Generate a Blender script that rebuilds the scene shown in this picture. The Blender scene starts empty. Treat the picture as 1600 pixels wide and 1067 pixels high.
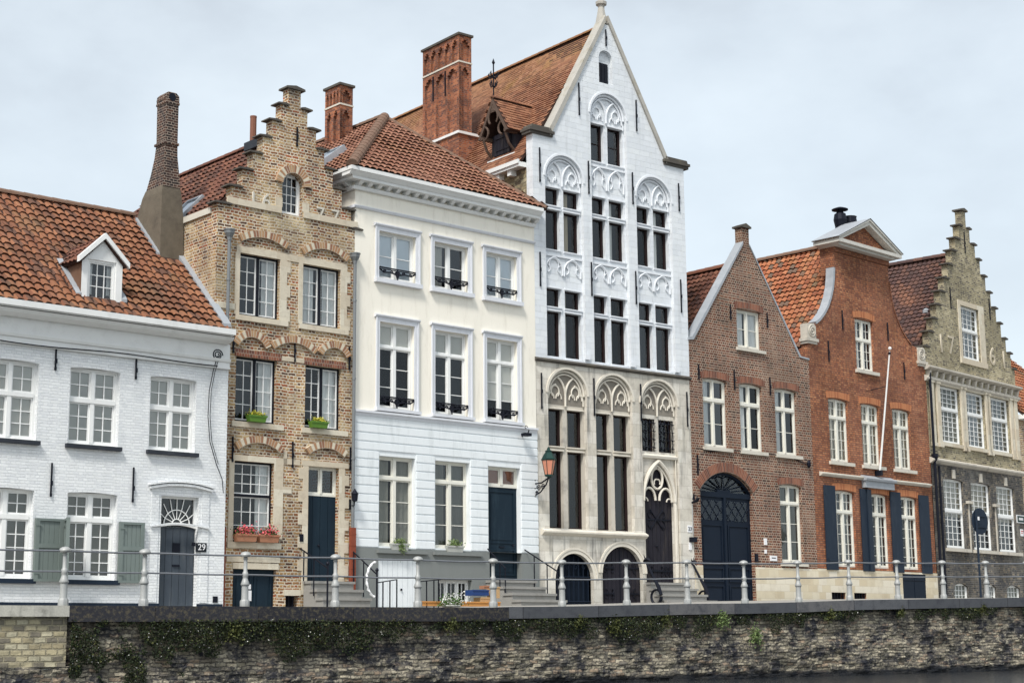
import bpy, math, random
from math import sin, cos, pi, radians, sqrt, atan2, floor
from mathutils import Vector, Matrix, noise
from mathutils.geometry import tessellate_polygon
random.seed(7)
scene = bpy.context.scene
COL = scene.collection

# ------------------------------------------------------------------ camera
FPX, PITCH, ROLL = 2518.0, radians(10.45), radians(-0.536)
EYE = Vector((0, 0, 1.05))
_F = Vector((0, cos(PITCH), sin(PITCH)))
_U0 = Vector((0, -sin(PITCH), cos(PITCH)))
_R0 = Vector((1, 0, 0))
CR = _R0*cos(ROLL) + _U0*sin(ROLL)
CU = _U0*cos(ROLL) - _R0*sin(ROLL)
cam_d = bpy.data.cameras.new("camera")
cam = bpy.data.objects.new("camera", cam_d)
COL.objects.link(cam)
m3 = Matrix((CR, CU, -_F)).transposed()
cam.matrix_world = Matrix.Translation(EYE) @ m3.to_4x4()
cam_d.sensor_width = 36.0
cam_d.lens = FPX/1600*36
cam_d.clip_end = 3000
scene.camera = cam

# measured picture position -> point on a facade plane (used to survey the real facades)
def ray(x, y):
    return _F + CR*((x-800)/FPX) - CU*((y-533.5)/FPX)

# ------------------------------------------------------------------ materials
MATS = {}
def newmat(name):
    m = bpy.data.materials.new(name); m.use_nodes = True
    nt = m.node_tree; nt.nodes.clear()
    out = nt.nodes.new('ShaderNodeOutputMaterial')
    MATS[name] = m
    return m, nt, out
class NG:
    """small helper for building node trees"""
    def __init__(s, nt): s.nt = nt
    def n(s, t, **kw):
        nd = s.nt.nodes.new('ShaderNode'+t)
        ins = kw.pop('i', {})
        for k, v in kw.items(): setattr(nd, k, v)
        for k, v in ins.items(): s.set(nd.inputs[k], v)
        return nd
    def set(s, sock, v):
        if isinstance(v, bpy.types.NodeSocket): s.nt.links.new(v, sock)
        elif isinstance(v, (tuple, list)) and len(v) == 3 and sock.type == 'RGBA': sock.default_value = (*v, 1)
        else: sock.default_value = v
    def m(s, op, a, b=None, c=None, clamp=False):
        nd = s.nt.nodes.new('ShaderNodeMath'); nd.operation = op; nd.use_clamp = clamp
        for k, v in enumerate((a, b, c)):
            if v is not None: s.set(nd.inputs[k], v)
        return nd.outputs[0]
    def mix(s, f, a, b, mode='MIX'):
        nd = s.nt.nodes.new('ShaderNodeMix'); nd.data_type = 'RGBA'; nd.blend_type = mode
        s.set(nd.inputs[0], f); s.set(nd.inputs[6], a); s.set(nd.inputs[7], b)
        return nd.outputs[2]
    def ramp(s, f, stops, interp='LINEAR'):
        nd = s.nt.nodes.new('ShaderNodeValToRGB'); cr = nd.color_ramp; cr.interpolation = interp
        while len(cr.elements) < len(stops): cr.elements.new(0.5)
        for e, (p, c) in zip(cr.elements, stops):
            e.position = p; e.color = (*c, 1) if len(c) == 3 else c
        s.set(nd.inputs[0], f)
        return nd.outputs[0]
    def noise(s, vec, scale, detail=4, rough=.6, dim='3D'):
        nd = s.nt.nodes.new('ShaderNodeTexNoise'); nd.noise_dimensions = dim
        if vec is not None: s.set(nd.inputs['Vector'], vec)
        nd.inputs['Scale'].default_value = scale; nd.inputs['Detail'].default_value = detail
        nd.inputs['Roughness'].default_value = rough
        return nd.outputs[0], nd.outputs[1]
    def vmul(s, v, xyz):
        nd = s.nt.nodes.new('ShaderNodeVectorMath'); nd.operation = 'MULTIPLY'
        s.set(nd.inputs[0], v); nd.inputs[1].default_value = xyz
        return nd.outputs[0]
    def smooth(s, x, a, b):
        nd = s.nt.nodes.new('ShaderNodeMapRange'); nd.interpolation_type = 'SMOOTHSTEP'
        s.set(nd.inputs[0], x); nd.inputs[1].default_value = a; nd.inputs[2].default_value = b
        return nd.outputs[0]
    def bsdf(s, out, col, rough=.8, metal=0., spec=.3, height=None, bump=.3, dist=.01, **kw):
        p = s.nt.nodes.new('ShaderNodeBsdfPrincipled')
        s.set(p.inputs['Base Color'], col); s.set(p.inputs['Roughness'], rough)
        p.inputs['Metallic'].default_value = metal; p.inputs['Specular IOR Level'].default_value = spec
        for k, v in kw.items(): s.set(p.inputs[k], v)
        if height is not None:
            b = s.nt.nodes.new('ShaderNodeBump'); b.inputs['Strength'].default_value = bump
            b.inputs['Distance'].default_value = dist
            s.set(b.inputs['Height'], height); s.nt.links.new(b.outputs[0], p.inputs['Normal'])
        s.nt.links.new(p.outputs[0], out.inputs[0])
        return p

def uvz(g):
    return g.n('UVMap', uv_map='UVMap').outputs[0]

def brick_mat(name, cols, mortar, L=.21, H=.062, mo=.011, stain=None, stain_amt=.5, stain_scale=.35,
              rough=.9, bump=.5, wob=.012, alt=True, patch=None, patch_t=.55, seed=0., mdark=.0, streak=0., jit=.25, damp=0., grime=False, zone=0.):
    m, nt, out = newmat(name); g = NG(nt)
    uv = uvz(g)
    _, nc = g.noise(uv, 2.2, 3, .6)
    _, nc2 = g.noise(uv, 14, 2, .5)
    d = g.n('VectorMath', operation='SUBTRACT', i={0: nc, 1: (.5, .5, .5)}).outputs[0]
    d = g.vmul(d, (wob*2.4, wob*2.4, 0))
    d2 = g.n('VectorMath', operation='SUBTRACT', i={0: nc2, 1: (.5, .5, .5)}).outputs[0]
    d2 = g.vmul(d2, (wob, wob*.8, 0))
    v = g.n('VectorMath', operation='ADD', i={0: uv, 1: d}).outputs[0]
    v = g.n('VectorMath', operation='ADD', i={0: v, 1: d2}).outputs[0]
    sp = g.n('SeparateXYZ', i={0: v}).outputs
    U, V = sp[0], sp[1]
    r = g.m('DIVIDE', V, H); row = g.m('FLOOR', r); fv = g.m('FRACT', r)
    odd = g.m('FLOORED_MODULO', row, 2.)
    if alt:
        Lr = g.m('MULTIPLY', g.m('SUBTRACT', 1., g.m('MULTIPLY', odd, .5)), L)
        uu = g.m('ADD', g.m('DIVIDE', U, Lr), g.m('MULTIPLY', odd, .5))
    else:
        rn = g.n('TexWhiteNoise', noise_dimensions='1D', i={'W': row}).outputs[0]
        Lr = L; uu = g.m('ADD', g.m('DIVIDE', U, L), g.m('ADD', g.m('MULTIPLY', odd, .5), g.m('MULTIPLY', rn, .3)))
    col = g.m('FLOOR', uu); fu = g.m('FRACT', uu)
    du = g.m('MULTIPLY', g.m('MINIMUM', fu, g.m('SUBTRACT', 1., fu)), Lr)
    dv = g.m('MULTIPLY', g.m('MINIMUM', fv, g.m('SUBTRACT', 1., fv)), H)
    dd = g.m('MINIMUM', du, dv)
    nf, _ = g.noise(uv, 30, 3, .7)
    dd = g.m('ADD', dd, g.m('MULTIPLY', g.m('SUBTRACT', nf, .5), mo*1.2))
    mask = g.smooth(dd, mo*.35, mo*.85)
    cv = g.n('CombineXYZ', i={0: col, 1: row, 2: seed}).outputs[0]
    wn = g.n('TexWhiteNoise', noise_dimensions='3D', i={0: cv})
    st = [(k/len(cols), c) for k, c in enumerate(cols)]
    bc = g.ramp(wn.outputs[0], st, 'CONSTANT')
    big, _ = g.noise(uv, stain_scale, 5, .62)
    if patch:   # a second brick family in drifting areas
        st2 = [(k/len(patch), c) for k, c in enumerate(patch)]
        pc = g.ramp(wn.outputs[0], st2, 'CONSTANT')
        bc = g.mix(g.smooth(big, patch_t-.08, patch_t+.08), bc, pc)
    vj = g.m('ADD', 1-jit, g.m('MULTIPLY', nf, jit*2))
    bc = g.mix(1., bc, g.n('CombineColor', i={0: vj, 1: vj, 2: vj}).outputs[0], 'MULTIPLY')
    c = g.mix(mask, mortar, bc)
    if zone:
        wz, _ = g.noise(g.vmul(uv, (1, .8, 1)), .55, 7, .68)
        wk = g.m('ADD', 1-zone*.5, g.m('MULTIPLY', g.smooth(wz, .36, .66), zone))
        c = g.mix(1., c, g.n('CombineColor', i={0: wk, 1: wk, 2: wk}).outputs[0], 'MULTIPLY')
    if stain:
        a, _ = g.noise(uv, stain_scale*2.7, 6, .7)
        f = g.m('MULTIPLY', g.smooth(a, .45, .72), stain_amt)
        c = g.mix(f, c, stain)
    if streak:
        a, _ = g.noise(g.vmul(uv, (3.5, .35, 1)), 1.3, 4, .6)
        f = g.m('MULTIPLY', g.smooth(a, .52, .75), streak)
        c = g.mix(f, c, (.05, .055, .06))
    if damp:
        sz = g.n('SeparateXYZ', i={0: uv}).outputs[1]
        f = g.m('MULTIPLY', g.m('SUBTRACT', 1., g.smooth(g.m('ADD', sz, g.m('MULTIPLY', big, .8)), 2.2, 3.2)), damp)
        c = g.mix(f, c, (.09, .10, .09))
    hgt = g.m('ADD', mask, g.m('MULTIPLY', nf, .5))
    if grime:     # pitted, algae blackened masonry
        a, _ = g.noise(g.vmul(uv, (1, 1.25, 1)), 1.5, 10, .74)
        c = g.mix(g.m('MULTIPLY', g.smooth(a, .47, .58), .90), c, (.018, .021, .032))
        b, _ = g.noise(uv, 11, 6, .8)
        c = g.mix(g.m('MULTIPLY', g.smooth(b, .53, .64), .55), c, (.015, .016, .022))
        d_, _ = g.noise(uv, 5.1, 7, .75)
        c = g.mix(g.m('MULTIPLY', g.smooth(d_, .55, .66), .7), c, (.50, .46, .36))
        zz = g.n('SeparateXYZ', i={0: uv}).outputs[1]
        c = g.mix(g.m('MULTIPLY', g.m('SUBTRACT', 1., g.smooth(g.m('ADD', zz, g.m('MULTIPLY', b, .16)), .26, .36)), .95), c, (.008, .010, .014))
        hgt = g.m('ADD', hgt, g.m('MULTIPLY', a, 2.5))
    g.bsdf(out, c, rough, height=hgt, bump=bump, dist=.012, spec=.25)
    return m

def plain_mat(name, col, rough=.6, metal=0., spec=.25, var=.12, scale=3., bump=.0, dirt=None, dirt_amt=.3, vert=False, coat=0.):
    m, nt, out = newmat(name); g = NG(nt)
    if max(col) < .09: spec = .12; rough = max(rough, .5)
    tc = g.n('TexCoord').outputs['Object']
    a, _ = g.noise(tc, scale, 5, .65)
    k = g.m('ADD', 1-var, g.m('MULTIPLY', a, var*2))
    c = g.mix(1., col, g.n('CombineColor', i={0: k, 1: k, 2: k}).outputs[0], 'MULTIPLY')
    if dirt:
        v = g.vmul(tc, (3., 3., .5) if vert else (1, 1, 1))
        b, _ = g.noise(v, 1.6 if vert else 2.6, 6, .7)
        c = g.mix(g.m('MULTIPLY', g.smooth(b, .48, .75), dirt_amt), c, dirt)
    h, _ = g.noise(tc, 40, 4, .6)
    g.bsdf(out, c, rough, metal, spec, height=h if bump else None, bump=bump or .1, dist=.006)
    return m

def tile_mat(name, cols, moss=None, moss_amt=0., moss_scale=1.2, moss_z=None, rough=.75, dark=None, dark_amt=.5):
    m, nt, out = newmat(name); g = NG(nt)
    uv = uvz(g)
    wn = g.n('TexWhiteNoise', noise_dimensions='3D', i={0: uv})
    st = [(k/len(cols), c) for k, c in enumerate(cols)]
    c = g.ramp(wn.outputs[0], st, 'CONSTANT')
    tc = g.n('TexCoord').outputs['Object']
    b, _ = g.noise(tc, .8, 5, .6)
    k = g.m('ADD', .78, g.m('MULTIPLY', b, .45))
    c = g.mix(1., c, g.n('CombineColor', i={0: k, 1: k, 2: k}).outputs[0], 'MULTIPLY')
    f, _ = g.noise(tc, 22, 5, .75)
    if dark:
        c = g.mix(g.m('MULTIPLY', g.smooth(f, .5, .72), dark_amt), c, dark)
    if moss:
        a, _ = g.noise(tc, moss_scale, 6, .7)
        mk = g.smooth(a, .5, .68)
        if moss_z:
            z = g.n('SeparateXYZ', i={0: tc}).outputs[2]
            mk = g.m('MULTIPLY', g.smooth(g.m('ADD', z, g.m('MULTIPLY', g.m('SUBTRACT', a, .5), 3.)), moss_z[0], moss_z[1]), g.m('ADD', .35, g.m('MULTIPLY', mk, .65)))
        c = g.mix(g.m('MULTIPLY', mk, moss_amt), c, moss)
    g.bsdf(out, c, rough, height=f, bump=.5, dist=.01, spec=.3)
    return m

# colours are linear albedo
white_b = [(.74, .76, .77), (.77, .79, .80), (.71, .73, .75), (.79, .81, .82)]
brick_mat('white_painted_brick', white_b, (.70, .73, .75), L=.22, H=.065, mo=.010, bump=.8, jit=.06, stain=(.50, .54, .56), stain_amt=.28, streak=.05)
brick_mat('old_brown_brick', zone=0.5, cols=[(0.304, 0.160, 0.067), (0.381, 0.230, 0.101), (0.195, 0.080, 0.037), (0.406, 0.260, 0.121), (0.270, 0.115, 0.051), (0.085, 0.042, 0.027), (0.338, 0.184, 0.081), (0.304, 0.092, 0.037)],
          mortar=(.60, .53, .42), L=.21, H=.074, mo=.020, bump=.9, stain=(.12, .10, .09), stain_amt=.45, stain_scale=.5,
          patch=[(.48, .37, .20), (.38, .26, .13), (.54, .43, .26), (.22, .13, .07), (.42, .30, .16)], patch_t=.54, wob=.03, jit=.4)
brick_mat('brown_brick', zone=0.5, cols=[(0.125, 0.048, 0.030), (0.162, 0.064, 0.037), (0.076, 0.034, 0.023), (0.188, 0.080, 0.045), (0.144, 0.056, 0.037), (0.056, 0.029, 0.023), (0.169, 0.061, 0.034)],
          mortar=(.37, .295, .23), L=.19, H=.078, mo=.019, bump=.6, stain=(.12, .08, .07), stain_amt=.35,
          patch=[(.23, .13, .09), (.17, .095, .07), (.28, .165, .11)], patch_t=.6)
brick_mat('orange_brick', zone=0.55, cols=[(0.345, 0.130, 0.059), (0.397, 0.159, 0.073), (0.258, 0.092, 0.044), (0.431, 0.193, 0.093), (0.224, 0.082, 0.044), (0.362, 0.135, 0.063)],
          mortar=(.12, .07, .055), L=.18, H=.072, mo=.016, bump=.5, stain=(.16, .06, .045), stain_amt=.38, stain_scale=.5,
          patch=[(.33, .13, .065), (.24, .09, .05), (.38, .17, .09)], patch_t=.53)
brick_mat('red_arch_brick', [(.216, .080, .048), (.256, .100, .060), (.160, .060, .040), (.120, .052, .040)], (.30, .23, .18), L=.075, H=.30, mo=.011, bump=.4, alt=False)
brick_mat('orange_lintel', [(.44, .165, .075), (.50, .20, .09), (.38, .13, .06)], (.24, .13, .08), L=.07, H=.30, mo=.010, bump=.4, alt=False)
brick_mat('chimney_brick', zone=0.5, cols=[(.320, .104, .048), (.368, .136, .064), (.240, .080, .040), (.160, .060, .040)], mortar=(.26, .19, .15), L=.2, H=.06, mo=.009, bump=.7,
          stain=(.06, .045, .045), stain_amt=.75, stain_scale=.7)
brick_mat('sooty_brick', [(00.061, 00.032, 00.026), (00.086, 00.040, 00.027), (00.036, 00.023, 00.022), (00.026, 00.019, 00.019), (00.072, 00.036, 00.026)], (.34, .28, .23), L=.2, H=.065, mo=.013, bump=.9,
          stain=(.025, .025, .03), stain_amt=.7, stain_scale=.8)
brick_mat('yellow_brick', zone=0.5, cols=[(.272, .232, .136), (.328, .280, .176), (.200, .168, .104), (.368, .320, .208), (.104, .088, .068), (.288, .240, .144)],
          mortar=(.42, .38, .28), L=.19, H=.070, mo=.014, bump=.6, stain=(.12, .11, .09), stain_amt=.55, stain_scale=.55)
brick_mat('black_brick', zone=0.8, cols=[(0.081, 0.072, 0.064), (0.119, 0.102, 0.083), (0.049, 0.046, 0.046), (0.205, 0.169, 0.120), (0.092, 0.082, 0.069)],
          mortar=(.17, .165, .155), L=.19, H=.070, mo=.013, bump=.6, stain=(.045, .05, .06), stain_amt=.6, patch=[(.26, .25, .21), (.20, .19, .17), (.15, .14, .13)], patch_t=.6)
brick_mat('rubble_stone', [(.357, .306, .187), (.289, .238, .145), (.425, .374, .246), (.204, .162, .102), (.119, .093, .068)], (.22, .19, .13), L=.26, H=.11, mo=.02, bump=1., wob=.07,
          stain=(.07, .06, .05), stain_amt=.7, stain_scale=1.)
brick_mat('grey_ashlar', zone=0.22, cols=[(0.601, 0.569, 0.504), (0.640, 0.608, 0.547), (0.563, 0.531, 0.461), (0.669, 0.642, 0.576)], mortar=(.40, .37, .32), L=.62, H=.34, mo=.007, bump=.35, alt=False, jit=.12,
          stain=(.36, .33, .28), stain_amt=.6, stain_scale=1.1, streak=.75, wob=.006, damp=.35)
brick_mat('white_ashlar', [(0.673, 0.707, 0.744), (0.701, 0.735, 0.772), (0.654, 0.688, 0.725), (0.711, 0.744, 0.772)], (.635, .675, .705), L=.42, H=.17, mo=.006, bump=.7, alt=False, jit=.07,
          stain=(.58, .60, .58), stain_amt=.30, stain_scale=2.2, streak=.16, wob=.02)
brick_mat('cream_base_stone', [(.62, .55, .41), (.66, .60, .47), (.58, .50, .36), (.68, .63, .52)], (.50, .44, .34), L=.46, H=.22, mo=.006, bump=.3, alt=False, jit=.12,
          stain=(.40, .34, .25), stain_amt=.5, wob=.003, damp=.25)
brick_mat('sandstone', [(.60, .54, .43), (.64, .59, .48), (.56, .49, .38)], (.50, .44, .34), L=.8, H=.42, mo=.004, bump=.35, alt=False, jit=.15,
          stain=(.38, .32, .24), stain_amt=.5, stain_scale=1.6, wob=.003)
brick_mat('arch_voussoir', [(.60, .54, .42), (.60, .54, .42), (.36, .20, .11), (.26, .13, .08), (.40, .25, .14), (.30, .15, .085), (.42, .27, .16)], (.52, .46, .37), L=.085, H=5., mo=.013, bump=.5, alt=False, wob=.002)
brick_mat('quay_old_brick', [(.36, .32, .235), (.30, .265, .195), (.42, .375, .285), (.24, .21, .16), (.46, .41, .31), (.32, .245, .175), (.17, .155, .13)],
          (.15, .135, .11), L=.22, H=.075, mo=.018, bump=1., wob=.07, stain=(.03, .033, .044), stain_amt=.8, stain_scale=.4, streak=.6, alt=False, jit=.4, grime=True)
brick_mat('quay_new_brick', [(.44, .39, .26), (.50, .46, .33), (.36, .31, .20), (.20, .18, .14), (.48, .42, .27)],
          (.30, .27, .19), L=.21, H=.105, mo=.022, bump=1., wob=.02, stain=(.06, .06, .055), stain_amt=.5, stain_scale=1.2, alt=False)
brick_mat('dark_coping_stone', [(.022, .023, .030), (.030, .031, .038), (.018, .019, .026)], (.012, .012, .016), L=2.1, H=6., mo=.012, bump=.6, alt=False, wob=.003,
          stain=(.14, .12, .075), stain_amt=.75, stain_scale=4.5, jit=.6)
brick_mat('grey_coping_stone', [(.10, .105, .115), (.075, .08, .09), (.125, .125, .13)], (.03, .03, .035), L=2.1, H=6., mo=.016, bump=.4, alt=False, wob=.003,
          stain=(.04, .043, .055), stain_amt=.8, stain_scale=1.2, streak=.5, jit=.35)
brick_mat('pale_coping', [(.50, .49, .43), (.46, .45, .40)], (.4, .4, .35), L=3., H=6., mo=.004, bump=.4, alt=False, stain=(.10, .10, .08), stain_amt=.6, stain_scale=1.3, streak=.5)

plain_mat('cream_stucco', (.86, .82, .725), .85, var=.035, scale=.9, bump=.25, dirt=(.58, .54, .45), dirt_amt=.45, vert=True)
plain_mat('grey_stucco', (.20, .215, .21), .9, var=.05, bump=.2, dirt=(.16, .17, .17), dirt_amt=.4, vert=True)
plain_mat('pale_blue_paint', (.76, .80, .82), .75, var=.03, scale=1.2, bump=.15, dirt=(.50, .54, .55), dirt_amt=.45, vert=True)
plain_mat('groove_shade_grey', (.36, .40, .42), .9, var=.1)  # shade inside the grooves put into the colour; no part uses it
plain_mat('white_trim', (.74, .75, .74), .6, var=.05, dirt=(.42, .42, .40), dirt_amt=.3, bump=.1)
plain_mat('weathered_trim', (.56, .545, .50), .7, var=.08, dirt=(.28, .27, .25), dirt_amt=.4, bump=.1)
plain_mat('lilac_trim', (.66, .68, .72), .6, var=.04, dirt=(.42, .42, .42), dirt_amt=.25, vert=True)
plain_mat('white_wood', (.78, .79, .78), .45, var=.04, dirt=(.5, .5, .47), dirt_amt=.2)
plain_mat('cream_wood', (.72, .71, .64), .45, var=.04, dirt=(.5, .48, .42), dirt_amt=.25)
plain_mat('black_wood', (.010, .012, .018), .45, var=.2)
plain_mat('brown_wood', (.022, .013, .013), .55, var=.3)
plain_mat('grey_door_paint', (.055, .068, .085), .5, var=.15, dirt=(.16, .17, .17), dirt_amt=.4, vert=True)
plain_mat('petrol_paint', (.011, .023, .036), .38, var=.12, dirt=(.05, .08, .10), dirt_amt=.3, vert=True)
plain_mat('navy_paint', (.008, .014, .026), .4, var=.12)
plain_mat('slate_blue_paint', (.017, .027, .044), .5, var=.12, dirt=(.06, .075, .09), dirt_amt=.3, vert=True)
plain_mat('sage_paint', (.165, .20, .19), .6, var=.1, dirt=(.10, .13, .12), dirt_amt=.35, vert=True)
plain_mat('oak_dark', (.020, .019, .026), .6, var=.3, dirt=(.09, .075, .06), dirt_amt=.4, vert=True)
plain_mat('weathered_wood', (.10, .068, .052), .8, var=.35, dirt=(.05, .035, .03), dirt_amt=.6)
plain_mat('cheek_wood', (.15, .085, .055), .8, var=.3, dirt=(.10, .055, .04), dirt_amt=.6)
plain_mat('iron', (.012, .014, .022), .5, metal=.3, var=.2)
plain_mat('post_paint', (.36, .37, .365), .5, metal=.2, var=.15, scale=9, dirt=(.20, .19, .15), dirt_amt=.55, bump=.2)
plain_mat('rail_steel', (.25, .26, .28), .35, metal=.6, var=.15, dirt=(.12, .11, .10), dirt_amt=.4)
plain_mat('zinc', (.33, .355, .385), .5, metal=.1, var=.15, scale=5, dirt=(.55, .57, .6), dirt_amt=.4)
plain_mat('drainpipe_grey', (.20, .215, .225), .55, metal=.2, var=.15, dirt=(.14, .14, .14), dirt_amt=.4)
plain_mat('drainpipe_red', (.22, .055, .03), .7, var=.15, dirt=(.24, .08, .05), dirt_amt=.4)
plain_mat('black_stone', (.035, .04, .05), .7, var=.3, dirt=(.10, .11, .12), dirt_amt=.3, bump=.2)
plain_mat('dark_cap_stone', (.085, .078, .070), .85, var=.3, dirt=(.22, .20, .13), dirt_amt=.4, bump=.3)
plain_mat('pale_stone', (.58, .55, .48), .85, var=.12, dirt=(.30, .28, .23), dirt_amt=.45, bump=.3)
plain_mat('white_stone', (.72, .75, .79), .8, var=.04, dirt=(.50, .53, .55), dirt_amt=.3, bump=.2)
plain_mat('tracery_stone', (.66, .62, .54), .85, var=.08, dirt=(.34, .31, .27), dirt_amt=.45, bump=.2)
plain_mat('tympanum_stone', (.22, .20, .17), .9, var=.25, dirt=(.10, .09, .085), dirt_amt=.6, bump=.3)
plain_mat('weathered_shade_stone', (.52, .485, .42), .9, var=.1, dirt=(.16, .15, .14), dirt_amt=.6, bump=.3)  # weathered stone; recessed bays carry their shade in this darker colour
plain_mat('coping_lichen', (.40, .385, .35), .9, var=.25, dirt=(.22, .18, .08), dirt_amt=.5, bump=.4)
plain_mat('step_stone', (.28, .275, .26), .85, var=.15, dirt=(.17, .16, .14), dirt_amt=.5, bump=.3)
plain_mat('grey_render', (.14, .12, .092), .95, var=.35, scale=5, dirt=(.07, .06, .05), dirt_amt=.7, bump=1.)
plain_mat('hip_tile', (.17, .105, .075), .85, var=.2, dirt=(.14, .12, .09), dirt_amt=.5, bump=.3)
plain_mat('roof_under', (.05, .03, .025), 1.)
plain_mat('curtain_white', (.78, .78, .75), .9, var=.05)
plain_mat('blind_grey', (.60, .585, .53), .9, var=.03)
plain_mat('blind_white', (.80, .84, .86), .9, var=.03)
plain_mat('interior_dark', (.014, .017, .026), 1.)
plain_mat('curtain_beige', (.50, .44, .33), .9, var=.08)
plain_mat('curtain_dull', (.22, .22, .19), .9, var=.08)
plain_mat('curtain_plum', (.14, .05, .07), .9, var=.1)
plain_mat('lantern_green', (.02, .05, .045), .45, metal=.4, var=.2, dirt=(.10, .16, .12), dirt_amt=.4)
plain_mat('lantern_glass', (.62, .26, .17), .3, var=.15)
plain_mat('paper_white', (.75, .76, .78), .8, var=.03)
plain_mat('sign_ink', (.02, .025, .03), .7, var=.0)
plain_mat('red_ink', (.50, .10, .08), .7, var=.0)
plain_mat('terracotta', (.36, .17, .10), .8, var=.15)
plain_mat('lime_plastic', (.10, .21, .03), .45, var=.05)
plain_mat('planter_grey', (.42, .43, .40), .8, var=.1)
plain_mat('ochre_box', (.55, .26, .08), .8, var=.08)
plain_mat('blue_plastic', (.015, .045, .16), .4, var=.1)
plain_mat('cardboard', (.46, .30, .15), .8, var=.1)
plain_mat('petal_pink', (.72, .13, .16), .6, var=.2, scale=12)
plain_mat('petal_yellow', (.60, .55, .06), .6, var=.2, scale=12)
plain_mat('petal_white', (.85, .85, .82), .6, var=.05)
plain_mat('street_stone', (.30, .29, .27), .9, var=.15, bump=.3)
plain_mat('clay_pot', (.20, .09, .06), .8, var=.15)

def leaf_mat(name, c1, c2, c3):
    m, nt, out = newmat(name); g = NG(nt)
    uv = uvz(g)
    wn = g.n('TexWhiteNoise', noise_dimensions='3D', i={0: uv})
    c = g.ramp(wn.outputs[0], [(0, c1), (.4, c2), (.8, c3)], 'CONSTANT')
    g.bsdf(out, c, .65, spec=.3)
leaf_mat('leaf_green', (.035, .085, .02), (.06, .13, .03), (.10, .17, .04))
leaf_mat('leaf_dark', (.012, .020, .010), (.022, .034, .013), (.045, .060, .018))
leaf_mat('leaf_moss', (.045, .058, .018), (.075, .085, .024), (.11, .115, .035))
leaf_mat('leaf_pale', (.16, .22, .08), (.10, .16, .05), (.22, .28, .12))

tile_mat('tiles_orange', [(0.225, 0.092, 0.046), (0.263, 0.112, 0.055), (0.181, 0.070, 0.037), (0.293, 0.131, 0.068), (0.143, 0.060, 0.034), (0.232, 0.103, 0.058), (0.097, 0.052, 0.037)],
         moss=(.12, .10, .05), moss_amt=.35, dark=(.10, .045, .03), dark_amt=.55)
tile_mat('tiles_brown_red', [(0.137, 0.052, 0.032), (0.172, 0.066, 0.041), (0.103, 0.042, 0.029), (0.199, 0.084, 0.050), (0.075, 0.035, 0.027)],
         moss=(.09, .06, .04), moss_amt=.5, dark=(.05, .025, .02), dark_amt=.6)
tile_mat('tiles_salmon', [(0.245, 0.117, 0.077), (0.276, 0.135, 0.088), (0.213, 0.097, 0.063), (0.300, 0.156, 0.106), (0.245, 0.109, 0.069), (0.174, 0.080, 0.054)],
         moss=(.30, .16, .07), moss_amt=.35, dark=(.18, .08, .05), dark_amt=.4)
tile_mat('tiles_bright_orange', [(0.318, 0.105, 0.046), (0.365, 0.132, 0.060), (0.270, 0.085, 0.039), (0.413, 0.170, 0.085), (0.231, 0.074, 0.035), (0.333, 0.124, 0.066), (0.381, 0.148, 0.070), (0.119, 0.093, 0.070)],
         moss=(.20, .16, .06), moss_amt=.3, dark=(.16, .05, .03), dark_amt=.5)
tile_mat('tiles_purple_brown', [(.084, .044, .038), (.108, .056, .045), (.068, .038, .036), (.132, .066, .048), (.056, .034, .032)],
         moss=(.30, .13, .07), moss_amt=.45, moss_scale=.9, dark=(.05, .035, .035), dark_amt=.4)
tile_mat('tiles_flat_orange', [(0.238, 0.104, 0.056), (0.266, 0.122, 0.067), (0.202, 0.083, 0.047), (0.295, 0.144, 0.083), (0.158, 0.072, 0.043)],
         moss=(.27, .165, .045), moss_amt=.62, moss_scale=1.1, moss_z=(15.2, 17.8), dark=(.15, .07, .04), dark_amt=.4)

def glass_mat():
    m, nt, out = newmat('window_glass'); g = NG(nt)
    tc = g.n('TexCoord').outputs['Object']
    h, _ = g.noise(tc, 2.4, 2, .5)
    b = g.n('Bump', i={'Strength': .08, 'Distance': .05, 'Height': h})
    gl = g.n('BsdfGlossy', i={'Color': (.9, .95, 1.), 'Roughness': .02})
    nt.links.new(b.outputs[0], gl.inputs['Normal'])
    tr = g.n('BsdfTransparent', i={'Color': (.93, .95, .96)})
    fr = g.n('Fresnel', i={'IOR': 1.5})
    rnd = g.n('ObjectInfo').outputs['Random']      # old and new panes mirror differently
    f = g.m('ADD', g.m('MULTIPLY', fr.outputs[0], g.m('ADD', .35, g.m('MULTIPLY', rnd, 1.1))), .022, clamp=True)
    mx = g.n('MixShader', i={0: f})
    nt.links.new(tr.outputs[0], mx.inputs[1]); nt.links.new(gl.outputs[0], mx.inputs[2])
    nt.links.new(mx.outputs[0], out.inputs[0])
glass_mat()

def water_mat():
    m, nt, out = newmat('canal_water'); g = NG(nt)
    tc = g.n('TexCoord').outputs['Object']
    a, _ = g.noise(g.vmul(tc, (1, 1.6, 1)), 2.2, 5, .6)
    b, _ = g.noise(tc, 9, 3, .6)
    h = g.m('ADD', a, g.m('MULTIPLY', b, .35))
    g.bsdf(out, (.012, .016, .022), .07, spec=.5, height=h, bump=.9, dist=.09)
water_mat()

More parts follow.
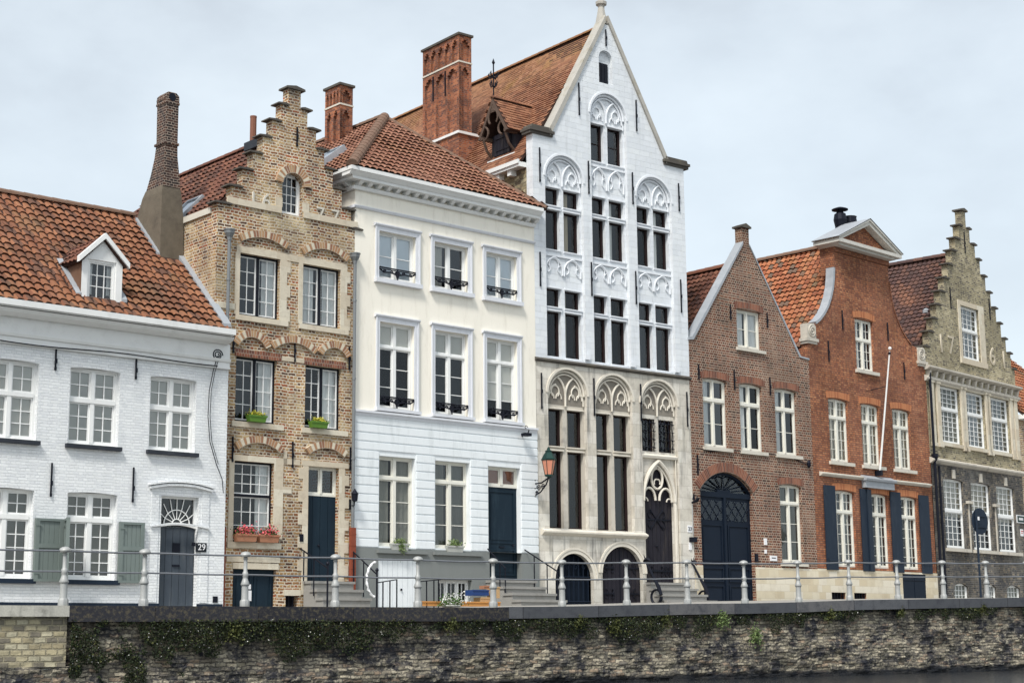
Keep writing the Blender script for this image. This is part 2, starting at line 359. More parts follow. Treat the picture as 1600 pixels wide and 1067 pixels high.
# ------------------------------------------------------------------ mesh builder
def nz(v):
    l = sqrt(v[0]**2+v[1]**2+v[2]**2) or 1
    return (v[0]/l, v[1]/l, v[2]/l)
class MB:
    def __init__(s): s.v = []; s.f = []; s.mi = []; s.uv = []; s.pr = []
    def face(s, pts, m=0, uv=None):
        k = len(s.v); s.v += [tuple(p) for p in pts]; s.f.append(tuple(range(k, k+len(pts)))); s.mi.append(m); s.uv.append(uv)
    def box(s, x0, x1, y0, y1, z0, z1, m=0, skip=''):
        s.pr.append(len(s.f))
        if x1 < x0: x0, x1 = x1, x0
        if y1 < y0: y0, y1 = y1, y0
        if z1 < z0: z0, z1 = z1, z0
        if 'f' not in skip: s.face([(x0, y0, z0), (x1, y0, z0), (x1, y0, z1), (x0, y0, z1)], m)
        if 'b' not in skip: s.face([(x1, y1, z0), (x0, y1, z0), (x0, y1, z1), (x1, y1, z1)], m)
        if 'l' not in skip: s.face([(x0, y1, z0), (x0, y0, z0), (x0, y0, z1), (x0, y1, z1)], m)
        if 'r' not in skip: s.face([(x1, y0, z0), (x1, y1, z0), (x1, y1, z1), (x1, y0, z1)], m)
        if 't' not in skip: s.face([(x0, y0, z1), (x1, y0, z1), (x1, y1, z1), (x0, y1, z1)], m)
        if 'u' not in skip: s.face([(x0, y1, z0), (x1, y1, z0), (x1, y0, z0), (x0, y0, z0)], m)
        return s
    def prism(s, poly, y0, y1, m=0, mside=None, axis='y'):
        """poly in (x,z) extruded along y, or (y,z) along x"""
        s.pr.append(len(s.f))
        mside = m if mside is None else mside
        P = (lambda a, b, d: (a, d, b)) if axis == 'y' else (lambda a, b, d: (d, a, b)) if axis == 'x' else (lambda a, b, d: (a, b, d))
        area = sum(poly[i][0]*poly[(i+1) % len(poly)][1]-poly[(i+1) % len(poly)][0]*poly[i][1] for i in range(len(poly)))
        if area < 0: poly = poly[::-1]
        f, b = [P(a, c, y0) for a, c in poly], [P(a, c, y1) for a, c in poly]
        if axis == 'y': s.face(f, m); s.face(b[::-1], m)
        else: s.face(f[::-1], m); s.face(b, m)
        n = len(poly)
        for i in range(n):
            j = (i+1) % n
            q = [f[i], b[i], b[j], f[j]] if axis == 'y' else [f[i], f[j], b[j], b[i]]
            s.face(q, mside)
        return s
    def tube(s, path, r, n=6, m=0, closed=False):
        s.pr.append(len(s.f))
        pts = [Vector(p) for p in path]; N = len(pts)
        rr = r if isinstance(r, (list, tuple)) else [r]*N
        rings = []; up = None
        for i, p in enumerate(pts):
            if closed: t = pts[(i+1) % N]-pts[i-1]
            else: t = pts[min(i+1, N-1)]-pts[max(i-1, 0)]
            if t.length < 1e-9: t = Vector((0, 0, 1))
            t.normalize()
            if up is None: up = Vector((0, 0, 1)) if abs(t.z) < .9 else Vector((1, 0, 0))
            a = t.cross(up)
            if a.length < 1e-4: a = t.cross(Vector((.3, .9, .1)))
            a.normalize(); b = a.cross(t).normalized(); up = b
            rings.append([p+(a*cos(2*pi*k/n)+b*sin(2*pi*k/n))*rr[i] for k in range(n)])
        for i in range(N if closed else N-1):
            A, B = rings[i], rings[(i+1) % N]
            for k in range(n):
                s.face([A[k], B[k], B[(k+1) % n], A[(k+1) % n]], m)
        if not closed:
            s.face(rings[0], m); s.face(rings[-1][::-1], m)
        return s
    def lathe(s, prof, c=(0, 0, 0), n=12, m=0, sx=1., sy=1.):
        s.pr.append(len(s.f))
        rings = [[(c[0]+r*cos(2*pi*(k+.5)/n)*sx, c[1]+r*sin(2*pi*(k+.5)/n)*sy, c[2]+z) for k in range(n)] for r, z in prof]
        for A, B in zip(rings, rings[1:]):
            for k in range(n): s.face([A[k], A[(k+1) % n], B[(k+1) % n], B[k]], m)
        s.face(rings[0][::-1], m); s.face(rings[-1], m)
        return s
    def band(s, pts, w, y0, y1, m=0, uvarc=False):
        """flat strip of width w following a path of (x,z) points (inner edge), thick from y0 to y1"""
        s.pr.append(len(s.f))
        n = len(pts); outer = []
        for i, (x, z) in enumerate(pts):
            a = pts[max(i-1, 0)]; b = pts[min(i+1, n-1)]
            tx, tz = b[0]-a[0], b[1]-a[1]; l = sqrt(tx*tx+tz*tz) or 1
            outer.append((x-tz/l*w, z+tx/l*w))
        L = 0
        for i in range(n-1):
            a, b, c, d = pts[i], pts[i+1], outer[i+1], outer[i]
            L2 = L+sqrt((outer[i+1][0]-outer[i][0])**2+(outer[i+1][1]-outer[i][1])**2)
            uv = [(L, 0), (L2, 0), (L2, w), (L, w)] if uvarc else None
            s.face([(a[0], y0, a[1]), (b[0], y0, b[1]), (c[0], y0, c[1]), (d[0], y0, d[1])], m, uv)
            s.face([(d[0], y0, d[1]), (c[0], y0, c[1]), (c[0], y1, c[1]), (d[0], y1, d[1])], m)
            s.face([(b[0], y0, b[1]), (a[0], y0, a[1]), (a[0], y1, a[1]), (b[0], y1, b[1])], m)
            L = L2
        for i in (0, n-1):
            a, d = pts[i], outer[i]
            s.face([(a[0], y0, a[1]), (d[0], y0, d[1]), (d[0], y1, d[1]), (a[0], y1, a[1])], m)
        return s
    def leaves(s, n, fn, size, m=0):
        for _ in range(n):
            p = fn()
            if p is None: continue
            p = Vector(p); a = Vector((random.gauss(0, 1), random.gauss(0, 1), random.gauss(0, 1))).normalized()
            b = a.cross(Vector((random.gauss(0, 1), random.gauss(0, 1), random.gauss(0, 1)))).normalized()
            z = size*random.uniform(.6, 1.3); u = (random.random(), random.random())
            s.face([p-a*z*.5, p+b*z*.32, p+a*z*.5, p-b*z*.32], m, [u]*4)
        return s
    def split(s, name, mats, parent=None, smooth=False, off=None, eps=.012):
        """one object for every piece that does not touch the others"""
        st = sorted(set(s.pr+[0])); rg = [(a, b) for a, b in zip(st, st[1:]+[len(s.f)]) if b > a]; bb = []
        for a, b in rg:
            vs = [s.v[i] for f in s.f[a:b] for i in f]
            bb.append([min(v[k] for v in vs)-eps for k in range(3)]+[max(v[k] for v in vs)+eps for k in range(3)])
        par = list(range(len(rg)))
        def fd(i):
            while par[i] != i: i = par[i]
            return i
        for i in range(len(rg)):
            for j in range(i):
                if all(bb[i][k] <= bb[j][k+3] and bb[j][k] <= bb[i][k+3] for k in range(3)): par[fd(i)] = fd(j)
        gr = {}
        for i in range(len(rg)): gr.setdefault(fd(i), []).append(rg[i])
        res = []
        for q in gr.values():
            m = MB()
            for a, b in q:
                for k in range(a, b): m.face([s.v[i] for i in s.f[k]], s.mi[k], s.uv[k])
            res.append(m.build(name, mats, parent, smooth, off))
        return res[0]
    def build(s, name, mats, parent=None, smooth=False, off=None):
        me = bpy.data.meshes.new(name)
        ofs = Vector((0, 0, 0))
        if isinstance(parent, H): ofs = Vector((0, 0, parent.base)); par = parent.root
        else: par = parent
        if off is not None: ofs = Vector(off)
        me.from_pydata([(v[0]-ofs[0], v[1]-ofs[1], v[2]-ofs[2]) for v in s.v], [], s.f)
        uvl = me.uv_layers.new(name='UVMap')
        data = [0.]*(len(me.loops)*2)
        k = 0
        for fi, f in enumerate(s.f):
            u = s.uv[fi]
            if u is None:
                p = [s.v[i] for i in f]
                nx = ny = nzz = 0.
                for i in range(len(p)):
                    a, b = p[i], p[(i+1) % len(p)]
                    nx += (a[1]-b[1])*(a[2]+b[2]); ny += (a[2]-b[2])*(a[0]+b[0]); nzz += (a[0]-b[0])*(a[1]+b[1])
                ax, ay, az = abs(nx), abs(ny), abs(nzz)
                if az > ax and az > ay: u = [(q[0], q[1]) for q in p]
                elif ax > ay: u = [(q[1], q[2]) for q in p]
                else: u = [(q[0], q[2]) for q in p]
            for q in u:
                data[k] = q[0]; data[k+1] = q[1]; k += 2
        uvl.data.foreach_set('uv', data)
        if isinstance(mats, str): mats = [mats]
        for mm in mats: me.materials.append(MATS[mm])
        me.polygons.foreach_set('material_index', s.mi)
        if smooth:
            import bmesh
            bm = bmesh.new(); bm.from_mesh(me); bmesh.ops.remove_doubles(bm, verts=bm.verts, dist=1e-4); bm.to_mesh(me); bm.free()
            me.polygons.foreach_set('use_smooth', [True]*len(me.polygons))
            try: me.set_sharp_from_angle(angle=radians(40))
            except Exception: pass
        me.update()
        o = bpy.data.objects.new(name, me); COL.objects.link(o)
        if par is not None: o.parent = par
        return o

def tag(o, label=None, cat=None, group=None, kind=None):
    if label: o['label'] = label
    if cat: o['category'] = cat
    if group: o['group'] = group
    if kind: o['kind'] = kind
    return o

class H:
    """a house: its own frame with x along the facade, y into the block, z up"""
    def __init__(s, o, yaw, base, name, label, cat='house'):
        s.o = Vector((o[0], o[1], 0)); s.a = radians(yaw); s.base = base
        s.t = Vector((cos(s.a), sin(s.a), 0)); s.n = Vector((-sin(s.a), cos(s.a), 0))
        s.root = bpy.data.objects.new(name, None); COL.objects.link(s.root)
        s.root.location = (o[0], o[1], base); s.root.rotation_euler = (0, 0, s.a)
        tag(s.root, label, cat)
    def at(s, px, py, y=0.):
        d = ray(px, py); k = ((s.o-EYE).dot(s.n)+y)/d.dot(s.n); P = EYE+d*k
        return (P-s.o).dot(s.t), P.z
    def S(s, px, py, y=0.): return s.at(px, py, y)[0]
    def Z(s, px, py, y=0.): return s.at(px, py, y)[1]
    def rect(s, xl, yt, xr, yb):
        ym = (yt+yb)/2
        return [s.S(xl, ym), s.S(xr, ym), s.Z(xl, yb), s.Z(xl, yt)]
    def row(s, rs):
        R = [s.rect(*r) for r in rs]
        z0 = sum(r[2] for r in R)/len(R); z1 = sum(r[3] for r in R)/len(R)
        return [(r[0], r[1], z0, z1) for r in R]
    def W(s, x, y, z): return s.o+s.t*x+s.n*y+Vector((0, 0, z))
    def thing(s, name, x, y, z, label, cat, group=None):
        e = bpy.data.objects.new(name, None); COL.objects.link(e)
        e.location = s.W(x, y, z); e.rotation_euler = (0, 0, s.a)
        return tag(e, label, cat, group)

def arc_top(x0, x1, z0, z1, rise, n=12):
    """opening polygon with a segmental/round arch top; z1 = crown"""
    w = (x1-x0)/2; rise = min(rise, w); R = (w*w+rise*rise)/(2*rise); cz = z1-R; cx = (x0+x1)/2
    a0 = math.asin(min(1, w/R))
    pts = [(x0, z0), (x1, z0)]
    for k in range(n+1):
        a = a0-2*a0*k/n
        pts.append((cx+R*sin(a), cz+R*cos(a)))
    return pts
def arc_pts(x0, x1, zs, rise, n=14):
    w = (x1-x0)/2; rise = min(rise, w*.9999); R = (w*w+rise*rise)/(2*rise); cz = zs+rise-R; cx = (x0+x1)/2
    a0 = math.asin(min(1, w/R))
    return [(cx-R*sin(a0-2*a0*k/n), cz+R*cos(a0-2*a0*k/n)) for k in range(n+1)]
def rpoly(r): return [(r[0], r[2]), (r[1], r[2]), (r[1], r[3]), (r[0], r[3])]

def facade(mb, outline, holes, y=0., rev=.24, m=0, mrev=None):
    polys = [[Vector((a, b, 0)) for a, b in outline]]+[[Vector((a, b, 0)) for a, b in h] for h in holes]
    flat = [p for pl in polys for p in pl]
    for t in tessellate_polygon(polys):
        a, b, c = (flat[i] for i in t)
        if (b-a).cross(c-a).z < 0: b, c = c, b
        mb.face([(a.x, y, a.y), (b.x, y, b.y), (c.x, y, c.y)], m)
    mr = m if mrev is None else mrev
    for hp in holes:
        n = len(hp)
        ar = sum(hp[i][0]*hp[(i+1) % n][1]-hp[(i+1) % n][0]*hp[i][1] for i in range(n))
        hh = hp if ar > 0 else hp[::-1]
        for i in range(n):
            a, b = hh[i], hh[(i+1) % n]
            mb.face([(a[0], y, a[1]), (a[0], y+rev, a[1]), (b[0], y+rev, b[1]), (b[0], y, b[1])], mr)
    return mb

# ------------------------------------------------------------------ windows
def window(h, r, y=.13, fw=.06, split=(.5,), trans=(), bars=((2, 2),), mw=.08, tw=.08, sash=.035, bw=.02, mat='white_wood', cur=None,
           curmat='curtain_white', curf=(.0, 1.), sill=None, sillmat='pale_stone', glass=True, label=None, smat=None, name='window', room=(.30, 1.3)):
    x0, x1, z0, z1 = r
    f = MB(); mats = [mat, smat or mat]
    f.box(x0, x0+fw, y, y+.08, z0, z1); f.box(x1-fw, x1, y, y+.08, z0, z1)
    f.box(x0+fw, x1-fw, y+.002, y+.078, z0, z0+fw*1.2); f.box(x0+fw, x1-fw, y+.002, y+.078, z1-fw, z1)
    ix0, ix1, iz0, iz1 = x0+fw, x1-fw, z0+fw*1.2, z1-fw
    xs = [ix0]; 
    for q in split: c = x0+(x1-x0)*q; xs += [c-mw/2, c+mw/2]
    xs.append(ix1)
    zs = [iz1]
    for q in trans: c = z1-(z1-z0)*q; zs += [c+tw/2, c-tw/2]
    zs.append(iz0)
    for k in range(1, len(xs)-1, 2): f.box(xs[k], xs[k+1], y-.012, y+.07, iz0, iz1)
    for k in range(1, len(zs)-1, 2):
        for c in range(0, len(xs), 2): f.box(xs[c], xs[c+1], y-.022, y+.068, zs[k+1], zs[k])
        for c in range(1, len(xs)-1, 2): f.box(xs[c], xs[c+1], y-.024, y-.012, zs[k+1]+.004, zs[k]-.004)
    for ri in range(0, len(zs), 2):
        b = bars[min(ri//2, len(bars)-1)]
        for ci in range(0, len(xs), 2):
            a0, a1, c1, c0 = xs[ci], xs[ci+1], zs[ri], zs[ri+1]
            yy = y+.022
            f.box(a0, a0+sash, yy, yy+.04, c0, c1, 1); f.box(a1-sash, a1, yy, yy+.04, c0, c1, 1)
            f.box(a0+sash, a1-sash, yy+.002, yy+.038, c0, c0+sash*1.15, 1); f.box(a0+sash, a1-sash, yy+.002, yy+.038, c1-sash, c1, 1)
            nx, nzb = b
            for k in range(1, nx):
                c = a0+sash+(a1-a0-2*sash)*k/nx; f.box(c-bw/2, c+bw/2, yy+.008, yy+.034, c0+sash, c1-sash, 1)
            for k in range(1, nzb):
                c = c0+sash+(c1-c0-2*sash)*k/nzb; f.box(a0+sash, a1-sash, yy+.011, yy+.031, c-bw/2, c+bw/2, 1)
    o = f.build(name, mats, h)
    if label: o['label'] = label
    if glass:
        g = MB(); g.face([(ix0, y+.046, iz0), (ix1, y+.046, iz0), (ix1, y+.046, iz1), (ix0, y+.046, iz1)])
        g.build('pane', 'window_glass', o, off=(0, 0, h.base))
        # unlit room behind
        c = MB(); e = room[0]
        c.box(x0-e, x1+e, y+.14, y+room[1], z0-e*.3, z1+e*.3, skip='f')
        c.build('interior', 'interior_dark', o, off=(0, 0, h.base))
    if cur:
        c = MB(); yc = y+(.062 if cur == 'blind' else .10)
        W = ix1-ix0; zt, zb = iz1-(iz1-iz0)*curf[0], iz1-(iz1-iz0)*curf[1]
        spans = {'blind': [(0, 1)], 'net': [(0, 1)], 'sides': [(0, .2), (.8, 1)], 'right': [(.66, 1)], 'left': [(0, .34)], 'half': [(.48, 1)], 'wide': [(0, .36), (.64, 1)], 'mid': [(.36, .5), (.84, 1)]}[cur]
        for a, b in spans:
            n = 1 if cur == 'blind' else max(4, int((b-a)*W/.035)); amp = 0 if cur == 'blind' else .022
            for k in range(n):
                xa = ix0+W*(a+(b-a)*k/n); xb = ix0+W*(a+(b-a)*(k+1)/n)
                ya = yc+amp*sin(k*1.1)+amp*.6*sin(k*.47); yb = yc+amp*sin((k+1)*1.1)+amp*.6*sin((k+1)*.47)
                c.face([(xa, ya, zb), (xb, yb, zb), (xb, yb, zt), (xa, ya, zt)])
        c.build('blind' if cur == 'blind' else 'curtain', curmat, o, off=(0, 0, h.base))
    if sill:
        s_ = MB(); dx, pr, th = sill
        s_.box(x0-dx, x1+dx, -pr, y, z0-th, z0-.003)
        s_.build('sill', sillmat, o, off=(0, 0, h.base))
    return o

def door(h, r, y=.16, mat='petrol_paint', planks=0, panels=(), handle=None, name='door', label=None, slot=True):
    x0, x1, z0, z1 = r; f = MB()
    f.box(x0, x1, y, y+.06, z0, z1)
    if planks:
        w = (x1-x0)/planks
        for k in range(planks): f.box(x0+w*k+.006, x0+w*(k+1)-.006, y-.014, y, z0+.01, z1-.01, skip='b')
    for (a, b, c, d) in panels:
        X0, X1, Z0, Z1 = x0+(x1-x0)*a, x0+(x1-x0)*b, z0+(z1-z0)*c, z0+(z1-z0)*d
        t = .035
        f.box(X0, X0+t, y-.025, y, Z0, Z1); f.box(X1-t, X1, y-.025, y, Z0, Z1)
        f.box(X0+t, X1-t, y-.023, y, Z0, Z0+t); f.box(X0+t, X1-t, y-.023, y, Z1-t, Z1)
        f.box(X0+t*2.6, X1-t*2.6, y-.012, y, Z0+t*2.6, Z1-t*2.6, skip='b')
    o = f.build(name, mat, h)
    if label: o['label'] = label
    if handle:
        hx, hz = x0+(x1-x0)*handle[0], z0+(z1-z0)*handle[1]
        g = MB(); g.lathe([(.012, 0), (.028, .01), (.03, .03), (.012, .045)], (0, 0, 0), 8)
        g.v = [(hx+v[0], y-.014-v[2], hz+v[1]) for v in g.v]
        g.build('handle', 'iron', o, off=(0, 0, h.base))
    if slot:
        g = MB(); g.box((x0+x1)/2-.09, (x0+x1)/2+.09, y-.04, y-.014, z0+.88, z0+.92)
        g.build('letter_slot', 'iron', o, off=(0, 0, h.base))
    return o

def anchor(h, px, py0, py1, y=-.03, k=.5, x=None):
    a = h.at(px, py0); b = h.at(px, py1); xx = (a[0]+b[0])/2 if x is None else x
    f = MB(); z0, z1 = b[1], a[1]; zm = z0+(z1-z0)*k
    f.box(xx-.014, xx+.014, y-.01, y+.025, z0, z1)
    f.box(xx-.026, xx+.026, y-.025, y-.01, zm-.07, zm+.03)
    f.box(xx-.02, xx+.02, y-.012, y+.02, z0-.01, z0+.06); 
    return f.build('wall_anchor', 'iron', h)

# ------------------------------------------------------------------ roofs
def inpoly(u, v, P):
    c = False; n = len(P); j = n-1
    for i in range(n):
        if (P[i][1] > v) != (P[j][1] > v) and u < (P[j][0]-P[i][0])*(v-P[i][1])/(P[j][1]-P[i][1])+P[i][0]: c = not c
        j = i
    return c
def roof_plane(mb, poly, tw=.21, tl=.27, amp=.034, lift=.052, seg=6, m=0, mu=1, thick=.07, holes=()):
    """poly: 3D points, first two give the eave line (left to right seen from outside, slope above)"""
    P = [Vector(p) for p in poly]; U = (P[1]-P[0]).normalized()
    nrm = Vector((0, 0, 0))
    for i in range(len(P)): nrm += P[i].cross(P[(i+1) % len(P)])
    nrm.normalize()
    if nrm.z < 0: nrm = -nrm
    V = nrm.cross(U).normalized()
    if V.z < 0: V = -V
    O = P[0]; q = [((p-O).dot(U), (p-O).dot(V)) for p in P]
    hs = [[((Vector(p)-O).dot(U), (Vector(p)-O).dot(V)) for p in hh] for hh in holes]
    mb.face([p-nrm*.0 for p in P], mu); mb.face([p-nrm*thick for p in P][::-1], mu)
    for i in range(len(P)):
        a, b = P[i], P[(i+1) % len(P)]; mb.face([a, b, b-nrm*thick, a-nrm*thick], mu)
    umin, umax = min(a[0] for a in q), max(a[0] for a in q); vmax = max(a[1] for a in q)
    r = 0
    sd = random.random()*50
    while r*tl < vmax:
        v0 = r*tl; v1 = min(v0+tl*1.08, vmax+.02)
        c = int(floor(umin/tw))
        off = 0 if amp > 0 else (.5*tw if r % 2 else 0)
        while c*tw < umax:
            u0 = c*tw+off
            cu, cvv = u0+tw/2, v0+tl/2
            if inpoly(cu, min(cvv, vmax-.01), q) and not any(inpoly(cu, cvv, hh) for hh in hs):
                jt = random.uniform(-.006, .006)+.035*noise.noise(Vector((u0*.55+sd, v0*.5, sd))); jv = random.uniform(-.009, .009); id_ = (c+sd, r+.37)
                pa = []; pb = []; pl = []
                n = seg if amp > 0 else 1
                for k in range(n+1):
                    f = k/n; 
                    hh = amp*(sin(f*2*pi)*.75+.25*cos(f*4*pi)) if amp > 0 else 0
                    sc = -amp*.7*sin(f*pi) if amp > 0 else 0      # curved lower lip
                    pa.append(O+U*(u0+f*tw)+V*(v0+jv+sc)+nrm*(hh+lift+jt)); pb.append(O+U*(u0+f*tw)+V*v1+nrm*(hh+.004))
                    pl.append(O+U*(u0+f*tw)+V*(v0+jv+sc)+nrm*(hh+lift+jt-.016 if amp > 0 else .002))
                for k in range(n):
                    mb.face([pa[k], pa[k+1], pb[k+1], pb[k]], m, [id_]*4)
                    mb.face([pl[k], pl[k+1], pa[k+1], pa[k]], m, [id_]*4)
            c += 1
        r += 1
    return U, V, nrm
def ridge_tiles(mb, a, b, r=.11, L=.36, m=0, n=7):
    a, b = Vector(a), Vector(b); d = b-a; N = max(1, int(d.length/L)); 
    for k in range(N):
        p, q = a+d*(k/N), a+d*((k+1.08)/N)
        id_ = (random.random(), random.random())
        t = (q-p).normalized(); s = t.cross(Vector((0, 0, 1))).normalized(); u = s.cross(t)
        if u.z < 0: u = -u
        A = [p+(s*cos(pi*i/n)+u*sin(pi*i/n))*r*1.08-u*.03 for i in range(n+1)]
        B = [q+(s*cos(pi*i/n)+u*sin(pi*i/n))*r-u*.03 for i in range(n+1)]
        for i in range(n): mb.face([A[i], A[i+1], B[i+1], B[i]], m, [id_]*4)
        mb.face(A, m, [id_]*len(A))

def text_mesh(txt, size, ext, name, mat, parent, loc, rot=(pi/2, 0, 0)):
    cu = bpy.data.curves.new(name, 'FONT'); cu.body = txt; cu.size = size; cu.extrude = ext; cu.align_x = 'CENTER'; cu.align_y = 'CENTER'
    o = bpy.data.objects.new(name, cu); COL.objects.link(o)
    bpy.context.view_layer.update()
    me = bpy.data.meshes.new_from_object(o.evaluated_get(bpy.context.evaluated_depsgraph_get()))
    bpy.data.objects.remove(o)
    me.materials.clear(); me.materials.append(MATS[mat])
    o = bpy.data.objects.new(name, me); COL.objects.link(o); o.parent = parent; o.location = loc; o.rotation_euler = rot
    return o
def spiral(cx, cz, r0, r1, a0, turns, n=22, y=0.):
    return [(cx+(r0+(r1-r0)*k/n)*cos(a0+turns*2*pi*k/n), y, cz+(r0+(r1-r0)*k/n)*sin(a0+turns*2*pi*k/n)) for k in range(n+1)]
plain_mat('skylight_glass', (.55, .62, .68), .06, metal=.9, var=.02)
# =================================================================== HOUSE 1: white painted brick, left
O1 = (-6.634, 37.152)
h1 = H(O1, 41.8, 1.82, 'townhouse', 'white painted brick house with dormer and sage green shutters at the left end')
B1 = h1.base; XL = -11.0
up = h1.row([(108, 572.8, 186.4, 695), (233.8, 585, 306, 700.6)])
w = up[0][1]-up[0][0]; xr = h1.S(59, 630); up = [(xr-w, xr, up[0][2], up[0][3])]+up
lo = h1.row([(103, 767.4, 181.4, 905)]); w2 = lo[0][1]-lo[0][0]; xr = h1.S(50.3, 840); lo = [(xr-w2, xr, lo[0][2], lo[0][3])]+lo
pu = up[1][0]-up[0][0]; pl_ = lo[1][0]-lo[0][0]
up = [(up[0][0]-pu*k, up[0][1]-pu*k, up[0][2], up[0][3]) for k in (2, 1)]+up; lo = [(lo[0][0]-pl_*k, lo[0][1]-pl_*k, lo[0][2], lo[0][3]) for k in (2, 1)]+lo
dr = [h1.S(250.3, 850), h1.S(309.3, 850), B1+.0, h1.Z(251, 773.5)]
mb = MB()
holes = [arc_top(r[0], r[1], r[2], r[3]+.01, .035, 8) for r in up+lo]+[rpoly(dr)]
facade(mb, [(XL, B1-.4), (0, B1-.4), (0, 8.0), (XL, 8.0)], holes, 0, .22)
mb.box(XL, -.0, .001+.3, 9.5, B1-.4, 8.0, skip='ftu')
mb.build('wall', 'white_painted_brick', h1)
for r in up: window(h1, r, .12, .055, (.5,), (.42,), ((2, 2), (2, 3)), mw=.09, tw=.09, bw=.022, cur='blind', curmat='blind_grey', sill=(.06, .10, .09), sillmat='black_stone')
for r in lo: window(h1, r, .12, .055, (.5,), (.31,), ((2, 2), (2, 4)), mw=.10, tw=.10, bw=.022, cur='blind', curmat='curtain_dull', curf=(.0, .96), sill=(.08, .10, .10), sillmat='slate_blue_paint')
# plinth
mb = MB(); mb.box(XL, dr[0], -.03, -.001, B1-.4, h1.Z(200, 942), skip='b'); mb.box(dr[1], -.03, -.03, -.001, B1-.4, h1.Z(330, 943.5), skip='b'); mb.split('plinth', 'slate_blue_paint', h1)
# door with fanlight and raised surround
zs = h1.Z(251, 822)
door(h1, (dr[0]+.02, dr[1]-.02, B1+.02, zs), .15, 'grey_door_paint', planks=5, handle=None)
g = MB(); xd = (dr[0]+dr[1])/2; g.box(xd-.09, xd+.09, .115, .136, B1+1.22, B1+1.42); g.build('door_grille', 'iron', h1)
fl = MB(); cx = (dr[0]+dr[1])/2; W = dr[1]-dr[0]
fl.box(dr[0], dr[0]+.05, .13, .19, zs, dr[3]); fl.box(dr[1]-.05, dr[1], .13, .19, zs, dr[3]); fl.box(dr[0]+.05, dr[1]-.05, .131, .189, dr[3]-.05, dr[3])
fl.band(arc_pts(dr[0], dr[1], zs-.02, .07), .06, .10, .19)
for k in range(1, 8):
    a = pi*k/8; fl.tube([(cx+.10*cos(a), .15, zs+.08+.10*sin(a)), (cx+W*.33*cos(a), .15, zs+.08+W*.33*sin(a)), (cx+(W*.5)*cos(a)*1.0, .15, min(dr[3]-.03, zs+.10+W*.62*sin(a)))], .011, 5)
fl.band(arc_pts(cx-.11, cx+.11, zs+.07, .11), .02, .13, .16); fl.band(arc_pts(cx-W*.33, cx+W*.33, zs+.07, W*.33, 16), .018, .13, .16)
o = fl.build('fanlight', 'white_wood', h1)
g = MB(); g.face([(dr[0], .17, zs), (dr[1], .17, zs), (dr[1], .17, dr[3]), (dr[0], .17, dr[3])]); g.build('pane', 'window_glass', o, off=(0, 0, B1))
g = MB(); g.box(dr[0]-.1, dr[1]+.1, .26, 1.4, zs-.1, dr[3]+.1, skip='f'); g.build('interior', 'interior_dark', o, off=(0, 0, B1))
mb = MB()
for x in (dr[0]-.26, dr[1]+.07): mb.box(x, x+.19, -.022, -.001, B1+.1, h1.Z(251, 760), skip='b')
mb.band(arc_pts(dr[0]-.34, dr[1]+.34, h1.Z(245, 759), .10), .035, -.11, 0); mb.band(arc_pts(dr[0]-.31, dr[1]+.31, h1.Z(245, 764), .10), .05, -.09, 0)
mb.band(arc_pts(dr[0]-.27, dr[1]+.27, zs-.03, .08), .035, -.07, -.0)
mb.split('door_surround', 'white_painted_brick', h1)
g = MB(); x, z = h1.at(313.4, 855); g.box(x-.13, x+.13, -.045, 0, z-.1, z+.1); o = g.build('number_plate', 'sign_ink', h1)
text_mesh('29', .20, .004, 'digits', 'paper_white', o, (x, -.051, z-B1))
g = MB(); x, z = h1.at(301.5, 850); g.box(x-.035, x+.035, -.05, 0, z-.04, z+.04); g.build('door_bell', 'iron', h1)
g = MB(); x, z = h1.at(336, 936); g.box(x-.06, x+.06, -.02, 0, z-.07, z+.07); g.build('vent_grille', 'iron', h1)
# shutters
def shutter(h, x0, x1, z0, z1, mat, y=-.06, panels=True, ang=0, label=None):
    f = MB(); w = x1-x0; t = .05
    f.box(0, w, -.02, .02, z0, z1)
    if panels:
        for a, b in ((.04, .40), (.47, .96)):
            Z0, Z1 = z0+(z1-z0)*(1-b), z0+(z1-z0)*(1-a)
            X0, X1 = .09, w-.09
            f.box(0.002, X0, -.055, -.02, Z0, Z1, skip='b'); f.box(X1, w-.002, -.055, -.02, Z0, Z1, skip='b')
            n = 4
            for k in range(n): f.box(X0+(X1-X0)*k/n+.006, X0+(X1-X0)*(k+1)/n-.006, -.027, -.02, Z0, Z1, skip='b')
        for a, b in ((0, .04), (.40, .47), (.96, 1)): f.box(.002, w-.002, -.056, -.02, z0+(z1-z0)*(1-b), z0+(z1-z0)*(1-a), skip='b')
    else:
        f.box(.0, w, -.032, -.02, z0+.28, z0+.36)
    for q in (.12, .88): f.box(-.01, .12, -.066, -.055, z0+(z1-z0)*q, z0+(z1-z0)*q+.03)
    ca, sa = cos(ang), sin(ang)
    f.v = [(x0+v[0]*ca-v[1]*sa, y+v[0]*sa+v[1]*ca, v[2]) for v in f.v]
    o = f.build('shutter', mat, h)
    if label: o['label'] = label
    return o
zt, zb = h1.Z(182, 815), h1.Z(182, 906)
zt1, zb1 = h1.Z(52, 811), h1.Z(52, 908)
shutter(h1, lo[2][1]+.02, lo[2][1]+.02+(h1.S(95, 860)-h1.S(51, 860)), zb1, zt, 'sage_paint')
shutter(h1, lo[3][0]-.02, lo[3][0]+.62, zb1, zt, 'sage_paint', ang=-radians(112))
shutter(h1, h1.S(182.7, 860), h1.S(221.4, 860), zb1, zt, 'sage_paint')
for a in ((86.6, 542, 578), (212, 557, 592), (79.6, 723, 775), (207.4, 730, 784)): anchor(h1, *a, k=.42)
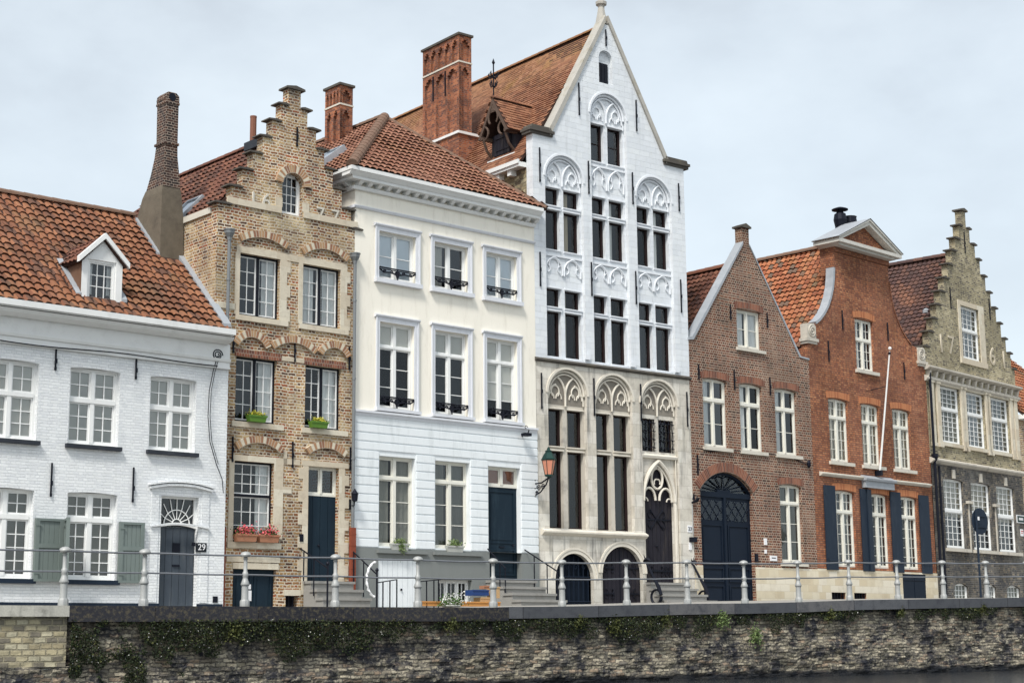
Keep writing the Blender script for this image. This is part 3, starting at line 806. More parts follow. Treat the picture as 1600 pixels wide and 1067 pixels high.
# cornice
mb = MB(); zg = h1.Z(354, 513.4, -.42)
mb.box(XL, -.10, -.46, -.30, zg-.13, zg); mb.box(XL, -.12, -.40, -.02, zg-.15, zg-.02)
mb.prism([(0, zg-.17), (-.36, zg-.17), (-.30, zg-.24), (-.14, zg-.30), (0, zg-.30)], XL, -.08, axis='x')
mb.box(XL, 0, -.055, -.001, 7.33, zg-.29); mb.prism([(0, 7.52), (-.11, 7.52), (-.09, 7.46), (-.06, 7.44), (0, 7.44)], XL, .004, axis='x')
mb.box(XL, .002, -.08, -.001, 7.29, 7.335)
mb.build('cornice', 'white_trim', h1)
# roof
RY, RZ = 3.2, 11.50
mb = MB(); e0, e1 = (XL, -.36, zg+.0), (-.22, -.36, zg+.0)
D1 = ((-3.86, .0), (-2.36, 1.9))
sl = (RZ-zg)/(RY+.36)
def rz1(y): return zg+sl*(y+.36)
roof_plane(mb, [e0, (-.26, -.36, zg), (-.26, 1.83, rz1(1.83)), (-.86, 1.83, rz1(1.83)), (-.86, RY, RZ), (XL, RY, RZ)], .215, .265, holes=[[(-3.72, .0, rz1(.0)), (-2.7, .0, rz1(.0)), (-2.7, 1.3, rz1(1.3)), (-3.72, 1.3, rz1(1.3))]])
roof_plane(mb, [(-.86, 2*RY, zg), (XL, 2*RY, zg), (XL, RY, RZ), (-.86, RY, RZ)], .5, .6, seg=2)
mb.build('roof', ['tiles_orange', 'roof_under'], h1)
mb = MB(); ridge_tiles(mb, (XL, RY, RZ-.02), (-.88, RY, RZ+.02), .11); mb.build('ridge_tiles', 'hip_tile', h1)
mb = MB(); mb.prism([(.31, 7.9), (2*RY-.2, 7.9), (RY, RZ-.12)], XL, XL+.25, axis='x'); mb.build('gable_end', 'white_painted_brick', h1)
mb = MB()      # stepped lead flashing up the party wall
n = 17
for k in range(n):
    y0 = -.3+(RY+.1)*k/n; y1 = -.3+(RY+.1)*(k+1)/n; z0 = rz1(y0)+.07; dx_ = -.58 if y0 > 1.75 else 0; mb.pr.append(len(mb.f))
    mb.face([(-.34+dx_, y0, rz1(y0)+.085), (-.14+dx_, y0, rz1(y0)+.10), (-.14+dx_, y1, rz1(y1)+.12), (-.34+dx_, y1, rz1(y1)+.10)])
    mb.face([(-.34+dx_, y0, rz1(y0)+.02), (-.14+dx_, y0, rz1(y0)+.02), (-.14+dx_, y0, rz1(y0)+.10), (-.34+dx_, y0, rz1(y0)+.085)])
    mb.face([(-.34+dx_, y1, rz1(y1)), (-.34+dx_, y0, rz1(y0)), (-.34+dx_, y0, rz1(y0)+.085), (-.34+dx_, y1, rz1(y1)+.10)])
mb.split('lead_flashing', 'zinc', h1)
# dormer
yd = .02; dx0, dx1 = h1.S(127, 440, yd), h1.S(190.5, 450, yd); dz0 = zg-.06; dze = h1.Z(127, 402, yd); dza = h1.Z(160, 374, yd); dcx = (dx0+dx1)/2
wr = [h1.S(136.5, 440, yd), h1.S(181, 440, yd), h1.Z(138, 469, yd), h1.Z(138, 404, yd)]
mb = MB(); facade(mb, [(dx0, dz0), (dx1, dz0), (dx1, dze), (dcx, dza), (dx0, dze)], [rpoly(wr)], yd, .12)
for a in (0, 1):
    A = (dx0, dze) if a == 0 else (dx1, dze); sg = 1 if a == 0 else -1
    ex = A[0]-sg*.12; ez = dze-.12*(dza-dze)/(dcx-dx0)
    P = [(ex, ez), (dcx, dza), (dcx, dza+.13), (ex-.0, ez+.13)]
    mb.prism(P, yd-.12, yd+.0)
mb.box(dx0-.1, dx1+.1, yd-.10, yd, dz0-.02, dz0+.06)
mb.box(wr[0]-.06, wr[1]+.06, yd-.05, yd, wr[2]-.06, wr[2]); 
dm = mb.build('dormer', 'white_wood', h1)
hh = type('X', (), {})
def dormer_window(r, y, par, base, bars):
    o = window(h1, r, y, .05, (), (), (bars,), cur='sides', curmat='curtain_white', room=(.06, .55)); o.parent = par
    return o
dormer_window(wr, yd+.03, dm, B1, (3, 3))
mb = MB()
def roof_y(z): return (z-zg)/sl-.36
yb_e, yb_a = roof_y(dze)+.05, roof_y(dza)+.05
mb.prism([(yd+.01, dz0), (yd+.01, dze), (yb_e, dze)], dx0+.005, dx0+.05, axis='x'); mb.prism([(yd+.01, dz0), (yd+.01, dze), (yb_e, dze)], dx1-.05, dx1-.005, axis='x')
mb.build('dormer_cheek', 'cheek_wood', dm, off=(0, 0, B1))
mb = MB(); dd = .10*(dza-dze)/(dcx-dx0)
roof_plane(mb, [(dx0-.10, yb_e-.1, dze-dd+.04), (dx0-.10, yd-.07, dze-dd+.04), (dcx, yd-.07, dza+.07), (dcx, yb_a, dza+.07)], .18, .24, amp=.02, lift=.03)
roof_plane(mb, [(dx1+.10, yd-.07, dze-dd+.04), (dx1+.10, yb_e-.1, dze-dd+.04), (dcx, yb_a, dza+.07), (dcx, yd-.07, dza+.07)], .18, .24, amp=.02, lift=.03)
mb.build('dormer_roof', ['tiles_brown_red', 'roof_under'], dm, off=(0, 0, B1))
mb = MB()
for (x, s) in ((dx0-.12, 1), (dx1+.0, 1)):
    mb = MB()
    for k in range(7):
        y0, y1 = yd+(yb_e-yd)*k/7, yd+(yb_e-yd)*(k+1)/7
        mb.face([(x, y0, rz1(y0)+.085), (x+.14, y0, rz1(y0)+.10), (x+.14, y1, rz1(y1)+.12), (x, y1, rz1(y1)+.10)])
        mb.face([(x, y0, rz1(y0)+.02), (x+.14, y0, rz1(y0)+.02), (x+.14, y0, rz1(y0)+.10), (x, y0, rz1(y0)+.085)])
    mb.build('dormer_flashing', 'zinc', dm, off=(0, 0, B1))
# tall chimney between the roofs: plastered flared foot, sooty brick shaft
def loft(mb, secs, m=0):
    for a, b in zip(secs, secs[1:]):
        (x0, x1, y0, y1, z0), (X0, X1, Y0, Y1, z1) = a, b
        A = [(x0, y0, z0), (x1, y0, z0), (x1, y1, z0), (x0, y1, z0)]; Bq = [(X0, Y0, z1), (X1, Y0, z1), (X1, Y1, z1), (X0, Y1, z1)]
        for k in range(4): mb.face([A[k], A[(k+1) % 4], Bq[(k+1) % 4], Bq[k]], m)
    x0, x1, y0, y1, z = secs[-1]; mb.face([(x0, y0, z), (x1, y0, z), (x1, y1, z), (x0, y1, z)], m)
cy = 1.83
mb = MB(); loft(mb, [(-.86, -.2, cy, 3.4, 9.3), (-.86, -.24, cy, 3.12, 11.2), (-.86, -.32, cy, 2.80, 11.85), (-.84, -.36, cy+.01, 2.68, 12.02)])
ch = mb.build('chimney', 'grey_render', h1)
XR = -.46
mb = MB(); loft(mb, [(-.84, -.36, cy, 2.66, 12.0), (-.83, -.40, cy+.01, 2.46, 12.4), (-.82, XR+.01, cy+.02, 2.32, 12.8), (-.81, XR, cy+.02, 2.28, 13.1)])
mb.box(-.85, XR+.03, cy-.01, 2.31, 13.08, 13.14); loft(mb, [(-.81, XR, cy+.02, 2.27, 13.14), (-.81, XR, cy+.02, 2.29, 14.15)])
mb.box(-.83, XR+.02, cy+.0, 2.31, 14.12, 14.18); mb.box(-.82, XR+.01, cy+.01, 2.3, 14.18, 14.24)
mb.prism([(-.83, 14.24), (XR+.03, 14.24), (XR+.02, 14.36), (XR-.06, 14.43), (-.74, 14.43), (-.81, 14.36)], cy+.04, 2.3)
mb.build('chimney_shaft', 'sooty_brick', ch, off=(0, 0, B1))
mb = MB(); mb.lathe([(.11, -.03), (.11, .01)], (0, 0, 0), 12); mb.v = [((-.82+XR)/2+v[0]*.8, cy+.035+v[2], 14.30+v[1]) for v in mb.v]; mb.build('chimney_mouth', 'interior_dark', ch, off=(0, 0, B1))

# =================================================================== HOUSE 2: brown brick stepped gable 1677
h2 = H((-6.854, 37.398), 41.8, 1.84, 'townhouse', 'narrow old brown brick stepped gable house dated 1677 with petrol blue door')
B2 = h2.base; X0, X1 = -.2, 3.93; CX = 1.95; TH = .26
steps = []
ZC = [11.36, 11.84, 12.32, 12.79, 13.26, 13.73, 14.20]
lx = [X0, X0+.20, .33, .62, .89, 1.15, 1.42]   # step faces, left
lx = [-.2, .18, .48, .76, 1.03, 1.29, 1.56]
tz = 14.66
out = [(X0, B2-.4), (X1+.02, B2-.4)]
rgt = [2*CX-x for x in lx]
rgt[0] = X1+.02
for k in range(7):
    out.append((rgt[k], ZC[k])); out.append((rgt[k+1] if k < 6 else CX+.18, ZC[k]))
out += [(CX+.18, tz), (CX-.18, tz)]
for k in range(6, -1, -1):
    out.append(((lx[k+1] if k < 6 else CX-.18), ZC[k])); out.append((lx[k], ZC[k]))
u2 = [(h2.rect(374, 394.3, 437, 490)), (h2.rect(472.5, 412, 531.5, 507.6))]
zz0 = (u2[0][2]+u2[1][2])/2; zz1 = (u2[0][3]+u2[1][3])/2
u2 = [(r[0], r[1], zz0, zz1) for r in u2]
m2 = h2.row([(368, 556, 432, 657.4), (476.6, 569, 532.7, 668)])
l2 = h2.rect(364.5, 719, 427, 846)
d2 = [h2.S(480, 840), h2.S(528.4, 840), h2.Z(481, 908), h2.Z(481, 727)]
c2 = [h2.S(363.6, 915), h2.S(431.4, 915), B2, h2.Z(364, 888)]
v2 = [h2.S(446, 938), h2.S(466, 938), B2, h2.Z(446, 930)]
a2 = h2.rect(441, 268, 472.5, 333)
holes = [rpoly(r) for r in (u2+m2+[l2, d2, c2, v2])]+[arc_top(a2[0], a2[1], a2[2], a2[3], .5, 12)]
mb = MB(); facade(mb, out, holes, 0, .24)
n = len(out)      # gable thickness
for i in range(2, n-1):
    a, b = out[i], out[(i+1) % n]; mb.face([(a[0], 0, a[1]), (b[0], 0, b[1]), (b[0], .26, b[1]), (a[0], .26, a[1])])
facade(mb, out, holes, .26, .001)
mb.face([(X1+.02, 0, B2-.4), (X1+.02, .26, B2-.4), (X1+.02, .26, ZC[0]), (X1+.02, 0, ZC[0])]); mb.face([(X0, .26, B2-.4), (X0, 0, B2-.4), (X0, 0, ZC[0]), (X0, .26, ZC[0])])
mb.build('wall', 'old_brown_brick', h2)
mb = MB(); mb.box(X0, X0+.3, .261, 6.4, 7, 11.15); mb.box(X1-.3, X1, .261, 6.4, 3, 11.15); mb.box(X0+.3, X1-.3, 6.1, 6.4, 3, 11.15)
mb.split('side_wall', 'old_brown_brick', h2)
mb = MB(); mb.box(X0-.05, X0+.24, .26, 2.0, 11.15, 11.30); mb.build('side_coping', 'pale_stone', h2)
# gable step caps
mb = MB()
for k in range(7):
    a, b = lx[k], (lx[k+1] if k < 6 else CX-.18)
    for (p, q) in ((a, b), (2*CX-b, 2*CX-a if k else X1+.02)):
        left = p < CX
        mb.prism([(p-(.13 if left else .0), ZC[k]), (q+(.0 if left else .13), ZC[k]), (q+(.0 if left else .12), ZC[k]+.035), ((p+q)/2, ZC[k]+.06), (p-(.12 if left else .0), ZC[k]+.035)], -.06, .30)
mb.prism([(CX-.28, tz), (CX+.28, tz), (CX+.27, tz+.05), (CX, tz+.10), (CX-.27, tz+.05)], -.07, .32)
mb.split('step_cap', 'dark_cap_stone', h2)
# stone trim: lintels, jambs, sills, string courses
mb = MB(); pr = -.022
def tb(x0, x1, z0, z1, p=pr, m=0): mb.box(x0, x1, p, -.0005, z0, z1, m, skip='b')
zl = u2[0][3]; 
tb(u2[0][0]-.10, u2[1][1]+.20, zl+.0, zl+.17)
for r in u2:
    tb(r[0]-.13, r[0], r[2], r[3]); tb(r[1], r[1]+.20, r[2], r[3])
    for k in (0, 2, 4): tb(r[1]+.20, r[1]+.30, r[2]+(r[3]-r[2])*k/5, r[2]+(r[3]-r[2])*(k+1)/5-.02); 
    tb(r[0]-.10, r[1]+.24, r[2]-.13, r[2], -.05)
tb(X0+.04, u2[0][0]-.1, u2[0][2]+.1, u2[0][2]+.25); 
zg2 = a2[2]; tb(lx[0]+.25, a2[0]-.03, zg2-.02, zg2+.14, -.04); tb(a2[1]+.03, X1-.02, zg2-.02, zg2+.14, -.04)
for s in (-1, 1):
    x = a2[0]-.20 if s < 0 else a2[1]; tb(x, x+.20, zg2+.14, zg2+.38); 
for r in m2: tb(r[0]-.10, r[1]+.20, r[2]-.13, r[2], -.05)
tb(m2[0][1]+.08, m2[1][0]-.05, m2[0][3]+.02, m2[0][3]+.12)
tb(l2[0]-.05, d2[0]-.25, l2[3], l2[3]+.14); tb(d2[0]-.2, d2[1]+.28, l2[3]+.005, l2[3]+.14)
tb(l2[0]-.14, l2[0], l2[2], l2[3]); tb(l2[1], l2[1]+.26, l2[2]+.1, l2[3]); tb(l2[1]+.26, l2[1]+.5, l2[2]+1.2, l2[2]+1.36); tb(l2[1]+.26, l2[1]+.36, l2[2]+1.9, l2[2]+2.2)
tb(l2[0]-.16, l2[1]+.22, l2[2]-.14, l2[2], -.05); tb(l2[0]-.16, l2[1]+.2, l2[2]-.46, l2[2]-.32, -.03)
for x, w in ((d2[0]-.16, .16), (d2[1], .17)):
    tb(x, x+w, B2+.3, l2[3]); 
for k in range(5):
    z = d2[2]+.15+k*.55; tb(d2[1]+.17, d2[1]+.30, z, z+.26); tb(d2[0]-.28, d2[0]-.16, z+.1, z+.36)
tb(c2[0]-.02, c2[1]+.05, c2[3], c2[3]+.14); tb(v2[0]-.06, v2[1]+.06, v2[3], v2[3]+.14)
mb.split('stone_trim', 'sandstone', h2)
mb = MB()      # relieving arches, stone and brick voussoirs
def arch_b(x0, x1, zs, rise, wdt, p=-.075): mb.band(arc_pts(x0, x1, zs, rise, 16), wdt, p, -.0, uvarc=True)
def pxarch(h, xl, yl, xr, yr, xc, yc, wdt):
    a, b, c = h.at(xl, yl), h.at(xr, yr), h.at(xc, yc); zs = (a[1]+b[1])/2
    arch_b(a[0]+wdt*.6, b[0]-wdt*.6, zs, max(.1, c[1]-wdt-zs), wdt)
K3 = lambda x, y: (260+x/2.541, 120+y/2.541); K4 = lambda x, y: (330+x/2.3185, 500+y/2.3196)
for K, a, b, c in ((K3, (280, 650), (483, 692), (365, 612)), (K3, (530, 700), (722, 745), (622, 660)),
                   (K4, (82, 92), (206, 106), (140, 38)), (K4, (210, 108), (381, 124), (300, 60)), (K4, (388, 125), (497, 142), (445, 78)),
                   (K4, (80, 470), (258, 482), (165, 420)), (K4, (338, 485), (489, 500), (415, 440))):
    pxarch(h2, *K(*a), *K(*b), *K(*c), .17)
arch_b(a2[0]-.02, a2[1]+.02, a2[3]-.30, .30, .20)
mb.split('relieving_arch', 'arch_voussoir', h2)
mb = MB()
for r in m2: mb.box(r[0]-.04, r[1]+.12, -.03, -.0005, r[3]-.0, r[3]+.17, skip='b')
mb.split('lintel', 'red_arch_brick', h2)
g1 = dict(mat='black_wood', smat='white_wood', fw=.045, mw=.07, sash=.03, bw=.018)
window(h2, u2[0], .10, split=(.5,), bars=((2, 4),), cur='right', **g1); window(h2, u2[1], .10, split=(.5,), bars=((2, 4),), cur='wide', **g1)
window(h2, m2[0], .10, split=(.5,), bars=((2, 4),), cur='right', **g1)
window(h2, m2[1], .10, split=(.5,), bars=((2, 4),), cur='half', **g1, label='dark framed window with its left casement open')
window(h2, l2, .10, split=(), trans=(.42,), bars=((4, 3), (4, 3)), tw=.06, cur='right', mat='black_wood', smat='white_wood', fw=.04, sash=.03, bw=.018)
window(h2, a2, .12, split=(), bars=((3, 4),), cur=None, mat='white_wood', fw=.05, sash=.035, bw=.018)
zt2 = h2.Z(481, 771)
door(h2, (d2[0], d2[1], d2[2], zt2-.03), .14, 'petrol_paint', planks=4, handle=(.45, .42), slot=False)
window(h2, (d2[0], d2[1], zt2-.03, d2[3]), .12, .045, (.5,), (), ((1, 1),), mw=.05, mat='cream_wood', name='transom_window')
door(h2, (c2[0], c2[1], c2[2]-.2, c2[3]), .12, 'petrol_paint', panels=((.06, .46, .1, .9), (.54, .94, .1, .9)), slot=False, name='cellar_door')
g = MB(); x, z = h2.at(392, 930); g.box(x-.07, x+.07, .085, .09, z-.12, z+.12); g.box(x-.05, x+.05, .083, .085, z+.15, z+.26); g.build('paper_notice', 'paper_white', h2)
g = MB(); g.box(v2[0], v2[1], .2, .22, v2[2], v2[3]); 
for k in (1, 2): g.box(v2[0]+(v2[1]-v2[0])*k/3-.012, v2[0]+(v2[1]-v2[0])*k/3+.012, .05, .075, v2[2], v2[3])
g.build('cellar_vent', 'iron', h2)
for a in ((357.5+6.5, 519, 551), (460, 529, 565), (545, 542, 577.5), (362.8, 682, 721), (456.5, 690, 730), (546.7, 698.5, 734), (463.5, 199, 229)): anchor(h2, *a)
g = MB(); x, z = h2.at(470, 840); g.box(x-.05, x+.05, -.04, 0, z-.09, z+.09); g.build('intercom', 'iron', h2)
for t, px, py in (('1', 395, 312), ('6', 415.5, 315), ('7', 500, 336), ('7', 523, 340)):
    x, z = h2.at(px, py); text_mesh(t, .50, .02, 'date_digit', 'pale_stone', h2.root, (x, -.015, z-B2))
# wall lamp right of the door
g = MB(); x, z = h2.at(546, 783); g.box(x-.03, x+.03, -.03, 0, z-.2, z+.05); g.tube([(x, -.02, z-.1), (x, -.2, z-.12), (x, -.22, z)], .014, 5); g.lathe([(.03, -.02), (.07, .0), (.085, .16), (.1, .17), (.03, .26), (.01, .3)], (x, -.22, z), 8)
g.build('wall_lamp', 'iron', h2)
# drainpipes
def pipe(h, x, y, zt, zb, zred, r=.042):
    g = MB(); g.tube([(x, y, zt), (x, y, zred)], r, 8)
    g.lathe([(.05, -.02), (.06, .05), (.12, .15), (.13, .22), (.145, .225), (.145, .25)], (x, y, zt), 8)
    for z in (zt-1.0, zt-3.0, zt-5.0): g.lathe([(r+.012, 0), (r+.012, .05)], (x, y, z), 8)
    g.split('drainpipe', 'drainpipe_grey', h)
    g = MB(); g.box(x-.07, x+.07, y-.05, y+.05, zb, zred); 
    for k in range(7): g.box(x-.075, x+.075, y-.055, y+.05, zb+.1+(zred-zb)*k/7, zb+.125+(zred-zb)*k/7)
    g.build('drainpipe_foot', 'drainpipe_red', h)
xp = h2.S(354, 560, -.12); pipe(h2, xp, -.12, h2.Z(357, 374, -.12), B2, h2.Z(350, 824, -.12))
xp = h2.S(553, 600, -.10); pipe(h2, xp, -.10, h2.Z(555.5, 411, -.1), B2, h2.Z(549, 824, -.1))
# roof
RZ2 = 13.62; mb = MB()
roof_plane(mb, [(X0+.05, 6.4, 11.25), (X0+.05, .25, 11.25), (CX, .25, RZ2), (CX, 6.4, RZ2)], .21, .26)
roof_plane(mb, [(X1-.05, .25, 11.25), (X1-.05, 6.4, 11.25), (CX, 6.4, RZ2), (CX, .25, RZ2)], .21, .26)
ridge_tiles(mb, (CX, 6.4, RZ2+.03), (CX, .25, RZ2+.03), .11)
mb.build('roof', ['tiles_brown_red', 'roof_under'], h2)
# roof window in the left slope
def skylight(h, c, U, V, N, w, l, lift=.10, op=0.):
    c, U, V, N = map(Vector, (c, U, V, N)); f = MB()
    def P(a, b, k): return c+U*a+V*b+N*k
    for (a0, a1, b0, b1) in ((-w/2, -w/2+.07, -l/2, l/2), (w/2-.07, w/2, -l/2, l/2), (-w/2+.07, w/2-.07, -l/2, -l/2+.08), (-w/2+.07, w/2-.07, l/2-.08, l/2)):
        q = [P(a0, b0, lift+.06), P(a1, b0, lift+.06), P(a1, b1, lift+.06), P(a0, b1, lift+.06)]; p = [P(a0, b0, -.05), P(a1, b0, -.05), P(a1, b1, -.05), P(a0, b1, -.05)]
        f.face(q); 
        for i in range(4): f.face([p[i], p[(i+1) % 4], q[(i+1) % 4], q[i]])
    o = f.build('skylight', 'zinc', h)
    g = MB(); g.face([P(-w/2, -l/2, lift+.03), P(w/2, -l/2, lift+.03), P(w/2, l/2, lift+.03), P(-w/2, l/2, lift+.03)]); g.build('pane', 'skylight_glass', o, off=(0, 0, h.base))
sl2 = Vector((CX-X0, 0, RZ2-11.25)).normalized(); nn2 = Vector((-sl2.z, 0, sl2.x))
skylight(h2, (X0+.42, 2.15, 11.25+.40*sl2.z/sl2.x), (0, -1, 0), sl2, nn2, .75, .85, lift=.03)
mb = MB(); mb.lathe([(.085, 0), (.085, .75), (.09, .76), (.09, .8)], (CX-.25, 1.5, 13.5), 10); 
mb.build('flue_pipe', 'clay_pot', h2)
mb = MB(); mb.box(CX-.36, CX+.02, 1.05, 1.75, 13.4, 13.62); mb.build('ridge_flashing', 'black_stone', h2)

# =================================================================== HOUSE 3: cream stucco, hipped roof
h3 = H((-3.986, 39.962), 41.6, 1.86, 'townhouse', 'three storey cream stucco house with hipped tile roof, pale blue ground floor and grey plinth')
B3 = h3.base; W3 = 6.2
t3 = h3.row([(591, 360, 649, 436), (677.5, 376.6, 730.3, 448.5), (758.4, 394, 807, 464)])
q3 = h3.row([(591.8, 502.5, 646.7, 635.3), (678.6, 515, 730.8, 646.5), (759.6, 527.3, 808, 657)])
g3 = h3.row([(591.8, 711.8, 648, 851), (679.5, 718.5, 733.5, 857.6)])
d3 = [h3.S(762.8, 820), h3.S(813, 820), h3.Z(763, 906.6), h3.Z(763, 727.5)]
c3 = [h3.S(589, 900), h3.S(652, 900), B3, h3.Z(589, 871)]
k3 = [h3.S(684, 930), h3.S(735.5, 930), B3+.05, h3.Z(684, 905)]
zb3 = h3.Z(560, 643.4); zp3 = h3.Z(560, 854.4)
mb = MB(); facade(mb, [(0, zb3), (W3, zb3), (W3, 12.75), (0, 12.75)], [rpoly(r) for r in t3+q3], 0, .2)
mb.box(0, W3, .201+.1, 9.5, B3, 12.75, skip='ftu'); mb.box(0, .002, 0, .31, zb3, 12.75)
mb.build('wall', 'cream_stucco', h3)
mb = MB(); facade(mb, [(-.0, zp3), (W3, zp3), (W3, zb3), (0, zb3)], [rpoly(r) for r in g3]+[[(d3[0], zp3+.0001), (d3[1], zp3+.0001), (d3[1], d3[3]), (d3[0], d3[3])]], -.012, .22)
o = mb.build('ground_floor_wall', 'pale_blue_paint', h3)
# raised bands of the rusticated ground floor (grooves between)
mb = MB(); nb = 15; bh = (zb3-.06-zp3)/nb
for k in range(nb):
    z0, z1 = zp3+bh*k+.012, zp3+bh*(k+1)-.012
    cuts = [(0.0, W3)]
    for r in g3+[tuple(d3)]:
        if z1 > r[2] and z0 < r[3]:
            new = []
            for a, b in cuts:
                if r[1]+.03 <= a or r[0]-.03 >= b: new.append((a, b))
                else:
                    if r[0]-.03 > a: new.append((a, r[0]-.03))
                    if r[1]+.03 < b: new.append((r[1]+.03, b))
            cuts = new
    for a, b in cuts: mb.prism([(-.012, z0), (-.036, z0+.012), (-.036, z1-.012), (-.012, z1)], a, b, axis='x')
mb.build('rustication', 'pale_blue_paint', h3)
mb = MB(); facade(mb, [(0, B3-.4), (W3, B3-.4), (W3, zp3), (0, zp3)], [rpoly(c3), rpoly(k3), [(d3[0], d3[2]), (d3[1], d3[2]), (d3[1], zp3-.0001), (d3[0], zp3-.0001)]], -.05, .22)
mb.face([(0, -.05, zp3), (d3[0], -.05, zp3), (d3[0], 0, zp3), (0, 0, zp3)]); mb.face([(d3[1], -.05, zp3), (W3, -.05, zp3), (W3, 0, zp3), (d3[1], 0, zp3)])
mb.box(g3[0][0]-.1, g3[0][1]+.35, -.14, -.051, zp3-.13, zp3-.05); mb.box(g3[1][0]-.12, g3[1][1]+.35, -.14, -.051, zp3-.13, zp3-.05)
mb.split('plinth', 'grey_stucco', h3)
mb = MB()
mb.prism([(0, zb3-.09), (-.05, zb3-.09), (-.07, zb3-.02), (-.11, zb3), (-.11, zb3+.05), (0, zb3+.07)], -.02, W3-.02, axis='x')
zf = h3.Z(562.5, 323)
mb.prism([(0, zf-.05), (-.04, zf-.05), (-.07, zf), (-.07, zf+.02), (0, zf+.035)], -.05, W3, axis='x'); mb.box(-.06, 0, 0, 9.5, zf-.05, zf+.02)
mb.split('string_course', 'lilac_trim', h3)
# cornice with modillions, wrapping the left corner
ZG3 = 12.90; mb = MB()
def corn(mb, d0, z0, z1, d1=None):
    d1 = d0 if d1 is None else d1
    mb.prism([(0, z0), (-d0, z0), (-d1, z1), (0, z1)], -d1, W3-.02, axis='x')
    mb.prism([(0, z0), (-d0, z0), (-d1, z1), (0, z1)], 0.0, 9.5, axis='y')
corn(mb, .08, 12.42, 12.50, .12); corn(mb, .30, 12.62, 12.70); corn(mb, .32, 12.70, 12.80, .42); corn(mb, .44, 12.80, 12.90)
mb.build('cornice', 'white_trim', h3)
mb = MB()
nmod = 21
for k in range(nmod):
    x = .05+(W3-.1)*k/(nmod-1); mb.prism([(0, 12.50), (-.06, 12.50), (-.20, 12.57), (-.25, 12.62), (0, 12.62)], x-.055, x+.055, axis='x')
for k in range(14):
    y = .2+k*.31; mb.prism([(0, 12.50), (-.06, 12.50), (-.20, 12.57), (-.25, 12.62), (0, 12.62)], y-.055, y+.055, axis='y')
mb.split('modillion', 'white_trim', h3)
# window surrounds
def surround(h, r, w=.105, top=.2, bot=.11, mat='lilac_trim'):
    m = MB(); a, b, c, d = r
    m.box(a-w, a, -.045, .0, c, d); m.box(b, b+w, -.045, .0, c, d); m.box(a-w, b+w, -.047, .0, d, d+w)
    m.box(a-w-.02, a-w+.02, -.07, -.045, c, d+w); m.box(b+w-.02, b+w+.02, -.07, -.045, c, d+w)
    m.prism([(0, d+w), (-.06, d+w), (-.10, d+w+.04), (-.10, d+w+.07), (0, d+w+.09)], a-w-.05, b+w+.05, axis='x')
    m.box(a-w-.03, b+w+.06, -.12, -.0, c-bot, c-.001)
    return m.build('window_surround', mat, h)
for r in t3: surround(h3, r)
for r in q3: surround(h3, r, bot=.0+.08)
cw = 'cream_wood'
for i, r in enumerate(t3): window(h3, r, .10, .05, (.5,), (), ((1, 2),), mw=.09, cur='blind' if i != 1 else 'left', curmat='blind_white' if i != 1 else 'blind_grey')
for i, r in enumerate(q3): window(h3, r, .10, .05, (.5,), (.28,), ((1, 1), (1, 3)), mw=.09, tw=.06, cur='blind', curmat='blind_grey', curf=(0., (.26, .28, .76)[i]))
for i, r in enumerate(g3): window(h3, r, .12, .05, (.5,), (.24,), ((1, 1), (1, 3)), mw=.09, tw=.07, cur='wide', curmat='curtain_dull', mat=cw)
zt3 = h3.Z(763, 759)
door(h3, (d3[0]+.02, d3[1], d3[2], zt3), .15, 'petrol_paint', panels=((.08, .92, .40, .96), (.08, .92, .06, .34)), handle=(.86, .38))
window(h3, (d3[0], d3[1], zt3, d3[3]), .12, .05, (.5,), (), ((1, 1),), mw=.09, mat=cw, name='transom_window', cur='blind', curmat='terracotta')
door(h3, (c3[0], c3[1], c3[2]-.2, c3[3]), .0, 'pale_blue_paint', planks=8, slot=False, name='cellar_door', handle=(.58, .45))
window(h3, k3, .1, .05, (.33, .66), (), ((2, 1),), mw=.05, mat='white_wood', name='cellar_window')
# iron window guards
def guard(h, r, py=.0, style=0):
    f = MB(); x0, x1 = r[0]+.02, r[1]-.02; z = r[2]+.16; y = -.03
    f.tube([(x0, y, z+.14), (x1, y, z+.14)], .022, 5); f.tube([(x0, y, z+.10), (x1, y, z+.10)], .012, 4)
    cx = (x0+x1)/2; W = x1-x0
    f.tube([(x0, y, z+.10), (x0+W*.12, y, z+.02), (x0+W*.3, y, z+.04), (cx-.05, y, z+.0), (cx, y, z-.10), (cx+.05, y, z+.0), (x1-W*.3, y, z+.04), (x1-W*.12, y, z+.02), (x1, y, z+.10)], .02, 5)
    for c, s in ((x0+W*.14, 1), (x0+W*.34, -1), (x1-W*.14, -1), (x1-W*.34, 1)):
        f.tube(spiral(c, z+.06, .045, .008, 0, 1.4*s, 16, y), .016, 4)
    for s in (-1, 1): f.tube(spiral(cx+s*.06, z+.03, .05, .008, pi/2, 1.3*s, 16, y), .018, 4)
    f.tube([(cx, y, z+.12), (cx, y, z-.13)], .02, 5)
    for x in (x0, x1): f.tube([(x, y, z+.12), (x, .08, z+.12)], .01, 4)
    f.build('window_guard', 'iron', h)
for r in t3+q3: guard(h3, r)
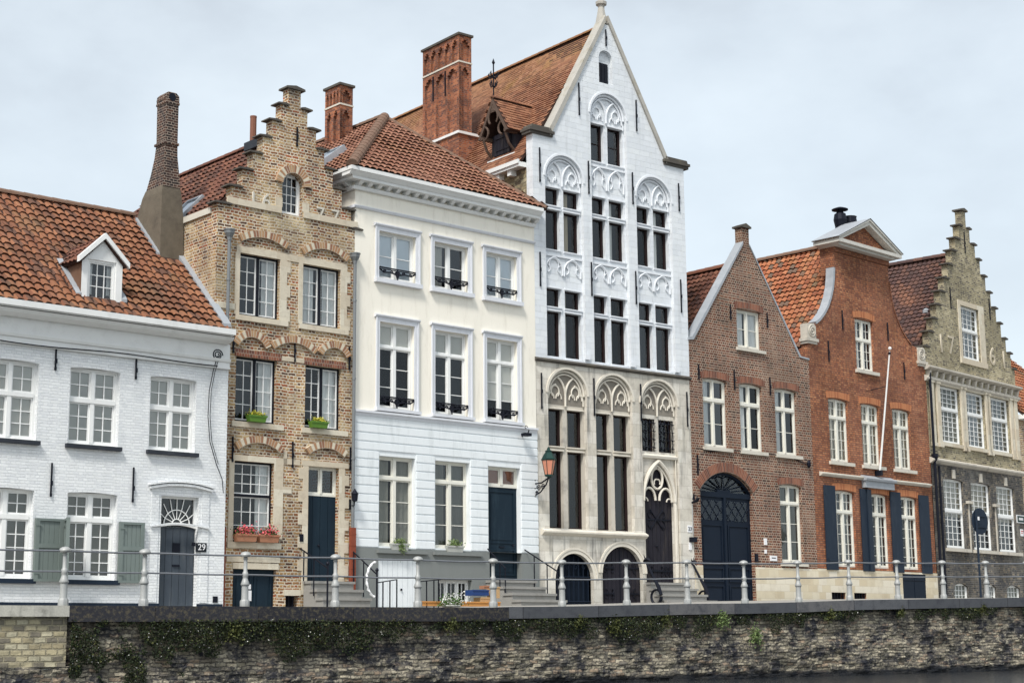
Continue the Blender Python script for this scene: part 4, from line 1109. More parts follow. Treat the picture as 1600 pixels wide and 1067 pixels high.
# hipped roof
AX, AY, AZ = 3.1, 2.9, 15.75; e = .40; mb = MB(); E0 = 12.92
roof_plane(mb, [(-e, -e, E0), (W3+.15, -e, E0), (AX, AY, AZ)], .20, .25, amp=.03)
roof_plane(mb, [(-e, 9.6, E0), (-e, -e, E0), (AX, AY, AZ), (AX, 9.6, AZ)], .20, .25, amp=.03)
roof_plane(mb, [(W3+.15, -e, E0), (W3+.15, 9.6, E0), (AX, 9.6, AZ), (AX, AY, AZ)], .20, .25, amp=.03)
mb.build('roof', ['tiles_salmon', 'roof_under'], h3)
mb = MB(); ridge_tiles(mb, (-e, -e, E0+.02), (AX, AY, AZ+.02), .15, .30); ridge_tiles(mb, (W3+.1, -e, E0+.02), (AX, AY, AZ+.02), .09, .38); ridge_tiles(mb, (AX, 9.6, AZ+.03), (AX, AY, AZ+.03), .12)
mb.build('hip_tiles', 'hip_tile', h3)
sv = Vector((AX+e, 0, AZ-E0)).normalized(); nv = Vector((-sv.z, 0, sv.x))
skylight(h3, (.62, 2.2, E0+1.02*sv.z/sv.x), (0, -1, 0), sv, nv, .8, 1.1, lift=.14)
# small arcaded chimney behind
def arcade_chimney(h, x0, x1, y0, y1, zb, zt, zsill, mat='chimney_brick', nl=3, narrow=1, name='chimney', tall=None):
    m = MB(); t = .09
    z1 = zt-(.62 if tall is None else tall)
    m.box(x0+t, x1-.002, y0+t, y1-.002, zb, zt-.1)
    def strip(face, n, za, zc, pw):
        L = (y1-y0) if face == 'l' else (x1-x0); w = (L-pw)/n
        for k in range(n+1):
            a = (y1 if face == 'l' else x0); 
            if face == 'l': m.box(x0, x0+t, y0+w*k+.0, y0+w*k+pw, za, zc)
            else: m.box(x0+w*k+(.001 if k == 0 else 0), x0+w*k+pw, y0, y0+t-.001, za, zc)
        hgt = min(.22, w*.9)
        for k in range(n):
            c = w*k+pw; o = w-pw
            for q in range(6):
                u0, u1 = q/6, (q+1)/6; um = (u0+u1)/2; zz = zc-hgt*(1-abs(2*um-1)**1.4*1.0) if True else 0
                zz = zc-hgt*(abs(2*um-1)**1.6)
                if face == 'l': m.box(x0, x0+t, y0+c+o*u0, y0+c+o*u1, zz, zc+.001)
                else: m.box(x0+c+o*u0, x0+c+o*u1, y0, y0+t-.001, zz, zc+.001)
        if face == 'l': m.box(x0, x0+t, y0+.0, y1, zc, zc+.12)
        else: m.box(x0+.001, x1, y0-.001, y0+t, zc, zc+.119)
    for f_, n_ in (('l', nl), ('f', narrow)):
        strip(f_, n_, zb, z1-.12, .10); strip(f_, n_+(2 if f_ == 'l' else 0), z1+.04, zt-.18, .06)
    m.box(x0-.02, x1+.02, y0-.02, y1+.02, z1+.0, z1+.05, 1)
    m.box(x0-.05, x1+.05, y0-.05, y1+.05, zt-.07, zt-.0, 2); 
    return m.build(name, [mat, 'pale_stone', 'dark_cap_stone'], h)
arcade_chimney(h3, 2.33, 2.78, 4.0, 4.75, 14.9, 16.92, 15, nl=2, tall=.66)
# lamp bracket on the right of the string course
g = MB(); x, z = h3.at(822, 678, -.2); g.tube([(x, 0, z-.05), (x, -.25, z-.02), (x+.02, -.3, z+.1)], .018, 5); g.tube(spiral(x, z+.18, .06, .02, 0, .8, 10, -.2), .012, 4); g.box(x-.13, x+.10, -.32, -.14, z-.06, z+.02); g.build('wall_lamp', 'iron', h3)
# =================================================================== HOUSE 4: tall white gothic gable
h4 = H((0.673, 44.099), 38.5, 1.90, 'townhouse', 'tallest house, gothic, with pointed white gable above stone lower floors')
B4 = h4.base; W4 = 5.92; C4 = 2.86
N = [(.40, 1.83), (2.16, 3.58), (3.93, 5.38)]
ZS = 8.68
def parc(xa, xc, zs, zt, n=8, tm=62):
    tm = radians(tm); k1, k2 = 1-cos(tm), sin(tm)
    return [(xa+(xc-xa)*(1-cos(tm*i/n))/k1, zs+(zt-zs)*sin(tm*i/n)/k2) for i in range(n+1)]
def tr(mb, pts, y, r=.028): mb.tube([(p[0], y-.012, p[1]) for p in pts], r*1.08, 6)
def trefoil_light(mb, x0, x1, z0, z1, y, r=.026):
    """a pointed head with cusps between x0 and x1"""
    xc = (x0+x1)/2; w = (x1-x0)/2; h = z1-z0
    for s in (-1, 1):
        xa = xc+s*w
        tr(mb, parc(xa, xc, z0+h*.25, z1), y, r)
        tr(mb, [(xa, z0-.02), (xa, z0+h*.25)], y, r)
        # cusps: upper lobe and side lobe
        p1 = [(xc+s*w*.55*sin(radians(a)), z1-h*.42-h*.33*cos(radians(a))*-1) for a in range(0, 131, 18)]
        tr(mb, p1, y+.004, r*.62)
        p2 = [(xc+s*(w*.92-w*.48*sin(radians(a))), z0+h*.30-h*.24*cos(radians(a))) for a in range(20, 171, 20)]
        tr(mb, p2, y+.004, r*.6)
def tympanum(mb, x0, x1, zs, rise, y, zb, r=.03):
    xc = (x0+x1)/2; w = (x1-x0)/2
    tr(mb, arc_pts(x0+.04, x1-.04, zs, rise-.04, 16), y-.015, r*1.25)
    tr(mb, arc_pts(x0+.13, x1-.13, zs, rise-.13, 16), y, r*.8)
    tr(mb, [(xc, zb), (xc, zs-.05)], y, r)
    for s in (-1, 1):
        # intersecting branches
        tr(mb, [(xc+s*w*.62*(1-cos(radians(a))), zs-.05+(rise*.80)*sin(radians(a))) for a in range(0, 71, 10)], y, r)
        tr(mb, [(xc+s*(w-.05)-s*w*.55*(1-cos(radians(a))), zs-.28+(rise*.80)*sin(radians(a))) for a in range(0, 81, 10)], y+.003, r*.8)
        tr(mb, [(xc+s*w*.52+w*.20*cos(radians(a)), zs+rise*.10+rise*.24*sin(radians(a))) for a in range(-50, 231, 20)], y+.004, r*.7)
        tr(mb, [(xc+s*w*.34+w*.14*cos(radians(a)), zs-rise*.18+rise*.22*sin(radians(a))) for a in range(0, 181, 20)], y+.004, r*.6)
        tr(mb, [(xc+s*w*.72+w*.14*cos(radians(a)), zs-rise*.18+rise*.22*sin(radians(a))) for a in range(0, 181, 20)], y+.004, r*.6)
def lights(x0, x1, z0, z1, zt=None, mul=.15, tran=.12):
    xc = (x0+x1)/2; cols = [(x0, xc-mul/2), (xc+mul/2, x1)]; rows = [(z0, z1)] if zt is None else [(z0, zt-tran/2), (zt+tran/2, z1)]
    return [(a, b, c, d) for a, b in cols for c, d in rows]
RD, WD = .13, .17
def tymp_panel(h, o, x0, x1, tymp):
    P = [(x0+.05, tymp[2]+.04), (x1-.05, tymp[2]+.04)]+arc_pts(x0+.05, x1-.05, tymp[0], tymp[1]-.05, 16)[::-1]
    m = MB(); m.prism(P, RD-.006, RD-.001); m.build('tympanum_panel', 'tympanum_stone', o, off=(0, 0, h.base))
def bayback(h, name, niche, z0, z1, lts, mat, panels=(), tymp=None, tmat=None):
    x0, x1 = niche; mb = MB()
    facade(mb, [(x0-.002, z0), (x1+.002, z0), (x1+.002, z1), (x0-.002, z1)], [rpoly(r) for r in lts], RD, WD)
    o = mb.build(name, mat, h)
    m = MB()
    for r in lts:       # projecting weathered ledges above/below the lights
        m.prism([(RD, r[2]-.05), (RD-.05, r[2]-.03), (RD-.05, r[2]-.0), (RD, r[2])], r[0]-.03, r[1]+.03, axis='x')
        m.prism([(RD, r[3]), (RD-.035, r[3]+.0), (RD-.035, r[3]+.04), (RD, r[3]+.05)], r[0]-.02, r[1]+.02, axis='x')
    xs = sorted({r[0] for r in lts})
    for (a, b) in panels:
        xc = (x0+x1)/2
        for (p, q) in ((x0+.06, xc-.03), (xc+.03, x1-.06)): trefoil_light(m, p, q, a, b, RD-.02)
        m.box(x0+.02, x1-.02, RD-.05, RD, b+.01, b+.07)
    if tymp: tympanum(m, x0, x1, tymp[0], tymp[1], RD-.02, tymp[2])
    m.build('tracery', tmat or 'white_stone', o, off=(0, 0, h.base))
    if tymp and tmat: tymp_panel(h, o, x0, x1, tymp)
    return o
def stone_window(h, lts, curt=None, grille=False, mat='brown_wood', y0=None, bars=(1, 1), name='window', cmat='curtain_beige'):
    f = MB(); g = MB(); c = MB(); y = (RD+WD-.05) if y0 is None else y0
    for i, (a, b, c0, c1) in enumerate(lts):
        t = .045
        f.box(a, a+t, y, y+.06, c0, c1); f.box(b-t*1.6, b, y, y+.06, c0, c1); f.box(a+t, b-t*1.6, y+.002, y+.058, c0, c0+t); f.box(a+t, b-t*1.6, y+.002, y+.058, c1-t, c1)
        nx, nzb = bars
        for k in range(1, nx): xx = a+t+(b-a-2.6*t)*k/nx; f.box(xx-.008, xx+.008, y+.01, y+.03, c0+t, c1-t)
        for k in range(1, nzb): zz = c0+(c1-c0)*k/nzb; f.box(a+t, b-t*1.6, y+.012, y+.028, zz-.008, zz+.008)
        g.face([(a, y+.035, c0), (b, y+.035, c0), (b, y+.035, c1), (a, y+.035, c1)])
    o = f.build(name, mat, h); g.build('pane', 'window_glass', o, off=(0, 0, h.base))
    X0, X1, Z0, Z1 = min(r[0] for r in lts), max(r[1] for r in lts), min(r[2] for r in lts), max(r[3] for r in lts)
    m = MB(); m.box(X0-.25, X1+.25, y+.1, y+1.3, Z0-.08, Z1+.08, skip='f'); m.build('interior', 'interior_dark', o, off=(0, 0, h.base))
    if curt:
        m = MB()
        for (a, b) in curt:
            for k in range(int((b-a)*(X1-X0)/.025)+2):
                n_ = int((b-a)*(X1-X0)/.025)+2
                xa = X0+(X1-X0)*(a+(b-a)*k/n_); xb = X0+(X1-X0)*(a+(b-a)*(k+1)/n_)
                ya = y+.12+.02*sin(k*1.7); yb = y+.12+.02*sin((k+1)*1.7)
                m.face([(xa, ya, Z0), (xb, yb, Z0), (xb, yb, Z1), (xa, ya, Z1)])
        m.build('curtain', cmat, o, off=(0, 0, h.base))
    if grille:
        m = MB()
        for (a, b, c0, c1) in lts:
            for k in range(4):
                x = a+(b-a)*(k+.5)/4; m.tube([(x+.02*sin(j*1.6+k), RD-.02, c0+(c1-c0)*j/12) for j in range(13)], .013, 5)
            for k in range(4):
                z = c0+(c1-c0)*(k+.5)/4; m.tube([(a+(b-a)*j/10, RD-.035, z+.02*sin(j*1.9)) for j in range(11)], .012, 5)
                for j in range(4):
                    x = a+(b-a)*(j+.5)/4; m.lathe([(.0, -.03), (.032, 0), (.0, .03)], (x, RD-.04, z), 6)
        m.build('grille', 'iron', o, off=(0, 0, h.base))
    return o
# upper front
rk = [(-.05, ZS), (W4+.02, ZS), (W4+.02, 15.28), (5.18, 15.28), (C4+.10, 19.15), (C4-.10, 19.15), (.58, 15.28), (-.05, 15.28)]
tn = (C4-.32, C4+.22, 17.28, 18.32)
holes = [arc_top(N[0][0], N[0][1], ZS+.10, 14.74, .71), arc_top(N[1][0], N[1][1], ZS+.10, 16.97, .71), arc_top(N[2][0], N[2][1], ZS+.10, 14.71, .71), arc_top(*tn, .27)]
mb = MB(); facade(mb, rk, holes, 0, RD)
for i in range(2, 7):
    a, b = rk[i], rk[i+1]; mb.face([(a[0], 0, a[1]), (b[0], 0, b[1]), (b[0], .28, b[1]), (a[0], .28, a[1])])
facade(mb, rk, holes, .28, .001); mb.face([(-.05, .28, ZS), (-.05, 0, ZS), (-.05, 0, 15.28), (-.05, .28, 15.28)]); mb.face([(W4+.02, 0, ZS), (W4+.02, .28, ZS), (W4+.02, .28, 15.28), (W4+.02, 0, 15.28)])
mb.build('gable_wall', 'white_ashlar', h4)
I = .03
for i, (x0, x1) in enumerate(N):
    A = lights(x0+I, x1-I-.02, 11.93, 13.76, 13.17); Bw = lights(x0+I, x1-I-.02, 8.84, 10.81, 10.21)
    L = A+Bw
    top = (14.80, 17.05, 14.80)[i]
    if i == 1:
        Gw = lights(x0+I, x1-I-.02, 14.84, 16.0); L = L+Gw
        bayback(h4, 'window_bay', (x0, x1), ZS+.09, top, L, 'white_ashlar', [(11.22, 11.72), (14.02, 14.66)], (16.26, .71, 16.08))
        stone_window(h4, Gw, [(.0, .16)], bars=(1, 2))
    else: bayback(h4, 'window_bay', (x0, x1), ZS+.09, top, L, 'white_ashlar', [(11.22, 11.72)], (14.03, .71, 13.84))
    stone_window(h4, A, [(.02, .22), (.56, .80)] if i != 1 else [(.04, .2), (.6, .8)], cmat='curtain_white' if i else 'curtain_beige')
    stone_window(h4, Bw, [(.03, .2), (.60, .74)], cmat='curtain_dull' if i != 2 else 'curtain_plum')
m = MB(); m.face([(tn[0], RD, tn[2]-.05), (tn[1], RD, tn[2]-.05), (tn[1], RD, 18.4), (tn[0], RD, 18.4)]); m.build('niche', 'white_ashlar', h4)
m = MB(); m.box(tn[0]+.03, tn[1]-.10, RD-.035, RD-.001, tn[2], 17.94); 
for k in range(3): m.box(tn[0]+.045+k*.13, tn[0]+.155+k*.13, RD-.05, RD-.035, tn[2]+.02, 17.92)
m.build('attic_shutter', 'black_wood', h4)
# hood mouldings around the niches
m = MB()
for (x0, x1), zs in zip(N, (14.03, 16.26, 14.0)): m.band(arc_pts(x0-.005, x1+.005, zs, .71, 20), .06, -.025, 0)
m.split('hood_mould', 'white_stone', h4)
# gable copings, shoulders and finial
m = MB()
for s in (-1, 1):
    xf = .58 if s < 0 else 5.18; P = [(xf, 15.24), (C4+s*.06, 19.2), (C4+s*.05, 19.44), (xf+s*.08, 15.38)]
    m.prism(P, -.06, .31)
m.split('gable_coping', 'coping_lichen', h4)
m = MB()
for a, b in ((-.20, .70), (5.06, W4+.22)):
    m.box(a, b, -.10, .36, 15.28, 15.36); m.prism([(a+.06, 15.361), (b-.06, 15.361), (b-.10, 15.46), (a+.10, 15.46)], -.06, .34)
    m.box(a+.03, b-.03, -.05, .33, 15.20, 15.28)
m.split('shoulder_cap', 'dark_cap_stone', h4)
m = MB(); m.lathe([(.20, 19.2), (.13, 19.55), (.10, 19.75), (.11, 19.80), (.17, 19.84), (.18, 19.92), (.10, 19.98), (.06, 20.05), (.09, 20.15), (.02, 20.3)], (C4, .2, 0), 8); m.build('finial', 'coping_lichen', h4)
# stone lower storeys
zst = 3.93
dz = (2.60, 6.17); XD0, XD1 = N[2][0]+.06, N[2][1]-.12
lowh = [arc_top(N[0][0], N[0][1], 4.03, 8.49, .71), arc_top(N[1][0], N[1][1], 4.03, 8.49, .71)]
cel = [(.58, 1.97, B4, 3.36), (2.30, 3.84, B4, 3.60)]
ce = [arc_top(*cel[0], .69), arc_top(*cel[1], .75)]
mb = MB()
facade(mb, [(-.02, B4-.4), (W4, B4-.4), (W4, ZS), (-.02, ZS)], lowh+ce+[arc_top(N[2][0], N[2][1], dz[0], 8.48, .71)], 0, RD)
mb.build('stone_wall', 'grey_ashlar', h4)
for i in (0, 1):
    x0, x1 = N[i]; L = lights(x0+I, x1-I-.02, 4.03+.01, 7.36, 6.25, mul=.16, tran=.13)
    bayback(h4, 'window_bay', (x0, x1), 4.0, 8.52, L, 'weathered_shade_stone', (), (7.78, .71, 7.45), 'tracery_stone')
    stone_window(h4, L, [(.60, .74)] if i == 0 else [(.60, .70)], cmat='curtain_beige')
x0, x1 = N[2]; L = lights(x0+I, x1-I-.02, 6.40, 7.36, mul=.14)
DR = [(XD0, dz[0]+.001), (XD1, dz[0]+.001)]+[(p[0], p[1]) for p in parc(XD1, (XD0+XD1)/2, 5.0, 6.10)]+[(p[0], p[1]) for p in parc(XD0, (XD0+XD1)/2, 5.0, 6.10)[::-1][1:]]
mb = MB(); facade(mb, [(x0-.002, dz[0]-.01), (x1+.002, dz[0]-.01), (x1+.002, 8.52), (x0-.002, 8.52)], [rpoly(r) for r in L]+[DR], RD, WD)
ob = mb.build('door_bay', 'grey_ashlar', h4); tymp_panel(h4, ob, x0, x1, (7.78, .71, 7.45))
m = MB(); tympanum(m, x0, x1, 7.78, .71, RD-.02, 7.45)
m.prism([(RD, 6.20), (RD-.10, 6.20), (RD-.12, 6.27), (RD, 6.33)], x0, x1, axis='x')
xc = (XD0+XD1)/2; w = (XD1-XD0)/2
for s in (-1, 1):
    tr(m, parc(xc+s*w, xc, 4.95, 6.12, 12), RD-.05, .055); tr(m, parc(xc+s*(w-.08), xc, 4.95, 6.0, 12), RD-.0, .03)
    tr(m, [(xc+s*w, 2.62), (xc+s*w, 4.95)], RD-.04, .045)
    tr(m, [(xc+s*(w*.52)-s*w*.40*cos(radians(a)), 4.98+.36*sin(radians(a))) for a in range(0, 176, 15)], RD+.03, .035)
    tr(m, [(xc+s*(.20*sin(radians(a))+.02), 5.62-.30*cos(radians(a))) for a in range(0, 181, 15)], RD+.03, .035)
    tr(m, [(xc+s*(.10*sin(radians(a))+.02), 5.50-.10*cos(radians(a))) for a in range(60, 181, 15)], RD+.03, .022)
    tr(m, [(xc+s*w*.75+.10*cos(radians(a)), 4.95+.10*sin(radians(a))) for a in range(0, 181, 20)], RD+.04, .02)
for k in range(3): m.tube([(x0+.03, RD-.02-.03*k, 6.19), (x0+.03, RD-.02-.03*k, 2.62)], .018, 5); m.tube([(x1-.03-.02*k, RD-.02-.03*k, 6.19), (x1-.03-.02*k, RD-.02-.03*k, 2.62)], .018, 5)
m.build('door_tracery', 'tracery_stone', ob, off=(0, 0, B4))
stone_window(h4, L, grille=True)
# oak door with wrought strap hinges
def planked(h, poly_fn, x0, x1, z0, y, mat, name, n=7, split=False):
    f = MB(); wd = (x1-x0)/n
    for k in range(n):
        a, b = x0+wd*k+.006, x0+wd*(k+1)-.006; za, zb_ = poly_fn(a), poly_fn(b)
        f.prism([(a, z0), (b, z0), (b, zb_), (a, za)], y-.015-(.004 if k % 2 else 0), y+.05)
    f.box(x0, x1, y+.01, y+.05, z0, min(poly_fn(x0+.01), poly_fn(x1-.01)))
    return f.build(name, mat, h)
def strap(mb, x, z, s, w, y, r=.012):
    mb.box(x, x+s*w, y-.02, y-.005, z-.022, z+.022)
    for q, t in ((.35, 1), (.35, -1), (.8, 1), (.8, -1)):
        mb.tube(spiral(x+s*w*q, z+t*.09, .085, .025, -t*s*pi/2 if s > 0 else -t*pi/2, .62*t*s, 14, y-.012), r, 5)
def pointed(x):
    t = abs(x-xc)/w; return 4.9+1.2*max(0, 1-t**1.6)
od = planked(h4, pointed, XD0, XD1, 2.62, RD+WD-.06, 'oak_dark', 'door', 8)
m = MB(); yy = RD+WD-.085
m.box(XD0+.12, XD1-.05, yy-.012, yy, 4.41, 4.45)
for s in (-1, 1):
    m.tube([(xc, yy-.01, 4.43), (xc+s*.25, yy-.01, 4.72)], .018, 5); m.tube([(xc, yy-.01, 4.43), (xc-s*.25, yy-.01, 4.14)], .018, 5)
    for t in (-1, 1): m.tube(spiral(xc+s*.24, 4.43+t*.17, .13, .03, -t*pi/2*1.0, .7*s*t, 14, yy-.01), .014, 5)
strap(m, XD0+.05, 2.95, 1, .9, yy); strap(m, XD1-.05, 2.95, -1, .3, yy)
m.lathe([(.01, 0), (.04, .02), (.045, .05), (.02, .06)], (0, 0, 0), 8)
for i in range(len(m.v)-4*8-16, len(m.v)):
    pass
m.build('door_ironwork', 'iron', od, off=(0, 0, B4))
m = MB(); m.lathe([(.035, -.02), (.05, 0), (.035, .02)], (xc-.02, yy-.03, 3.66), 10); m.build('handle', 'iron', od, off=(0, 0, B4))
# cellar openings
c0 = cel[0]
def round_top(c, rise): 
    R = (c[1]-c[0])/2; cx = (c[0]+c[1])/2
    return lambda x: c[3]-rise+rise*sqrt(max(0, 1-((x-cx)/R)**2))-.005
cd = planked(h4, round_top(cel[1], .75), cel[1][0]+.01, cel[1][1]-.01, B4-.2, .15, 'oak_dark', 'cellar_door', 10)
m = MB()
for z in (3.0, 2.28): strap(m, cel[1][0]+.04, z, 1, .5, .125); strap(m, cel[1][1]-.04, z, -1, .5, .125)
m.box((cel[1][0]+cel[1][1])/2-.012, (cel[1][0]+cel[1][1])/2+.012, .12, .135, B4, 3.55)
m.split('strap_hinge', 'iron', cd, off=(0, 0, B4))
m = MB(); m.box(c0[0]-.1, c0[1]+.1, .35, .40, B4-.2, 3.5)
for k in range(8): x = c0[0]+.08+(c0[1]-c0[0]-.16)*k/7; m.tube([(x, .15, B4), (x, .15, round_top(c0, .69)(x)-.05)], .018, 5)
m.tube([(c0[0], .14, 2.72), (c0[1], .14, 2.72)], .02, 5); m.tube([(c0[0], .14, 2.05), (c0[1], .14, 2.05)], .02, 5)
for k in range(4): m.tube(spiral(c0[0]+.25+k*.3, 3.0, .1, .02, 0, 1.2, 12, .14), .013, 5)
for s in (-1, 1): m.box((c0[0]+c0[1])/2+s*.36-.34, (c0[0]+c0[1])/2+s*.36+.34, .24, .27, B4-.1, 2.68)
m.build('cellar_grille', 'navy_paint', h4)
m = MB()
for c, r in ((cel[0], .69), (cel[1], .75)): m.band(arc_pts(c[0], c[1], c[3]-r, r, 20), .10, -.012, .0); m.band(arc_pts(c[0]-.10, c[1]+.10, c[3]-r, r+.10, 20), .05, -.03, .0)
m.prism([(0, zst-.10), (-.05, zst-.08), (-.13, zst-.02), (-.13, zst+.02), (0, zst+.08)], .1, 3.98, axis='x')
for (x0, x1) in N: m.band(arc_pts(x0-.005, x1+.005, 7.78, .71, 20), .07, -.03, 0)
m.split('arch_moulding', 'tracery_stone', h4)
m = MB(); m.prism([(0, ZS-.05), (-.06, ZS-.04), (-.09, ZS+.0), (-.06, ZS+.04), (0, ZS+.07)], -.06, W4+.03, axis='x'); m.split('string_course', 'dark_cap_stone', h4)
m = MB()      # scaffold plugs / little lamps above the string course
for px, py in ((917, 557), (988, 568.5), (1057, 577)):
    x, z = h4.at(px, py); m.box(x-.10, x+.08, -.06, 0, z-.10, z+.06)
m.split('string_bracket', 'white_stone', h4)
for a in ((946, 47, 72), (904, 130, 180), (993.6, 157, 205), (842.7, 231, 284), (919, 252, 302.5), (987.8, 270, 319), (1060, 287, 330), (843.4, 394, 447), (923.7, 410, 462), (993, 424, 475),
          (1063.4, 437, 488), (845.5, 582.5, 638), (927.6, 591, 649), (1000.7, 600, 657), (1073, 612.5, 666)): anchor(h4, *a)
g = MB(); x, z = h4.at(1077.5, 826); g.box(x-.09, x+.09, -.015, 0, z-.1, z+.1); o = g.build('number_plate', 'paper_white', h4); text_mesh('23', .15, .004, 'digits', 'sign_ink', o, (x, -.022, z-B4))
g = MB(); x, z = h4.at(1078, 853); g.box(x-.05, x+.05, -.03, 0, z-.11, z+.11); g.build('intercom', 'paper_white', h4)
g = MB(); x, z = h4.at(1081, 843); g.box(x-.11, x+.11, -.12, 0, z-.07, z+.07); g.build('letter_box', 'iron', h4)
# sides, gutter, roof
m = MB(); m.box(-.05, .25, .281, 12, B4-.3, 14.25); m.box(W4-.3, W4, .281, 12, B4-.3, 14.25); m.box(.25, W4-.3, 11.7, 12, B4-.3, 14.25); m.split('side_wall', 'rubble_stone', h4)
m = MB(); m.box(-.32, -.03, .29, 12, 14.26, 14.40); m.box(-.36, -.30, .29, 12, 14.34, 14.46)
for k in range(12): m.box(-.26, -.05, .75+k*.55, .90+k*.55, 14.10, 14.26)
m.build('gutter', 'white_trim', h4)
RZ4 = 19.12; ex = -.28; ez = 14.42
mb = MB(); roof_plane(mb, [(ex, 12, ez), (ex, .29, ez), (C4, .29, RZ4), (C4, 12, RZ4)], .17, .115, amp=0, lift=.016)
roof_plane(mb, [(W4+.25, .29, ez), (W4+.25, 12, ez), (C4, 12, RZ4), (C4, .29, RZ4)], .34, .23, amp=0, lift=.02)
ridge_tiles(mb, (C4, 12, RZ4+.03), (C4, .29, RZ4+.03), .10, .35)
mb.build('roof', ['tiles_flat_orange', 'roof_under'], h4)
sl4 = (RZ4-ez)/(C4-ex)
# main chimney
mb = MB(); mb.box(.06, .86, 3.66, 5.86, 13.8, 16.16); mb.box(.0, .90, 3.60, 5.92, 16.16, 16.24, 1)
mb.build('chimney_base', ['chimney_brick', 'white_trim'], h4)
arcade_chimney(h4, .18, .66, 3.80, 5.72, 16.24, 19.46, 0, nl=3, tall=.95)
m = MB()
for k in (1, 2): y = 3.8+1.92*k/3+.05; m.box(.14, .17, y-.02, y+.02, 17.6, 18.4)
m.split('chimney_anchor', 'iron', h4)
# little metal cowl by the chimney foot
m = MB(); m.lathe([(.12, 0), (.12, .18), (.20, .2), (.20, .3), (.05, .42)], (-.05, 3.3, 14.8), 8); m.build('roof_cowl', 'zinc', h4)
# dormer facing left down the slope
y0, y1, yc = .92, 2.10, 1.51; zr, ze = 16.62, 15.62; xr = (zr-ez)/sl4+ex
mb = MB()
roof_plane(mb, [(-.30, y0-.12, ze-.10), ((ze-ez)/sl4+ex+.05, y0-.12, ze-.10), (xr+.05, yc, zr), (-.30, yc, zr)], .17, .115, amp=0, lift=.016)
roof_plane(mb, [((ze-ez)/sl4+ex+.05, y1+.12, ze-.10), (-.30, y1+.12, ze-.10), (-.30, yc, zr), (xr+.05, yc, zr)], .17, .115, amp=0, lift=.016)
ridge_tiles(mb, (-.3, yc, zr+.02), (xr+.05, yc, zr+.02), .08, .3)
dm = mb.build('dormer', ['tiles_flat_orange', 'roof_under'], h4)
m = MB()
for s in (-1, 1): # bargeboards + trefoil cut board
    m.prism([(yc+s*.71, ze-.14), (yc, zr-.02), (yc, zr-.20), (yc+s*.60, ze-.14)], -.31, -.25, axis='x')
    m.tube([(-.28, yc+s*(.20*sin(radians(a))+.02), 16.02-.0+.22*cos(radians(a))*-1) for a in range(40, 181, 20)], .035, 6)
    m.tube([(-.28, yc+s*(.50-.26*sin(radians(a))), 15.62-.22*cos(radians(a))) for a in range(20, 161, 20)], .035, 6)
    m.tube([(-.27, yc+s*.52, 15.52), (-.12, yc+s*.52, 15.15), (.12, yc+s*.52, 14.92)], .04, 6)
m.prism([(yc-.12, 16.18), (yc+.12, 16.18), (yc, 16.5)], -.30, -.26, axis='x')
m.box(-.30, .14, y0-.02, y0+.08, ze-.16, ze-.06); m.box(-.30, .14, y1-.08, y1+.02, ze-.16, ze-.06)
m.build('bargeboard', 'weathered_wood', dm, off=(0, 0, B4))
m = MB(); m.box(.10, .9, y0+.03, y1-.03, 14.6, ze); 
m.box(.06, .10, y0+.22, yc+.40, 14.95, 15.62, 0)
for k in range(5): m.box(.04, .06, y0+.24+k*.15, y0+.375+k*.15, 14.97, 15.60)
for z in (15.12, 15.48): m.box(.02, .04, y0+.25, y1-.3, z-.02, z+.02)
m.build('dormer_shutter', 'oak_dark', dm, off=(0, 0, B4))
m = MB(); m.box(-.02, .12, y0-.05, y1+.05, 14.80, 14.87); m.build('dormer_sill', 'white_trim', dm, off=(0, 0, B4))
m = MB(); fx = -.26; m.tube([(fx, yc, zr-.05), (fx, yc, 17.75)], .02, 6)
m.lathe([(.0, 0), (.05, .08), (.0, .22)], (fx, yc, 17.62), 6)
for k in range(4):
    a = k*pi/2+.4
    for zq, L in ((17.25, .17), (16.98, .12)): m.tube([(fx, yc, zq), (fx+cos(a)*L*.7, yc+sin(a)*L*.7, zq-.02), (fx+cos(a)*L, yc+sin(a)*L, zq+.10), (fx+cos(a)*L*.8, yc+sin(a)*L*.8, zq+.16)], [.015, .02, .025, .008], 5)
m.build('dormer_finial', 'iron', dm, off=(0, 0, B4))

# =================================================================== HOUSE 5: brown brick with carriage door
h5 = H((5.309, 47.787), 41.6, 1.97, 'townhouse', 'brown brick house with plain pointed gable and dark navy carriage door')
B5 = h5.base; W5 = 5.77; C5 = 2.84
at5 = h5.rect(1151.5, 482, 1189, 542)
f5 = h5.row([(1099, 588, 1137, 697), (1156.7, 597.5, 1192, 703.6), (1211.9, 607, 1246, 709)])
g5 = h5.rect(1220, 755.7, 1254, 878.7)
cdr = (h5.S(1096.4, 850), h5.S(1179, 850), B5-.05, h5.Z(1135, 738)); zsp = h5.Z(1097, 764)
zb5 = h5.Z(1179, 885.5)
out = [(0, B5-.4), (W5+.01, B5-.4), (W5+.01, 9.86), (5.30, 9.90), (C5+.16, 13.22), (C5-.16, 13.22), (.22, 9.90), (0, 9.86)]
hol5 = [rpoly(at5)]+[arc_top(*r, .06) for r in f5+[g5]]+[arc_top(cdr[0], cdr[1], cdr[2], cdr[3], cdr[3]-zsp, 14)]
mb = MB(); facade(mb, out, hol5, 0, .2)
for i in range(2, 7):
    a, b = out[i], out[i+1]; mb.face([(a[0], 0, a[1]), (b[0], 0, b[1]), (b[0], .25, b[1]), (a[0], .25, a[1])])
facade(mb, out, hol5, .25, .001)
mb.box(C5-.17, C5+.17, .002, .28, 13.1, 13.80)
mb.build('wall', 'brown_brick', h5)
